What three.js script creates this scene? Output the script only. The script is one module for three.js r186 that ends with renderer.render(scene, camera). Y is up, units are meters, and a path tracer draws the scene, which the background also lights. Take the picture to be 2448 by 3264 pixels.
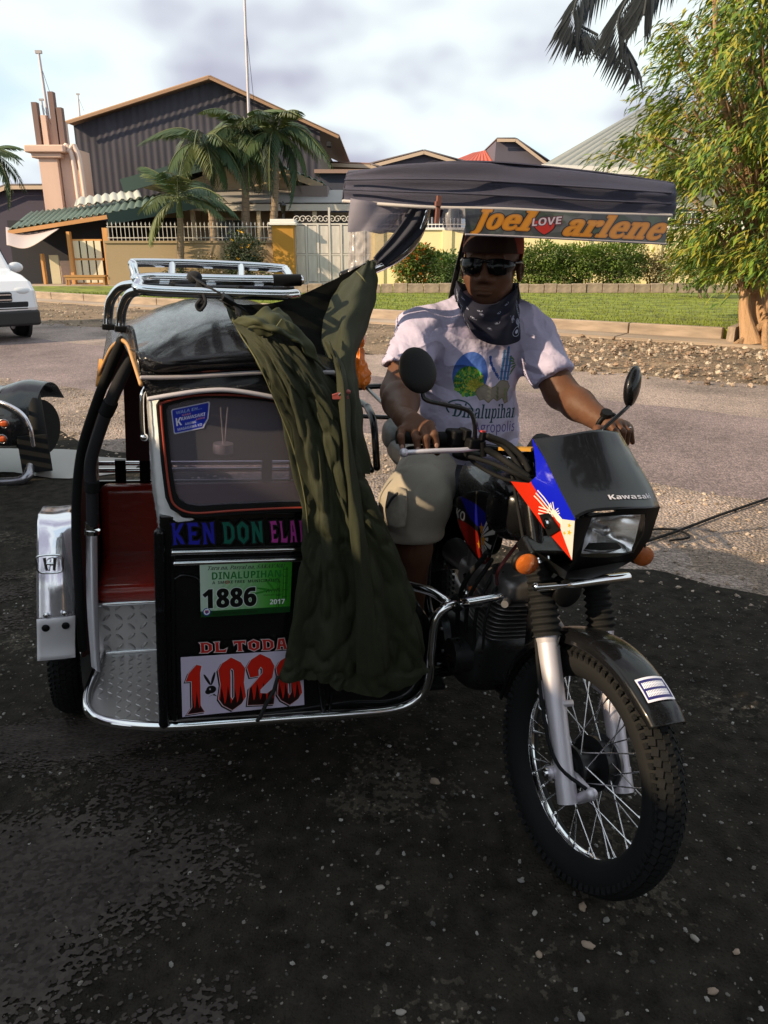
import * as THREE from 'three';
import { mergeGeometries, mergeVertices, toCreasedNormals } from 'three/addons/utils/BufferGeometryUtils.js';
import { RoundedBoxGeometry } from 'three/addons/geometries/RoundedBoxGeometry.js';
import { ImprovedNoise } from 'three/addons/math/ImprovedNoise.js';
import { FontLoader } from 'three/addons/loaders/FontLoader.js';

// ---------- camera, sky, sun, exposure ----------
const scene = new THREE.Scene();
const camera = new THREE.PerspectiveCamera(67.3, 768 / 1024, 0.05, 900);
camera.position.set(0, 1.49, 0);
camera.rotation.set(-0.3309, 0, 0);
const renderer = new THREE.WebGLRenderer({ antialias: true });
renderer.setSize(768, 1024);
renderer.toneMapping = THREE.LinearToneMapping;
renderer.toneMappingExposure = 1.3;
renderer.shadowMap.enabled = true;
const SUN = new THREE.Vector3(-0.95, 0.56, 0.2).normalize();
const sun = new THREE.DirectionalLight(new THREE.Color(1, 0.78, 0.5), 5);
sun.position.copy(SUN).multiplyScalar(60);
sun.castShadow = true;
sun.shadow.mapSize.set(4096, 4096);
Object.assign(sun.shadow.camera, { left: -40, right: 40, top: 40, bottom: -40, near: 1, far: 160 });
sun.shadow.bias = -0.0005;
sun.target.position.set(0, 0, -14);
scene.add(sun, sun.target);
const NZ = new ImprovedNoise();
const fbm = (x, y, z, o = 5) => { let s = 0, a = 0.5, f = 1; for (let i = 0; i < o; i++) { s += a * NZ.noise(x * f + i * 7.3, y * f + i * 3.1, z * f + i * 5.7); a *= 0.5; f *= 2.03; } return s; };
{ // bright broken overcast: white cloud with lavender-grey patches
  const w = 1024, h = 512, d = new Float32Array(w * h * 4);
  for (let j = 0; j < h; j++) for (let i = 0; i < w; i++) {
    const v = (j + 0.5) / h, th = (v - 0.5) * Math.PI, ph = ((i + 0.5) / w - 0.5) * 2 * Math.PI;
    const y = Math.sin(th), c = Math.cos(th), x = c * Math.cos(ph), z = c * Math.sin(ph);
    const yy = Math.max(y, 0), k = 1 / (0.28 + yy);
    if (j < h / 2 - 2) { const o = (j * w + i) * 4; d[o] = 0.66; d[o + 1] = 0.71; d[o + 2] = 0.72; d[o + 3] = 1; continue; }
    const a = fbm(x * k * 1.15 + 3.1, yy * 1.5, z * k * 1.15 + 1.7, 6) + 0.22 * fbm(x * k * 3.1, 4.2 + yy, z * k * 3.1 + 9, 4);
    let g = THREE.MathUtils.smoothstep(a, -0.02, 0.3);           // grey underside patches
    let b = THREE.MathUtils.smoothstep(-a, 0.02, 0.34);          // pale blue openings
    const hz = THREE.MathUtils.smoothstep(yy, 0, 0.1);
    const L = 0.84 - 0.42 * g * hz - 0.1 * b;
    const o = (j * w + i) * 4;
    d[o] = L * (0.9 - 0.14 * b - 0.01 * g); d[o + 1] = L * (1.0 - 0.05 * b - 0.09 * g); d[o + 2] = L * (0.99 + 0.1 * b + 0.14 * g); d[o + 3] = 1;
  }
  const t = new THREE.DataTexture(d, w, h, THREE.RGBAFormat, THREE.FloatType);
  t.mapping = THREE.EquirectangularReflectionMapping; t.magFilter = t.minFilter = THREE.LinearFilter; t.wrapS = THREE.RepeatWrapping; t.needsUpdate = true;
  scene.background = t; scene.environment = t;
}

// ---------- helpers ----------
let seed = 7;
const rnd = () => { seed = (seed + 0x6d2b79f5) | 0; let t = Math.imul(seed ^ (seed >>> 15), 1 | seed); t = (t + Math.imul(t ^ (t >>> 7), 61 | t)) ^ t; return ((t ^ (t >>> 14)) >>> 0) / 4294967296; };
const rr = (a, b) => a + (b - a) * rnd();
const V = (a, b, c) => (Array.isArray(a) ? new THREE.Vector3(...a) : new THREE.Vector3(a, b, c));
const lerp = (a, b, t) => a + (b - a) * t, sst = THREE.MathUtils.smoothstep, clamp = THREE.MathUtils.clamp;
const C = (r, g, b) => new THREE.Color().setRGB(r, g, b);
const used = {};
const numbered = (n) => { const k = (used[n] = (used[n] ?? -1) + 1); return k ? `${n}_${String(k).padStart(3, '0')}` : n; };
function tag(o, label, category, group) { o.userData.label = label; if (category) o.userData.category = category; if (group) o.userData.group = group; return o; }
function thing(name, label, category, p = [0, 0, 0], turn = 0, group) {
  const o = new THREE.Group(); o.name = numbered(name); o.position.set(...p); o.rotation.y = turn; scene.add(o);
  return tag(o, label, category, group);
}
const clean = (g) => { g = g.index ? g.toNonIndexed() : g; for (const k of Object.keys(g.attributes)) if (!['position', 'normal', 'uv'].includes(k)) g.deleteAttribute(k); if (!g.attributes.normal) g.computeVertexNormals(); if (!g.attributes.uv) g.setAttribute('uv', new THREE.BufferAttribute(new Float32Array(g.attributes.position.count * 2), 2)); return g; };
const join = (gs) => (Array.isArray(gs) ? (gs.length === 1 ? gs[0] : mergeGeometries(gs.flat(9).map(clean))) : gs);
function mesh(name, gs, mat, parent = scene, label) {
  const m = new THREE.Mesh(join(gs), mat); m.name = parent === scene ? numbered(name) : name; m.castShadow = m.receiveShadow = true; parent.add(m);
  if (parent.userData.base) m.position.copy(parent.userData.base).negate();
  if (label) m.userData.label = label;
  return m;
}
function struct(name, gs, mat) { const m = mesh(name, gs, mat); m.userData.kind = 'structure'; return m; }
function stuff(o) { o.userData.kind = 'stuff'; return o; }
const M4 = (p, r = [0, 0, 0], s = [1, 1, 1]) => new THREE.Matrix4().compose(V(p), new THREE.Quaternion().setFromEuler(new THREE.Euler(...r)), V(s));
const box = (w, h, d, p = [0, 0, 0], r = [0, 0, 0], bev = 0) => (bev ? new RoundedBoxGeometry(w, h, d, 2, bev) : new THREE.BoxGeometry(w, h, d)).applyMatrix4(M4(p, r));
const ball = (r, p, s = [1, 1, 1], rot = [0, 0, 0], a = 20, b = 14) => new THREE.SphereGeometry(r, a, b).applyMatrix4(M4(p, rot, s));
function cyl(a, b, r0, r1 = r0, seg = 16, open = false) {
  a = V(a); b = V(b); const d = b.clone().sub(a), L = d.length();
  return new THREE.CylinderGeometry(r1, r0, L, seg, 1, open).applyQuaternion(new THREE.Quaternion().setFromUnitVectors(V(0, 1, 0), d.normalize())).translate((a.x + b.x) / 2, (a.y + b.y) / 2, (a.z + b.z) / 2);
}
function tube(pts, r, { closed = false, n = 0, seg = 10, tension = 0.5, caps = true } = {}) {
  const P = pts.map((p) => V(p)), c = new THREE.CatmullRomCurve3(P, closed, 'catmullrom', tension), N = n || P.length * 8;
  const g = [new THREE.TubeGeometry(c, N, r, seg, closed)];
  if (!closed && caps) g.push(ball(r, P[0].toArray(), [1, 1, 1], [0, 0, 0], 10, 6), ball(r, P[P.length - 1].toArray(), [1, 1, 1], [0, 0, 0], 10, 6));
  return join(g);
}
const bar = (a, b, w, h) => { // a rectangular bar between two points, h upwards
  a = V(a); b = V(b); const d = b.clone().sub(a), L = d.length(), m = new THREE.Matrix4().lookAt(a, b, V(0, 1, 0)); m.setPosition(a.add(b).multiplyScalar(0.5));
  return new THREE.BoxGeometry(w, h, L).applyMatrix4(m);
};
const cr = (p0, p1, p2, p3, t) => 0.5 * (2 * p1 + (p2 - p0) * t + (2 * p0 - 5 * p1 + 4 * p2 - p3) * t * t + (3 * p1 - p0 - 3 * p2 + p3) * t * t * t);
function along(a, t) { // Catmull-Rom through points of an array, t 0..1
  const n = a.length - 1, f = clamp(t, 0, 1) * n, i = Math.min(Math.floor(f), n - 1), u = f - i;
  const at = (k) => (k < 0 ? a[0].map((v, j) => 2 * v - a[1][j]) : k > n ? a[n].map((v, j) => 2 * v - a[n - 1][j]) : a[k]);
  const A = at(i - 1), B = at(i), D = at(i + 1), E = at(i + 2); return B.map((_, j) => cr(A[j], B[j], D[j], E[j], u));
}
// smooth sheet through rows of control points; t gives it a thickness, disp moves it along its normal
function patch(rows, nu = 24, nv = 24, { t = 0, disp = null, straight = false } = {}) {
  const lin = (a, k) => { const f = k * (a.length - 1), i = Math.min(Math.floor(f), a.length - 2), u = f - i; return a[i].map((v, j) => lerp(v, a[i + 1][j], u)); };
  const S = straight ? lin : along, pos = [], uv = [], idx = [];
  for (let j = 0; j <= nv; j++) { const y = j / nv; for (let i = 0; i <= nu; i++) { const x = i / nu; pos.push(...S(rows.map((r) => S(r, x)), y)); uv.push(x, 1 - y); } }
  const W = nu + 1;
  for (let j = 0; j < nv; j++) for (let i = 0; i < nu; i++) { const a = j * W + i; idx.push(a, a + W, a + 1, a + 1, a + W, a + W + 1); }
  let g = new THREE.BufferGeometry(); g.setAttribute('position', new THREE.Float32BufferAttribute(pos, 3)); g.setAttribute('uv', new THREE.Float32BufferAttribute(uv, 2)); g.setIndex(idx); g.computeVertexNormals();
  if (disp) { const p = g.attributes.position, n = g.attributes.normal, q = g.attributes.uv; for (let k = 0; k < p.count; k++) { const d = disp(q.getX(k), 1 - q.getY(k), p.getX(k), p.getY(k), p.getZ(k)); p.setXYZ(k, p.getX(k) + n.getX(k) * d, p.getY(k) + n.getY(k) * d, p.getZ(k) + n.getZ(k) * d); } g.computeVertexNormals(); }
  if (t) {
    const p = g.attributes.position, n = g.attributes.normal, N = p.count, P = Array.from(p.array), U = Array.from(g.attributes.uv.array), I = Array.from(g.index.array);
    for (let k = 0; k < N; k++) { P.push(p.getX(k) - n.getX(k) * t, p.getY(k) - n.getY(k) * t, p.getZ(k) - n.getZ(k) * t); U.push(g.attributes.uv.getX(k), g.attributes.uv.getY(k)); }
    for (let k = 0; k < idx.length; k += 3) I.push(idx[k] + N, idx[k + 2] + N, idx[k + 1] + N);
    const e = (a, b) => I.push(a, a + N, b, b, a + N, b + N);
    for (let i = 0; i < nu; i++) { e(i + 1, i); e(nv * W + i, nv * W + i + 1); }
    for (let j = 0; j < nv; j++) { e(j * W, (j + 1) * W); e((j + 1) * W + nu, j * W + nu); }
    g = new THREE.BufferGeometry(); g.setAttribute('position', new THREE.Float32BufferAttribute(P, 3)); g.setAttribute('uv', new THREE.Float32BufferAttribute(U, 2)); g.setIndex(I); g.computeVertexNormals();
  }
  return g;
}
const shapeOf = (pts) => new THREE.Shape(pts.map((p) => new THREE.Vector2(p[0], p[1])));
function slab(pts, y0, y1) { // horizontal slab from a plan outline [[x, z] ...]
  return new THREE.ExtrudeGeometry(shapeOf(pts.map(([x, z]) => [x, -z])), { depth: y1 - y0, bevelEnabled: false }).rotateX(-Math.PI / 2).translate(0, y0, 0);
}
function plate(pts, z, d, holes = [], bev = 0) { // upright plate in the xy plane, front at z, d thick
  const s = shapeOf(pts); for (const h of holes) s.holes.push(new THREE.Path(h.map((p) => new THREE.Vector2(p[0], p[1]))));
  return new THREE.ExtrudeGeometry(s, { depth: d - 2 * bev, bevelEnabled: bev > 0, bevelThickness: bev, bevelSize: bev, bevelSegments: 2 }).translate(0, 0, z - d + bev);
}
function quad(a, b, c, d, uvs = [0, 1, 0, 0, 1, 0, 1, 1]) { // corners TL BL BR TR
  const g = new THREE.BufferGeometry(); g.setAttribute('position', new THREE.Float32BufferAttribute([...a, ...b, ...c, ...d], 3)); g.setAttribute('uv', new THREE.Float32BufferAttribute(uvs, 2)); g.setIndex([0, 1, 2, 0, 2, 3]); g.computeVertexNormals(); return g;
}
// a polygon mesh from points and faces, with flat creases
function poly(pts, faces, crease = 0.5) {
  const P = []; for (const f of faces) for (let k = 1; k < f.length - 1; k++) P.push(...pts[f[0]], ...pts[f[k]], ...pts[f[k + 1]]);
  const g = new THREE.BufferGeometry(); g.setAttribute('position', new THREE.Float32BufferAttribute(P, 3)); g.setAttribute('uv', new THREE.Float32BufferAttribute(new Float32Array(P.length / 3 * 2), 2)); g.computeVertexNormals(); return crease ? toCreasedNormals(g, crease) : g;
}
// surface nets over a distance field; one closed indexed surface
function field(fn, lo, hi, cell) {
  const n = [0, 1, 2].map((k) => Math.ceil((hi[k] - lo[k]) / cell) + 1), [nx, ny, nz] = n, F = new Float32Array(nx * ny * nz);
  for (let z = 0, o = 0; z < nz; z++) for (let y = 0; y < ny; y++) for (let x = 0; x < nx; x++, o++) F[o] = fn(lo[0] + x * cell, lo[1] + y * cell, lo[2] + z * cell);
  const id = new Int32Array(nx * ny * nz).fill(-1), P = [], I = [], at = (x, y, z) => (z * ny + y) * nx + x;
  for (let z = 0; z < nz - 1; z++) for (let y = 0; y < ny - 1; y++) for (let x = 0; x < nx - 1; x++) {
    let m = 0, sx = 0, sy = 0, sz = 0, k = 0; const c = [];
    for (let q = 0; q < 8; q++) { const v = F[at(x + (q & 1), y + ((q >> 1) & 1), z + (q >> 2))]; c.push(v); if (v < 0) m |= 1 << q; }
    if (m === 0 || m === 255) continue;
    for (let a = 0; a < 8; a++) for (let d = 0; d < 3; d++) { const b = a | (1 << d); if (b === a || (c[a] < 0) === (c[b] < 0)) continue; const t = c[a] / (c[a] - c[b]); sx += (a & 1) + (d === 0 ? t : 0); sy += ((a >> 1) & 1) + (d === 1 ? t : 0); sz += (a >> 2) + (d === 2 ? t : 0); k++; }
    id[at(x, y, z)] = P.length / 3; P.push(lo[0] + (x + sx / k) * cell, lo[1] + (y + sy / k) * cell, lo[2] + (z + sz / k) * cell);
  }
  const q4 = (a, b, c, d, f) => { if (a < 0 || b < 0 || c < 0 || d < 0) return; f ? I.push(a, b, c, a, c, d) : I.push(a, c, b, a, d, c); };
  for (let z = 1; z < nz - 1; z++) for (let y = 1; y < ny - 1; y++) for (let x = 1; x < nx - 1; x++) {
    const s = F[at(x, y, z)] < 0;
    if (s !== F[at(x + 1, y, z)] < 0) q4(id[at(x, y - 1, z - 1)], id[at(x, y, z - 1)], id[at(x, y, z)], id[at(x, y - 1, z)], s);
    if (s !== F[at(x, y + 1, z)] < 0) q4(id[at(x - 1, y, z - 1)], id[at(x - 1, y, z)], id[at(x, y, z)], id[at(x, y, z - 1)], s);
    if (s !== F[at(x, y, z + 1)] < 0) q4(id[at(x - 1, y - 1, z)], id[at(x, y - 1, z)], id[at(x, y, z)], id[at(x - 1, y, z)], s);
  }
  const g = new THREE.BufferGeometry(); g.setAttribute('position', new THREE.Float32BufferAttribute(P, 3)); g.setIndex(I); g.computeVertexNormals();
  g.setAttribute('uv', new THREE.BufferAttribute(new Float32Array(P.length / 3 * 2), 2)); return g;
}
const smin = (a, b, k) => { const h = Math.max(k - Math.abs(a - b), 0) / k; return Math.min(a, b) - h * h * k * 0.25; };
function cap(a, b, ra, rb) { // distance to a tapered capsule
  const [ax, ay, az] = a, bx = b[0] - ax, by = b[1] - ay, bz = b[2] - az, L = bx * bx + by * by + bz * bz;
  return (x, y, z) => { const px = x - ax, py = y - ay, pz = z - az, t = L ? clamp((px * bx + py * by + pz * bz) / L, 0, 1) : 0; const dx = px - bx * t, dy = py - by * t, dz = pz - bz * t; return Math.sqrt(dx * dx + dy * dy + dz * dz) - (ra + (rb - ra) * t); };
}
function ell(p, r, ry = 0) { const c = Math.cos(ry), s = Math.sin(ry), m = Math.min(...r); return (x, y, z) => { const X = x - p[0], Y = y - p[1], Z = z - p[2], a = (X * c - Z * s) / r[0], b = Y / r[1], d = (X * s + Z * c) / r[2]; const k = Math.sqrt(a * a + b * b + d * d); return (k - 1) * (k < 1e-6 ? m : Math.sqrt(X * X + Y * Y + Z * Z) / Math.max(k, 1e-6) || m); }; }
const union = (k, ...fs) => (x, y, z) => { let d = fs[0](x, y, z); for (let i = 1; i < fs.length; i++) d = smin(d, fs[i](x, y, z), k); return d; };

// textures
function noiseTex(n, fn, { srgb = true, rx = 1, ry = 1 } = {}) {
  const d = new Uint8Array(n * n * 4);
  for (let j = 0; j < n; j++) for (let i = 0; i < n; i++) { const c = fn(i / n, j / n, i, j), o = (j * n + i) * 4; d[o] = clamp(c[0], 0, 1) * 255; d[o + 1] = clamp(c[1] ?? c[0], 0, 1) * 255; d[o + 2] = clamp(c[2] ?? c[0], 0, 1) * 255; d[o + 3] = c.length > 3 ? clamp(c[3], 0, 1) * 255 : 255; }
  const t = new THREE.DataTexture(d, n, n, THREE.RGBAFormat); t.wrapS = t.wrapT = THREE.RepeatWrapping; t.magFilter = THREE.LinearFilter; t.minFilter = THREE.LinearMipmapLinearFilter; t.generateMipmaps = true; if (srgb) t.colorSpace = THREE.SRGBColorSpace; t.repeat.set(rx, ry); t.needsUpdate = true; return t;
}
// value noise that tiles over the unit square
const LAT = new Float32Array(65536); { let s = 12345; for (let k = 0; k < 65536; k++) { s = (Math.imul(s, 1664525) + 1013904223) >>> 0; LAT[k] = s / 2147483648 - 1; } }
const tn = (u, v, f, s = 0, o = 4) => { let r = 0, a = 0.5, F = Math.round(f); for (let i = 0; i < o; i++) { const x = u * F, y = v * F, xi = Math.floor(x), yi = Math.floor(y), tx = x - xi, ty = y - yi, sx = tx * tx * (3 - 2 * tx), sy = ty * ty * (3 - 2 * ty); const x0 = xi % F, x1 = (xi + 1) % F, y0 = (yi % F) * 331, y1 = ((yi + 1) % F) * 331, k = (s * 7919 + i * 104729) | 0; const A = LAT[(x0 * 733 + y0 * 97 + k) & 65535], B = LAT[(x1 * 733 + y0 * 97 + k) & 65535], Cc = LAT[(x0 * 733 + y1 * 97 + k) & 65535], D = LAT[(x1 * 733 + y1 * 97 + k) & 65535]; r += a * 0.9 * (A + (B - A) * sx + (Cc - A + (A - B - Cc + D) * sx) * sy); a *= 0.5; F *= 2; } return r; };
function canvasTex(w, h, draw) { const c = document.createElement('canvas'); c.width = w; c.height = h; draw(c.getContext('2d'), w, h); const t = new THREE.CanvasTexture(c); t.colorSpace = THREE.SRGBColorSpace; t.anisotropy = 8; return t; }
const mat = (c, rough = 0.8, extra = {}) => new THREE.MeshStandardMaterial({ color: Array.isArray(c) ? C(...c) : c, roughness: rough, metalness: 0, ...extra });
const phys = (c, rough, extra = {}) => new THREE.MeshPhysicalMaterial({ color: Array.isArray(c) ? C(...c) : c, roughness: rough, metalness: 0, ...extra });
const grain = noiseTex(256, (u, v) => { const a = 0.5 + 0.5 * tn(u, v, 6, 1, 5) + (rnd() - 0.5) * 0.12; return [a]; }, { srgb: false });
const weave = noiseTex(256, (u, v, i, j) => [0.5 + 0.22 * Math.sin(i * Math.PI / 2) + 0.22 * Math.sin(j * Math.PI / 2) + 0.25 * tn(u, v, 5, 3, 4)], { srgb: false });
const rep = (t, x, y = x) => { const c = t.clone(); c.repeat.set(x, y); c.needsUpdate = true; return c; };
const blotch = (base, amp, f, s, n = 512) => noiseTex(n, (u, v) => { const a = tn(u, v, f, s, 6) * amp + (rnd() - 0.5) * amp * 0.35; return base.map((b) => Math.pow(clamp(b * (1 + a), 0, 1), 1 / 2.2)); });

const smudge = noiseTex(512, (u, v) => { const a = tn(u, v, 3, 44, 6), b = tn(u, v, 40, 45, 3); return [0.62 + 0.55 * a + 0.35 * b]; }, { srgb: false });
const steel = mat([0.62, 0.62, 0.64], 0.3, { metalness: 1, bumpMap: grain, bumpScale: 0.0002 });
const alloy = mat([0.66, 0.62, 0.68], 0.45, { metalness: 0.55 });
const blackPlastic = phys([0.005, 0.005, 0.0055], 0.5, { specularIntensity: 0.3, bumpMap: rep(grain, 8), bumpScale: 0.0003 });
const blackGloss = phys([0.0055, 0.0055, 0.0065], 0.42, { roughnessMap: rep(smudge, 2), clearcoat: 0.45, clearcoatRoughness: 0.06, specularIntensity: 0.3 });
const chrome = mat([0.8, 0.8, 0.82], 0.14, { metalness: 1, roughnessMap: rep(smudge, 3) });
const rubber = phys([0.008, 0.008, 0.0085], 0.8, { bumpMap: rep(grain, 10), bumpScale: 0.0004, specularIntensity: 0.5 });

// ---------- the setting: street in bands along its own direction ----------
const st = (p, q, y = 0) => [0.825 * p - 0.566 * q, y, 0.566 * p + 0.825 * q];
const wob = (p, s, a) => a * (NZ.noise(p * 0.45, s, 0.5) + 0.5 * NZ.noise(p * 1.7, s, 3.5) + 0.3 * NZ.noise(p * 5, s, 9.5));
function band(p0, p1, n, qa, qb, y, scale) { // strip between two wavering edges, uv in metres
  const P = [], U = [], I = [];
  for (let i = 0; i <= n; i++) { const p = lerp(p0, p1, i / n); for (const q of [qa(p), qb(p)]) { const v = st(p, q, y); P.push(...v); U.push(v[0] * scale, v[2] * scale); } if (i < n) { const k = i * 2; I.push(k, k + 2, k + 1, k + 1, k + 2, k + 3); } }
  const g = new THREE.BufferGeometry(); g.setAttribute('position', new THREE.Float32BufferAttribute(P, 3)); g.setAttribute('uv', new THREE.Float32BufferAttribute(U, 2)); g.setIndex(I); g.computeVertexNormals();
  if (g.attributes.normal.getY(0) < 0) { g.setIndex(I.map((_, k) => I[k - (k % 3) + [0, 2, 1][k % 3]])); g.computeVertexNormals(); } return g;
}
// stony road surfaces: cell noise gives pebbles set in a darker binder
function cells(u, v, n, s) { const x = u * n, y = v * n, xi = Math.floor(x), yi = Math.floor(y); let d1 = 9, d2 = 9, id = 0; for (let a = -1; a <= 1; a++) for (let b = -1; b <= 1; b++) { const cx = (((xi + a) % n) + n) % n, cy = (((yi + b) % n) + n) % n; const h = Math.sin(cx * 127.1 + cy * 311.7 + s * 74.7) * 43758.5453, h1 = h - Math.floor(h), k = Math.sin(cx * 269.5 + cy * 183.3 + s * 51.3) * 43758.5453, h2 = k - Math.floor(k); const d = Math.hypot(xi + a + h1 - x, yi + b + h2 - y); if (d < d1) { d2 = d1; d1 = d; id = h1; } else if (d < d2) d2 = d; } return [d1, d2, id]; }
const g22 = (c) => c.map((v) => Math.pow(clamp(v, 0, 1), 1 / 2.2));
const concreteTex = noiseTex(1024, (u, v) => { const [a, b, id] = cells(u, v, 90, 1), st_ = tn(u, v, 4, 5, 6), pit = sst(b - a, 0.02, 0.2); const k = (0.72 + 0.5 * st_ + 0.3 * (id - 0.5)) * lerp(0.55, 1, pit); return g22([0.42 * k, 0.325 * k, 0.285 * k]); }, { rx: 0.35, ry: 0.35 });
const shadeBandTex = noiseTex(1024, (u, v) => { const [a, b, id] = cells(u, v, 120, 2), s = tn(u, v, 3, 8, 6), pit = sst(b - a, 0.02, 0.22); const k = (0.75 + 0.6 * s + 0.45 * (id - 0.5)) * lerp(0.6, 1, pit); return g22([0.3 * k, 0.225 * k, 0.225 * k]); }, { rx: 0.4, ry: 0.4 });  // road surface again, darkened to carry a cast shadow band
const dirtTex = noiseTex(1024, (u, v) => { const [a, b, id] = cells(u, v, 64, 3), s = tn(u, v, 4, 11, 6); const k = (0.8 + 0.9 * s) * (id > 0.72 ? 1.35 : 1) * lerp(0.7, 1, sst(b - a, 0, 0.16)); return g22([0.25 * k, 0.175 * k, 0.115 * k]); }, { rx: 0.4, ry: 0.4 });
const shadeStreetTex = noiseTex(1024, (u, v) => { const [a, , id] = cells(u, v, 150, 4), s = tn(u, v, 40, 17, 4), worn = tn(u, v, 5, 23, 6) + 0.5 * tn(u, v, 90, 29, 2) > 0.34 && id > 0.42; const peb = id > 0.95 && a < 0.26 ? 3.4 : 1; const k = (0.8 + 0.75 * s + (rnd() - 0.5) * 0.5) * peb * (worn ? 2.6 : 1); return g22([0.027 * k, 0.0225 * k, 0.0175 * k]); }, { rx: 0.62, ry: 0.62 });  // near-black base holds the foreground shade; paler grains are wear
const gravelTex = noiseTex(1024, (u, v) => { const [a, b, id] = cells(u, v, 80, 6), s = tn(u, v, 4, 13, 6), e = tn(u, v, 3, 37, 5) > 0.12; const k = (0.78 + 0.6 * s + 0.4 * (id - 0.5)) * lerp(0.5, 1, sst(b - a, 0.02, 0.2)); return g22(e ? [0.33 * k, 0.245 * k, 0.19 * k] : [0.44 * k, 0.34 * k, 0.29 * k]); }, { rx: 0.5, ry: 0.5 });
const cellBump = (n, s) => noiseTex(512, (u, v) => { const [a, b, id] = cells(u, v, n, s); return [clamp(1 - a * 1.1, 0, 1) * (0.45 + 0.55 * id)]; }, { srgb: false });
const bumpA = cellBump(48, 4), bumpB = cellBump(64, 7);
const bumpC = noiseTex(1024, (u, v) => { const [a, , id] = cells(u, v, 120, 11); return [clamp(0.5 + 0.5 * tn(u, v, 24, 19, 5) + (id > 0.6 ? 0.35 * clamp(1 - a * 1.3, 0, 1) : 0), 0, 1)]; }, { srgb: false });
const ground = struct('ground', new THREE.PlaneGeometry(900, 900, 1, 1).rotateX(-Math.PI / 2).translate(0, -0.03, -200), mat([0.2, 0.15, 0.1], 1, { map: rep(blotch([0.22, 0.17, 0.12], 0.5, 6, 2), 120) }));
struct('dirt_shoulder', band(-40, 30, 200, () => -14.5, (p) => -9.4 + wob(p, 1, 0.5), -0.016, 1), mat(0xffffff, 1, { map: dirtTex, bumpMap: rep(bumpA, 0.8), bumpScale: 0.02 }));
struct('road', band(-40, 30, 400, (p) => -9.6 + wob(p, 2, 0.5), (p) => -7.7, -0.012, 1), mat(0xffffff, 0.95, { map: concreteTex, bumpMap: rep(bumpB, 0.7), bumpScale: 0.01 }));
struct('road_shade_band', band(-40, 30, 400, (p) => -7.82 + wob(p, 3, 0.1), (p) => -5.0, -0.008, 1), mat(0xffffff, 0.9, { map: shadeBandTex, bumpMap: rep(bumpB, 0.9), bumpScale: 0.008 }));  // shadow band across the road, put into the colour as a strip
struct('gravel_shoulder', band(-40, 30, 500, (p) => -5.15 + wob(p, 4, 0.22), (p) => -3.1, -0.004, 1), mat(0xffffff, 1, { map: gravelTex, bumpMap: rep(bumpA, 1.1), bumpScale: 0.02 }));
struct('shade_toned_street', band(-40, 30, 900, (p) => -3.62 + wob(p, 5, 0.26), () => 8, 0, 1), phys(0xffffff, 0.95, { map: shadeStreetTex, bumpMap: rep(bumpC, 1.1), bumpScale: 0.007, specularIntensity: 0.18 }));  // foreground shade painted as a dark sheet, edge along the shade border
{ // bright shallow puddle behind the sidecar
  const p2 = []; for (let k = 0; k < 40; k++) { const a = k / 40 * 6.283, r = 1 + 0.3 * NZ.noise(Math.cos(a) * 1.6, Math.sin(a) * 1.6, 14); p2.push([-2.5 + 0.75 * r * Math.cos(a), -5.45 + 0.36 * r * Math.sin(a) + 0.2 * Math.cos(a)]); }
  struct('puddle', new THREE.ShapeGeometry(shapeOf(p2.map(([x, z]) => [x, -z]))).rotateX(-Math.PI / 2).translate(0, 0.006, 0), phys([0.2, 0.18, 0.17], 0.3, { specularIntensity: 0.6 }));
}
{ // pale worn concrete showing through the dark surface at the lower left, edges broken into grains
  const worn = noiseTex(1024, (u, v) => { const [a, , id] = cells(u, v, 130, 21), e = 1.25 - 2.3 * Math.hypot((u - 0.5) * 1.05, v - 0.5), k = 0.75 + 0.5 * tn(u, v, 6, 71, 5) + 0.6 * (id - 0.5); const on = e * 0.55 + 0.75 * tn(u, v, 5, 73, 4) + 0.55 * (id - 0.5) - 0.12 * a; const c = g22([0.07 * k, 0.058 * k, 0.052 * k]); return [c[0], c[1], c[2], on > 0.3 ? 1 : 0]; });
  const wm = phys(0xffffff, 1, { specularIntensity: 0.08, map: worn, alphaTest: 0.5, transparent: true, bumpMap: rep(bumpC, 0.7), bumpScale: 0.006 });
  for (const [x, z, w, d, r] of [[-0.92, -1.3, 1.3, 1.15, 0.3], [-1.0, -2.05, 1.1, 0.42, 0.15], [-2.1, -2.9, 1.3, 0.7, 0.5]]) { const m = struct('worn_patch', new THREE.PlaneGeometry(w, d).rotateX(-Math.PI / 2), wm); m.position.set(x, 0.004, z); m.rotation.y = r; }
}
// loose stones: one stone shape in variants, strewn as countless gravel
function stones(name, n, where, r0, r1, m, colors) {
  const s = new THREE.IcosahedronGeometry(1, 1), p = s.attributes.position; for (let k = 0; k < p.count; k++) { const d = 0.78 + 0.5 * NZ.noise(p.getX(k) * 1.7, p.getY(k) * 1.7, p.getZ(k) * 1.7 + 3); p.setXYZ(k, p.getX(k) * d, p.getY(k) * d * 0.6, p.getZ(k) * d * 0.8); } s.computeVertexNormals();
  const im = new THREE.InstancedMesh(s, m, n); im.name = name; im.castShadow = im.receiveShadow = true;
  for (let k = 0; k < n; k++) { const [x, y, z] = where(k), r = r0 + (r1 - r0) * Math.pow(rnd(), 3); im.setMatrixAt(k, M4([x, y + r * 0.25, z], [rr(-0.4, 0.4), rr(0, 6.3), rr(-0.4, 0.4)], [r, r * rr(0.7, 1.1), r])); const c = colors[Math.floor(rnd() * colors.length)], f = rr(0.7, 1.25); im.setColorAt(k, C(c[0] * f, c[1] * f, c[2] * f)); }
  scene.add(im); return stuff(im);
}
const stoneMat = mat(0xffffff, 0.85);
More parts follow.
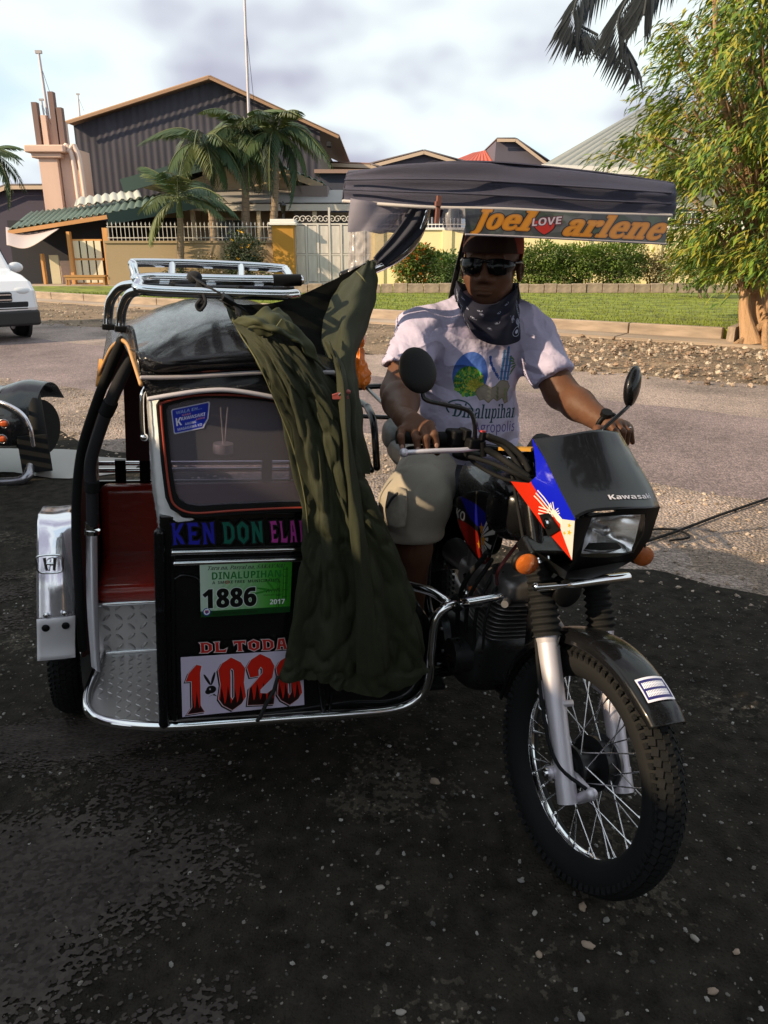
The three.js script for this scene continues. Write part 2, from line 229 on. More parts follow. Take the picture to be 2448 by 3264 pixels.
tag(stones('gravel', 9000, () => { const z = -0.6 - 2.6 * Math.pow(rnd(), 0.8), x = rr(-1.8, 2.4); return [x, 0, z]; }, 0.0011, 0.008, stoneMat, [[0.2, 0.18, 0.16], [0.3, 0.28, 0.26], [0.08, 0.075, 0.07], [0.13, 0.11, 0.09]]), 'small loose pebbles strewn over the dark street in front of the tricycle');
const pebbleSpots = [[-0.009, 0, -1.487], [0.473, 0, -1.428], [0.46, 0, -1.322], [0.52, 0, -1.391], [0.707, 0, -1.34], [0.695, 0, -1.208], [0.345, 0, -1.298], [0.34, 0, -1.509], [0.356, 0, -1.411], [0.151, 0, -1.885], [0.786, 0, -1.304], [0.403, 0, -1.151], [0.034, 0, -1.161], [0.449, 0, -1.677]];
const pebbleWords = ['pale oval pebble alone on the dark street below the sidecar', 'largest brownish pebble just in front of the front tyre', 'long tan pebble a step in front of the front tyre', 'small grey pebble close beside the long tan pebble', 'grey pebble off to the side of the front tyre in dark street', 'whitish pebble in the bottom corner near the dark puddle', 'rounded reddish pebble below the front tyre', 'flat grey pebble at the inner edge of front tyre', 'small pebble between the oval one and the largest one', 'dull flat stone lying beneath the green raincoat hem', 'light pebble farthest out beside the puddle', 'tan pebble at the very bottom below the wheel', 'pale chip at the very bottom below the oval pebble', 'flat stone beside the front rim on the dark street'];
pebbleSpots.forEach((p, k) => { const g = new THREE.IcosahedronGeometry(1, 2), a = g.attributes.position; for (let i = 0; i < a.count; i++) { const d = 0.85 + 0.35 * NZ.noise(a.getX(i) * 1.4 + k * 5, a.getY(i) * 1.4, a.getZ(i) * 1.4); a.setXYZ(i, a.getX(i) * d, a.getY(i) * d * 0.45, a.getZ(i) * d * 0.65); } const r = [0.012, 0.016, 0.017, 0.011, 0.013, 0.014, 0.012, 0.011, 0.01, 0.02, 0.011, 0.013, 0.012, 0.018][k]; g.scale(r, r, r); g.deleteAttribute('normal'); const gg = mergeVertices(g); gg.computeVertexNormals(); const m = mesh('pebble', gg, mat([[0.3, 0.27, 0.24], [0.27, 0.2, 0.15], [0.33, 0.25, 0.19], [0.2, 0.19, 0.18]][k % 4], 0.8)); m.position.set(p[0], 0.004, p[2]); m.rotation.y = k * 1.3; tag(m, pebbleWords[k], 'pebble', 'pebbles on the dark street'); });
tag(stones('rubble', 2600, () => { const p = rr(-6.5, 1.5), q = rr(-13.2, -9.6) + rr(-0.4, 0.4); const hump = sst(p, -6, -2.5); return st(p, q, hump * 0.14 * Math.exp(-(((q + 11.4) / 1.0) ** 2)) * rnd()); }, 0.01, 0.06, stoneMat, [[0.36, 0.27, 0.2], [0.44, 0.36, 0.28], [0.25, 0.17, 0.12]]), 'broken stones heaped along the dirt shoulder under the big tree');
tag(stones('gravel', 3800, () => { const p = rr(-24, 2), q = rr(-14.1, -9.4); return st(p, q, -0.016); }, 0.008, 0.05, stoneMat, [[0.33, 0.25, 0.18], [0.38, 0.32, 0.25], [0.2, 0.15, 0.1]]), 'brown stones scattered over the dirt beside the kerb');
tag(stones('gravel', 5200, () => { const p = rr(-9, 1), q = rr(-5.1, -3.4); return st(p, q, -0.004); }, 0.004, 0.02, stoneMat, [[0.4, 0.31, 0.25], [0.46, 0.37, 0.3], [0.28, 0.21, 0.16]]), 'coarse gravel along the near edge of the road behind the tricycle');

// ---------- lawn, kerb, edging ----------
const grassTex = noiseTex(512, (u, v) => { const s = tn(u, v, 8, 31, 6), k = 0.85 + 0.9 * s + (rnd() - 0.5) * 0.5; return g22([0.19 * k, 0.23 * k, 0.025 * k]); });
const lawnPts = [st(-31, -14.35), st(-24, -14.35), st(-16, -14.35), st(-10, -14.35), st(-2.6, -14.35), [14, 0, -12.5], [20, 0, -14], [20, 0, -30.2], [-14.5, 0, -30.2]];
struct('lawn', slab(lawnPts.map((p) => [p[0], p[2]]), -0.02, 0.18), mat(0xffffff, 1, { map: rep(grassTex, 0.5) }));
{ // blades of grass
  const N = 42000, P = [], I = []; let n = 0;
  for (let k = 0; k < N; k++) { const p = rr(-30, -2.7), q = -14.4 - Math.pow(rnd(), 1.6) * 11, b = st(p, q, 0.18); if (b[2] < -24.6 || b[0] > 9) continue; const a = rr(0, 6.28), h = rr(0.02, 0.055), w = 0.007 + 0.006 * rnd(), l = rr(-0.02, 0.02); P.push(b[0] - w * Math.cos(a), b[1], b[2] - w * Math.sin(a), b[0] + w * Math.cos(a), b[1], b[2] + w * Math.sin(a), b[0] + l, b[1] + h, b[2] + rr(-0.02, 0.02)); I.push(n, n + 1, n + 2); n += 3; }
  const g = new THREE.BufferGeometry(); g.setAttribute('position', new THREE.Float32BufferAttribute(P, 3)); g.setIndex(I); g.computeVertexNormals();
  tag(stuff(mesh('grass', g, mat([0.17, 0.21, 0.03], 1, { side: THREE.DoubleSide }))), 'short mown grass on the lawn behind the kerb');
}
const concrete = mat(0xffffff, 0.95, { map: blotch([0.36, 0.28, 0.22], 0.5, 4, 41), bumpMap: rep(grain, 2), bumpScale: 0.004 });
{ const t = thing('kerb', 'long concrete kerb of butted stones between dirt shoulder and lawn', 'kerb'); t.userData.kind = 'structure'; delete t.userData.category;
  for (let p = -30; p < -2.9; p += 1.6) mesh('kerb_stone', box(1.585, 0.3, 0.16, [0, 0, 0], [0, 0, 0], 0.02).applyMatrix4(M4(st(p + 0.8, -14.3, 0.06 + rr(-0.006, 0.006)), [0, -0.6017, 0])), concrete, t);
  for (let p = -30; p < -2.9; p += 3.2) mesh('gutter_slab', box(3.18, 0.06, 0.7, [0, 0, 0]).applyMatrix4(M4(st(p + 1.6, -13.85, 0.0 + rr(-0.01, 0.006)), [0, -0.6017, 0])), concrete, t);
}
{ const t = thing('drain_culvert', 'dark open drain mouth at the end of the kerb beside the tree', 'drain');
  const c = st(-2.2, -14.4, 0.1); for (const s of [-1, 1]) mesh('culvert_side', box(0.12, 0.32, 1.1).applyMatrix4(M4([c[0] + s * 0.4 * 0.825, 0.1, c[2] + s * 0.4 * 0.566], [0, -0.6, 0])), concrete, t); mesh('floor_slab', box(0.9, 0.05, 1.1).applyMatrix4(M4([c[0], -0.02, c[2]], [0, -0.6, 0])), mat([0.012, 0.013, 0.018], 0.9), t); mesh('back_wall', box(0.7, 0.3, 0.06).applyMatrix4(M4(st(-2.2, -14.9, 0.1), [0, -0.6, 0])), mat([0.012, 0.013, 0.018], 0.9), t); }
{ const t = thing('garden_edging', 'low row of concrete blocks edging the lawn in front of the hedge', 'edging', [0, 0.18, -24.5]);
  let x = -3.2; while (x < 11) { const w = rr(0.38, 0.5), h = rr(0.24, 0.3); mesh('block', box(w - 0.02, h, 0.16, [x + w / 2, h / 2, rr(-0.015, 0.015)], [0, rr(-0.03, 0.03), 0], 0.012), concrete, t); x += w; } }

// ---------- perimeter wall, pillars, gate ----------
const XY = (...a) => a.map((p) => [p[0], p[1]]);
const cream = mat(0xffffff, 0.9, { map: rep(blotch([0.78, 0.66, 0.38], 0.16, 3, 51), 0.25), bumpMap: grain, bumpScale: 0.003 });
const tan = mat(0xffffff, 0.92, { map: rep(blotch([0.36, 0.27, 0.17], 0.25, 3, 52), 0.25) });
const whitePaint = mat(0xffffff, 0.7, { map: rep(blotch([0.74, 0.72, 0.7], 0.12, 4, 53), 0.5) });
const WZ = -28.5;
{ const t = thing('perimeter_wall', 'long cream yellow garden wall with white railing behind the hedge', 'wall', [6, 0.15, WZ], -0.09);
  const x0 = [-0.481, 1.105, -28.5][0] - 6; const y1 = [1.618, 2.069, -28.5][1] - 0.15;
  mesh('wall_panel', box(22 - x0, y1, 0.2, [(22 + x0) / 2, y1 / 2, 0]), cream, t);
  mesh('coping', box(22 - x0, 0.09, 0.32, [(22 + x0) / 2, y1 + 0.045, 0], [0, 0, 0], 0.02), whitePaint, t);
  for (let k = 0; k < 10; k++) { const X = x0 + 0.3 + k * 2.4; mesh('pilaster', box(0.34, y1 - 0.002, 0.3, [X, y1 / 2, 0.02], [0, 0, 0], 0.01), cream, t); }
  const rail = []; for (let k = 0; k < 120; k++) rail.push(cyl([x0 + 0.2 + k * 0.13, y1 + 0.09, 0], [x0 + 0.2 + k * 0.13, y1 + 0.6, 0], 0.012, 0.012, 6));
  for (const y of [0.2, 0.56]) rail.push(box(15.8, 0.03, 0.03, [x0 + 0.2 + 7.8, y1 + y, 0]));
  stuff(mesh('railing', rail, whitePaint, t)); }
const ochre = mat(0xffffff, 0.85, { map: rep(blotch([0.52, 0.26, 0.035], 0.3, 3, 54), 0.4) });
function pillar(px0, px1, label, lamp) {
  const c = (px0[0] + px1[0]) / 2, w = px1[0] - px0[0], h = px0[1] - 0.15;
  const t = thing('gate_pillar', label, 'pillar', [c, 0.15, -29]);
  mesh('shaft', box(w, h, w, [0, h / 2, 0], [0, 0, 0], 0.02), ochre, t);
  mesh('cap', [box(w + 0.2, 0.1, w + 0.2, [0, h + 0.05, 0], [0, 0, 0], 0.02), box(w + 0.1, 0.1, w + 0.1, [0, h + 0.152, 0], [0, 0, 0], 0.02)], whitePaint, t);
  if (lamp) { const l = mesh('lantern', [cyl([0, h + 0.2, 0], [0, h + 0.4, 0], 0.05, 0.03), cyl([0, h + 0.4, 0], [0, h + 0.66, 0], 0.07, 0.12, 6), cyl([0, h + 0.66, 0], [0, h + 0.8, 0], 0.15, 0.01, 6)], blackGloss, t); }
}
pillar([-3.917, 2.233, -29], [-3.165, 2.233, -29], 'ochre yellow gate pillar with white cap and black lantern on top', true);

{ const a = [-3.174, 0.381, -29.05], b = [-0.287, 2.28, -29.05], w = b[0] - a[0], y0 = 0.2, h = b[1] - y0;
  const t = thing('driveway_gate', 'white metal double gate of flat panels with scrolled top', 'gate', [a[0], y0, -29.05]);
  const gp = mat(0xffffff, 0.6, { map: rep(blotch([0.6, 0.56, 0.54], 0.22, 4, 55), 0.6) });
  const nx = 7, pw = w / nx;
  for (let i = 0; i < nx; i++) for (const [ya, yb] of [[0.12, h * 0.5], [h * 0.5 + 0.05, h * 0.98]]) mesh('panel', box(pw - 0.1, yb - ya - 0.03, 0.03, [(i + 0.5) * pw, (ya + yb) / 2, 0]), gp, t);
  for (let i = 0; i <= nx; i++) mesh('upright', box(0.07, h + (i === 3 ? 0.55 : 0), 0.07, [i * pw, (h + (i === 3 ? 0.55 : 0)) / 2, 0.01]), gp, t);
  for (const y of [0.08, h * 0.5 + 0.02, h]) mesh('rail', box(w - 0.08, 0.06, 0.05, [w / 2, y, 0.005]), gp, t);
  for (let i = 0; i < nx; i++) for (const s of [-1, 1]) { const pts = []; for (let k = 0; k <= 22; k++) { const q = k / 22 * 8, r = 0.13 * (1 - k / 26); pts.push([(i + 0.5 + s * 0.23) * pw + s * r * Math.cos(q), h + 0.16 + r * Math.sin(q), 0.02]); } mesh('scroll', tube(pts, 0.015, { n: 40, seg: 5, caps: false }), gp, t); }
}
{ const t = thing('front_fence', 'low tan wall with dark railing in front of the bungalow', 'wall', [-7.5, 0.05, -29.2]);
  const a = [-9.985, 0.133, -29.2], b = [-3.939, 1.647, -29.2], x0 = a[0] + 7.5, x1 = b[0] + 7.5, h = b[1] - 0.05;
  mesh('wall_panel', box(x1 - x0, h, 0.2, [(x0 + x1) / 2, h / 2, 0]), tan, t); mesh('coping', box(x1 - x0, 0.08, 0.3, [(x0 + x1) / 2, h + 0.04, 0]), tan, t);
  const r = []; for (let x = x0 + 0.15; x < x1 - 0.1; x += 0.15) { r.push(cyl([x, h + 0.08, 0], [x, h + 0.62, 0], 0.014, 0.014, 6)); r.push(cyl([x, h + 0.62, 0], [x, h + 0.72, 0], 0.03, 0.001, 6)); } for (const y of [0.18, 0.55]) r.push(box(x1 - x0 - 0.2, 0.03, 0.03, [(x0 + x1) / 2, h + y, 0])); stuff(mesh('railing', r, mat([0.5, 0.48, 0.46], 0.6), t)); }

// ---------- buildings ----------
const dark = mat([0.015, 0.016, 0.02], 0.9);
function corrugated(x0, x1, top, bot, z, pitch, amp) { const n = Math.ceil((x1 - x0) / pitch * 6), P = [], I = []; for (let i = 0; i <= n; i++) { const x = lerp(x0, x1, i / n), dz = amp * Math.sin(x / pitch * 6.283); P.push(x, top(x), z + dz, x, bot(x), z + dz); if (i < n) { const k = 2 * i; I.push(k, k + 1, k + 2, k + 2, k + 1, k + 3); } } const g = new THREE.BufferGeometry(); g.setAttribute('position', new THREE.Float32BufferAttribute(P, 3)); g.setAttribute('uv', new THREE.Float32BufferAttribute(P.filter((_, k) => k % 3 !== 2).map((v) => v * 0.3), 2)); g.setIndex(I); g.computeVertexNormals(); return g; }
const roofSheet = (a, b, c, d, ribs) => patch([[a, b], [d, c]], ribs * 4, 1, { straight: true, t: 0.05, disp: (u) => 0.05 * Math.sin(u * ribs * 6.283) });
const poly2 = (pts) => (x) => { for (let k = 0; k < pts.length - 1; k++) if (x <= pts[k + 1][0] || k === pts.length - 2) return lerp(pts[k][1], pts[k + 1][1], clamp((x - pts[k][0]) / (pts[k + 1][0] - pts[k][0]), -0.2, 1.2)); };
{ // tall warehouse-like house with a dark corrugated gable
  const z = -42, L = [-15.476, 7.241, -42], A = [-8.34, 9.218, -42], R = [-2.209, 6.643, -42], wl = [-15.294, 6.891, -42][0], wr = [-3.161, 6.164, -42][0];
  const t = thing('gabled_house', 'tall dark corrugated house with wide gable rising above the green roofs', 'house', [A[0], 0, z]); const X = A[0];
  const gm = mat(0xffffff, 0.75, { map: rep(noiseTex(512, (u, v) => { const s = tn(u, v, 3, 61, 5), k = 0.8 + 0.5 * s + 0.28 * tn(u, 0.3, 20, 62, 4); return g22([0.042 * k, 0.04 * k, 0.062 * k]); }), 0.8, 0.5) });
  const line = poly2([[L[0] - X, L[1]], [0, A[1]], [R[0] - X, R[1]]]);
  mesh('gable_wall', corrugated(wl - X, wr - X, (x) => line(x) - 0.12, () => 0, 0, 0.34, 0.016), gm, t);
  for (const [x, h] of [[wl - X + 0.1, L[1] - 0.3], [wr - X - 0.1, R[1] - 0.1]]) mesh('side_wall', box(0.2, h, 14, [x, h / 2, -7.1]), mat([0.25, 0.2, 0.16], 0.9), t);
  const rm = mat(0xffffff, 0.5, { map: rep(blotch([0.42, 0.26, 0.16], 0.4, 4, 63), 0.3) });
  for (const [P, n] of [[L, 1], [R, 2]]) { const e = [P[0] - X, P[1], 0.5], r0 = [0, A[1], 0.5]; mesh('roof', n === 1 ? patch([[e, r0], [[e[0], e[1], -15], [r0[0], r0[1], -15]]], 2, 2, { straight: true, t: 0.08 }) : patch([[r0, e], [[r0[0], r0[1], -15], [e[0], e[1], -15]]], 2, 2, { straight: true, t: 0.08 }), rm, t); const b = mesh('bargeboard', bar([e[0], e[1] - 0.06, 0.62], [r0[0], r0[1] - 0.06, 0.62], 0.06, 0.12), mat([0.34, 0.2, 0.12], 0.6), t); }
  for (let k = 0; k < 3; k++) mesh('soffit_beam', box(0.2, 0.2, 0.6, [R[0] - X - 0.5 - k * 1.1, R[1] + k * 0.4 - 0.35, 0.3]), dark, t);
  // the lower wing behind, its roof showing over the slope
  const a = [-14.295, 8.137, -42], b = [-11.96, 8.198, -42]; mesh('wing_roof', patch([[[L[0] - X - 0.2, L[1] + 0.05, -3], [a[0] - X, a[1] + 0.2, -3]], [[L[0] - X - 0.2, L[1] + 0.05, -12], [a[0] - X, a[1] + 0.2, -12]]], 1, 1, { straight: true, t: 0.1 }), rm, t); mesh('wing_roof', patch([[[a[0] - X, a[1] + 0.2, -3], [b[0] - X + 1, a[1] + 0.1, -3]], [[a[0] - X, a[1] + 0.2, -12], [b[0] - X + 1, a[1] + 0.1, -12]]], 1, 1, { straight: true, t: 0.1 }), rm, t);
}
{ // pink tower with pipes
  const z = -37, t = thing('pink_tower', 'pale pink water tower with pipes and mouldings at the end of the dark house', 'tower', [[-14.473, 3.349, -37][0], 0, z]); const X = t.position.x;
  const pk = mat(0xffffff, 0.85, { map: rep(blotch([0.66, 0.46, 0.38], 0.22, 3, 64), 0.3) });
  const x0 = [-14.846, 3.349, -37][0] - X, x1 = [-14.06, 3.349, -37][0] - X, yc = [-14.202, 5.33, -37][1], yt = [-14.114, 5.974, -37][1], x2 = [-13.177, 4.113, -37][0] - X, yb2 = [-13.331, 5.791, -37][1];
  mesh('shaft', box(x1 - x0, yc, 1.6, [(x0 + x1) / 2, yc / 2, 0]), pk, t);
  mesh('side_shaft', box(x2 - x1 - 0.05, yb2 - 0.3, 1.3, [(x1 + x2) / 2 + 0.02, (yb2 - 0.3) / 2, -0.1]), pk, t);
  mesh('moulding', [box(x1 - x0 + 0.9, 0.3, 2.2, [(x0 + x1) / 2, yc + 0.15, 0], [0, 0, 0], 0.06), box(x1 - x0 + 0.5, 0.2, 1.9, [(x0 + x1) / 2, yc - 0.1, 0], [0, 0, 0], 0.05)], pk, t);
  for (const [x_, h] of [[[-14.853, 5.607, -37][0], 1.7], [[-14.529, 5.607, -37][0], 1.2], [[-14.104, 5.607, -37][0], 2.1], [[-13.82, 5.607, -37][0], 1.5]]) { const x = x_ - X; mesh('pier', box(0.22, h, 0.3, [x, yc + 0.3 + h / 2, 0.4]), h === 1.2 ? pk : mat([0.2, 0.13, 0.12], 0.9), t); }
  mesh('tank', box(1.0, 1.1, 1.2, [(x0 + x1) / 2 - 0.1, yc + 0.85, -0.3]), pk, t);
  for (const o of [0, 0.28]) mesh('pipe', tube([[x1 + 0.25 + o, yc + 0.1, 0.75], [x1 + 0.5 + o, yc + 0.35, 0.75], [x2 - 0.35 + o, yc + 0.25, 0.75], [x2 - 0.2 + o, yc - 0.4, 0.75], [x2 - 0.15 + o, yc - 2.4, 0.75]], 0.1, { n: 40 }), mat([0.72, 0.56, 0.5], 0.5), t);
}
function antenna(a, b, r, label) { const t = thing('antenna_mast', label, 'mast', a); mesh('pole', cyl([0, 0, 0], V(b).sub(V(a)).toArray(), r, r * 0.7, 8), mat([0.5, 0.46, 0.5], 0.5, { metalness: 0.4 }), t); mesh('tip', box(r * 3.5, r * 1.6, r * 1.6, V(b).sub(V(a)).toArray()), mat([0.4, 0.36, 0.38], 0.5), t); const m = V(b).sub(V(a)); mesh('guy_wire', [cyl(m.clone().multiplyScalar(0.86).toArray(), [r * 6, m.y * 0.2, 0], r * 0.14, r * 0.14, 5)], dark, t); }
antenna([-14.419, 5.95, -36.8], [-14.498, 9.26, -36.8], 0.075, 'tallest antenna pole standing on the pink tower');
antenna([-14.481, 5.926, -36.6], [-14.561, 7.441, -36.6], 0.05, 'short antenna pole beside the tallest one on the pink tower');
antenna([-5.568, 3.249, -35], [-5.455, 11.126, -35], 0.07, 'thin antenna mast rising out of the palms past the top of the photo');
antenna([-17.771, 8.775, -50], [-17.732, 9.907, -50], 0.05, 'tiny distant pole behind the low wing of the dark house');
const green = mat(0xffffff, 0.55, { map: rep(blotch([0.1, 0.15, 0.115], 0.4, 4, 65), 0.4) }), greenDk = mat([0.02, 0.05, 0.045], 0.6);
{ // green-roofed bungalow
  const z = -34, t = thing('bungalow', 'tan bungalow with stepped green roofs behind the palms', 'house', [[-5.885, 3.198, -34][0], 0, z]); const X = t.position.x;
  const gl = [-10.022, 3.638, -34], ga = [-5.788, 4.797, -34], gr = [-2.444, 3.9, -34], bl = [-10.077, 3.11, -34], br = [-3.606, 3.11, -34];
  mesh('gable_wall', plate([[bl[0] - X, 0], [br[0] - X, 0], [br[0] - X, lerp(ga[1], gr[1], 0.62)], [ga[0] - X, ga[1]], [gl[0] - X, gl[1] - 0.3]], 0, 6), mat(0xffffff, 0.9, { map: rep(blotch([0.55, 0.43, 0.3], 0.2, 3, 59), 0.25) }), t);
  mesh('roof', roofSheet([[-10.403, 3.97, -34][0] - X, [-10.406, 3.935, -34][1], 0.8], [ga[0] - X, ga[1] + 0.35, 0.8], [ga[0] - X, ga[1] + 0.35, -7], [[-10.403, 3.97, -34][0] - X, [-10.406, 3.935, -34][1], -7], 14), green, t);
  mesh('roof', roofSheet([ga[0] - X, ga[1] + 0.35, 0.8], [gr[0] - X, gr[1], 0.8], [gr[0] - X, gr[1], -7], [ga[0] - X, ga[1] + 0.35, -7], 14), green, t);
  mesh('bargeboard', bar([[-10.403, 3.97, -34][0] - X, [-10.42, 3.813, -34][1], 0.9], [ga[0] - X, ga[1] + 0.15, 0.9], 0.08, 0.5), greenDk, t);
  mesh('bargeboard', bar([ga[0] - X, ga[1] + 0.18, 0.9], [gr[0] - X, gr[1] - 0.12, 0.9], 0.08, 0.24), mat([0.4, 0.3, 0.2], 0.7), t);
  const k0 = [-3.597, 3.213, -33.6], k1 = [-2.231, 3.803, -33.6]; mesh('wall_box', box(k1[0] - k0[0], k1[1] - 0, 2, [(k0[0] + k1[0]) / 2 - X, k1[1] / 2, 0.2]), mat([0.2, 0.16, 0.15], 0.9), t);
  // long porch roof with pale fascia
  const f0 = [-7.518, 2.965, -32], f1 = [-0.708, 2.898, -32]; mesh('fascia', box(f1[0] - f0[0], 0.24, 0.12, [(f0[0] + f1[0]) / 2 - X, f0[1], 2]), mat([0.55, 0.5, 0.44], 0.7), t);
  mesh('porch_roof', patch([[[f0[0] - X, f0[1] + 0.13, 2.05], [f1[0] - X, f0[1] + 0.13, 2.05]], [[f0[0] - X, f0[1] + 0.7, 0.03], [f1[0] - X, f0[1] + 0.7, 0.03]]], 1, 1, { straight: true, t: 0.06 }), mat([0.3, 0.28, 0.27], 0.7), t);
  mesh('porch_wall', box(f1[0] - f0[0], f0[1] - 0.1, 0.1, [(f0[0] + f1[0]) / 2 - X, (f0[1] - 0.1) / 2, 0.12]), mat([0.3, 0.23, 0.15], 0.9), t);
  for (let k = 0; k < 4; k++) { const w = mesh('window', box(1.3, 1.1, 0.06, [f0[0] - X + 1.3 + k * 2.2, 2.1, 0.2]), mat([0.5, 0.42, 0.3], 0.7), t); for (const s of [-1, 1]) mesh('pane', box(0.55, 0.92, 0.02, [f0[0] - X + 1.3 + k * 2.2 + s * 0.3, 2.1, 0.245]), phys([0.02, 0.022, 0.03], 0.1), w); }
  for (const q_ of [[-7.445, 2.089, -32], [-4.876, 2.089, -32], [-2.705, 2.089, -32], [-0.896, 2.089, -32]]) { const x = q_[0] - X; mesh('porch_post', box(0.16, f0[1] - 0.12, 0.16, [x, (f0[1] - 0.12) / 2, 1.9]), mat([0.45, 0.36, 0.24], 0.8), t); }
  // arched dark opening of the garage
  const g0 = [-10.78, 1.752, -32.5], g1 = [-8.123, 2.613, -32.5]; mesh('garage_opening', plate([[g0[0] - X, 0], [g1[0] - X, 0], [g1[0] - X, g1[1]], [g0[0] - X, g1[1]]], 1.45, 0.1), dark, t);
}
{ // lower green roof over the shop row
  const z = -31, t = thing('shop_row', 'small shop with low green roof, pale awning and slatted gate beyond the parked car', 'shop', [[-12.536, 0.049, -31][0], 0, z]); const X = t.position.x;
  const a = [-13.848, 2.103, -30.2], b = [-10.131, 2.661, -30.2], c = [-7.022, 3.269, -31.5], d = [-12.503, 3.422, -33], e = [-9.697, 3.863, -33], f = [-9.168, 3.66, -33];
  const Z = 31; const S = (p) => [p[0] - X, p[1], p[2] + Z];
  mesh('roof', roofSheet(S(a), S(b), S([-11.018, 3.198, -34]), S([-14.689, 2.808, -34]), 16), green, t);
  mesh('roof', roofSheet(S(b), S(c), S([-7.747, 3.691, -34]), S([-11.01, 3.269, -34]), 12), green, t);
  mesh('bargeboard', bar(V(S(b)).add(V(0, -0.18, 0.05)).toArray(), V(S(c)).add(V(0, -0.15, 0.05)).toArray(), 0.08, 0.4), greenDk, t);
  mesh('fascia', bar(V(S(a)).add(V(0, -0.08, 0.03)).toArray(), V(S(b)).add(V(0, -0.1, 0.03)).toArray(), 0.06, 0.14), mat([0.5, 0.25, 0.1], 0.7), t);
  mesh('roof_light', roofSheet(S([-12.216, 3.043, -32.6]), S([-9.541, 3.331, -32.6]), S([-9.781, 3.639, -33.2]), S([-12.315, 3.33, -33.2]), 8), mat([0.45, 0.45, 0.42], 0.5), t);
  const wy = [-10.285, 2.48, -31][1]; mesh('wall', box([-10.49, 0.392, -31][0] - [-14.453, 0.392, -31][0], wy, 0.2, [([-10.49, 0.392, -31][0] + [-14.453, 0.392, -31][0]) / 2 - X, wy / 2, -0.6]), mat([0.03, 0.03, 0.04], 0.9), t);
  mesh('awning', patch([[S([-14.071, 2.223, -30.5]), S([-13.269, 2.061, -30.5]), S([-12.079, 2.19, -30.5])], [S([-13.579, 1.6, -29.3]), S([-12.784, 1.506, -29.2]), S([-11.752, 2.103, -29.4])]], 16, 8, { t: 0.03 }), mat([0.5, 0.42, 0.42], 0.8), t);
  const og = mat(0xffffff, 0.7, { map: rep(blotch([0.6, 0.3, 0.1], 0.3, 3, 66), 0.5) });
  for (const [p, r] of [[[-11.627, 2.051, -30], [-11.508, 2.051, -30]], [[-10.306, 2.179, -30], [-10.103, 2.179, -30]], [[-12.689, 1.28, -30], [-12.603, 1.28, -30]]]) { mesh('post', box(r[0] - p[0], p[1], 0.2, [(p[0] + r[0]) / 2 - X, p[1] / 2, 1]), og, t); }
  { const p = [-11.521, 1.732, -30.1], r = [-10.445, 1.732, -30.1]; const cm = mat([0.72, 0.66, 0.5], 0.7); for (let k = 0; k < 4; k++) for (const [y0, y1] of [[0.25, 1.05], [1.12, p[1]]]) mesh('gate_panel', box((r[0] - p[0]) / 4 - 0.06, y1 - y0, 0.05, [lerp(p[0], r[0], (k + 0.5) / 4) - X, (y0 + y1) / 2, 0.9]), cm, t); mesh('gate_frame', [box(r[0] - p[0] + 0.05, 0.08, 0.04, [(p[0] + r[0]) / 2 - X, 1.085, 0.88]), box(r[0] - p[0] + 0.05, 0.12, 0.04, [(p[0] + r[0]) / 2 - X, 0.2, 0.88]), box(r[0] - p[0] + 0.05, 0.06, 0.04, [(p[0] + r[0]) / 2 - X, p[1] + 0.03, 0.88])], og, t); }
  { const p = [-12.569, 1.28, -30], r = [-11.799, 1.28, -30]; mesh('shop_panel', box((r[0] - p[0]) * 0.45, p[1] - 0.1, 0.08, [lerp(p[0], r[0], 0.24) - X, p[1] / 2, 0.6]), mat([0.6, 0.54, 0.38], 0.8), t); mesh('shop_panel', box((r[0] - p[0]) * 0.5, p[1] - 0.3, 0.08, [lerp(p[0], r[0], 0.75) - X, p[1] / 2 - 0.1, 0.6]), mat([0.5, 0.36, 0.3], 0.8), t); }
  mesh('step', box(8.5, 0.22, 1.4, [0.2, 0.09, 1.4], [0, 0, 0], 0.03), concrete, t);
}
{ const p = [-10.826, 0.424, -29.2], t = thing('bench', 'low wooden bench in front of the slatted shop gate', 'bench', [p[0], 0.1, -29.2]); const wd = mat([0.42, 0.22, 0.08], 0.7); mesh('seat', box(1.5, 0.06, 0.35, [0, 0.42, 0]), wd, t); for (const [x, zz] of [[-0.68, -0.12], [0.68, -0.12], [-0.68, 0.12], [0.68, 0.12]]) mesh('leg', box(0.06, 0.4, 0.06, [x, 0.2, zz]), wd, t); mesh('apron', box(1.36, 0.1, 0.03, [0, 0.34, 0.14]), wd, t); }
function farHouse(name, label, pts, z, depth, wallM, roofs, extra) { // gable polygon facing us and roof sheets
  const P = pts, X = P[0][0], t = thing(name, label, 'house', [X, 0, z]); mesh('wall', plate([[P[0][0] - X, 0], [P[P.length - 1][0] - X, 0], ...P.slice().reverse().map((p) => [p[0] - X, p[1]])], 0, depth), wallM, t);
  for (const [i, j, m] of roofs) { mesh('roof', patch([[[P[i][0] - X - (i === 0 ? 0.3 : 0), P[i][1] + 0.06, 0.4], [P[j][0] - X + (j === P.length - 1 ? 0.3 : 0), P[j][1] + 0.06, 0.4]], [[P[i][0] - X, P[i][1] + 0.06, -depth], [P[j][0] - X, P[j][1] + 0.06, -depth]]], 2, 2, { straight: true, t: 0.12 }), m, t); mesh('bargeboard', bar([P[i][0] - X, P[i][1] - 0.02, 0.45], [P[j][0] - X, P[j][1] - 0.02, 0.45], 0.05, 0.2), mat([0.55, 0.42, 0.32], 0.7), t); }
  if (extra) extra(t, X); return t;
}
const greyRoof = mat([0.16, 0.14, 0.16], 0.7), greyWall = mat([0.11, 0.1, 0.135], 0.85);
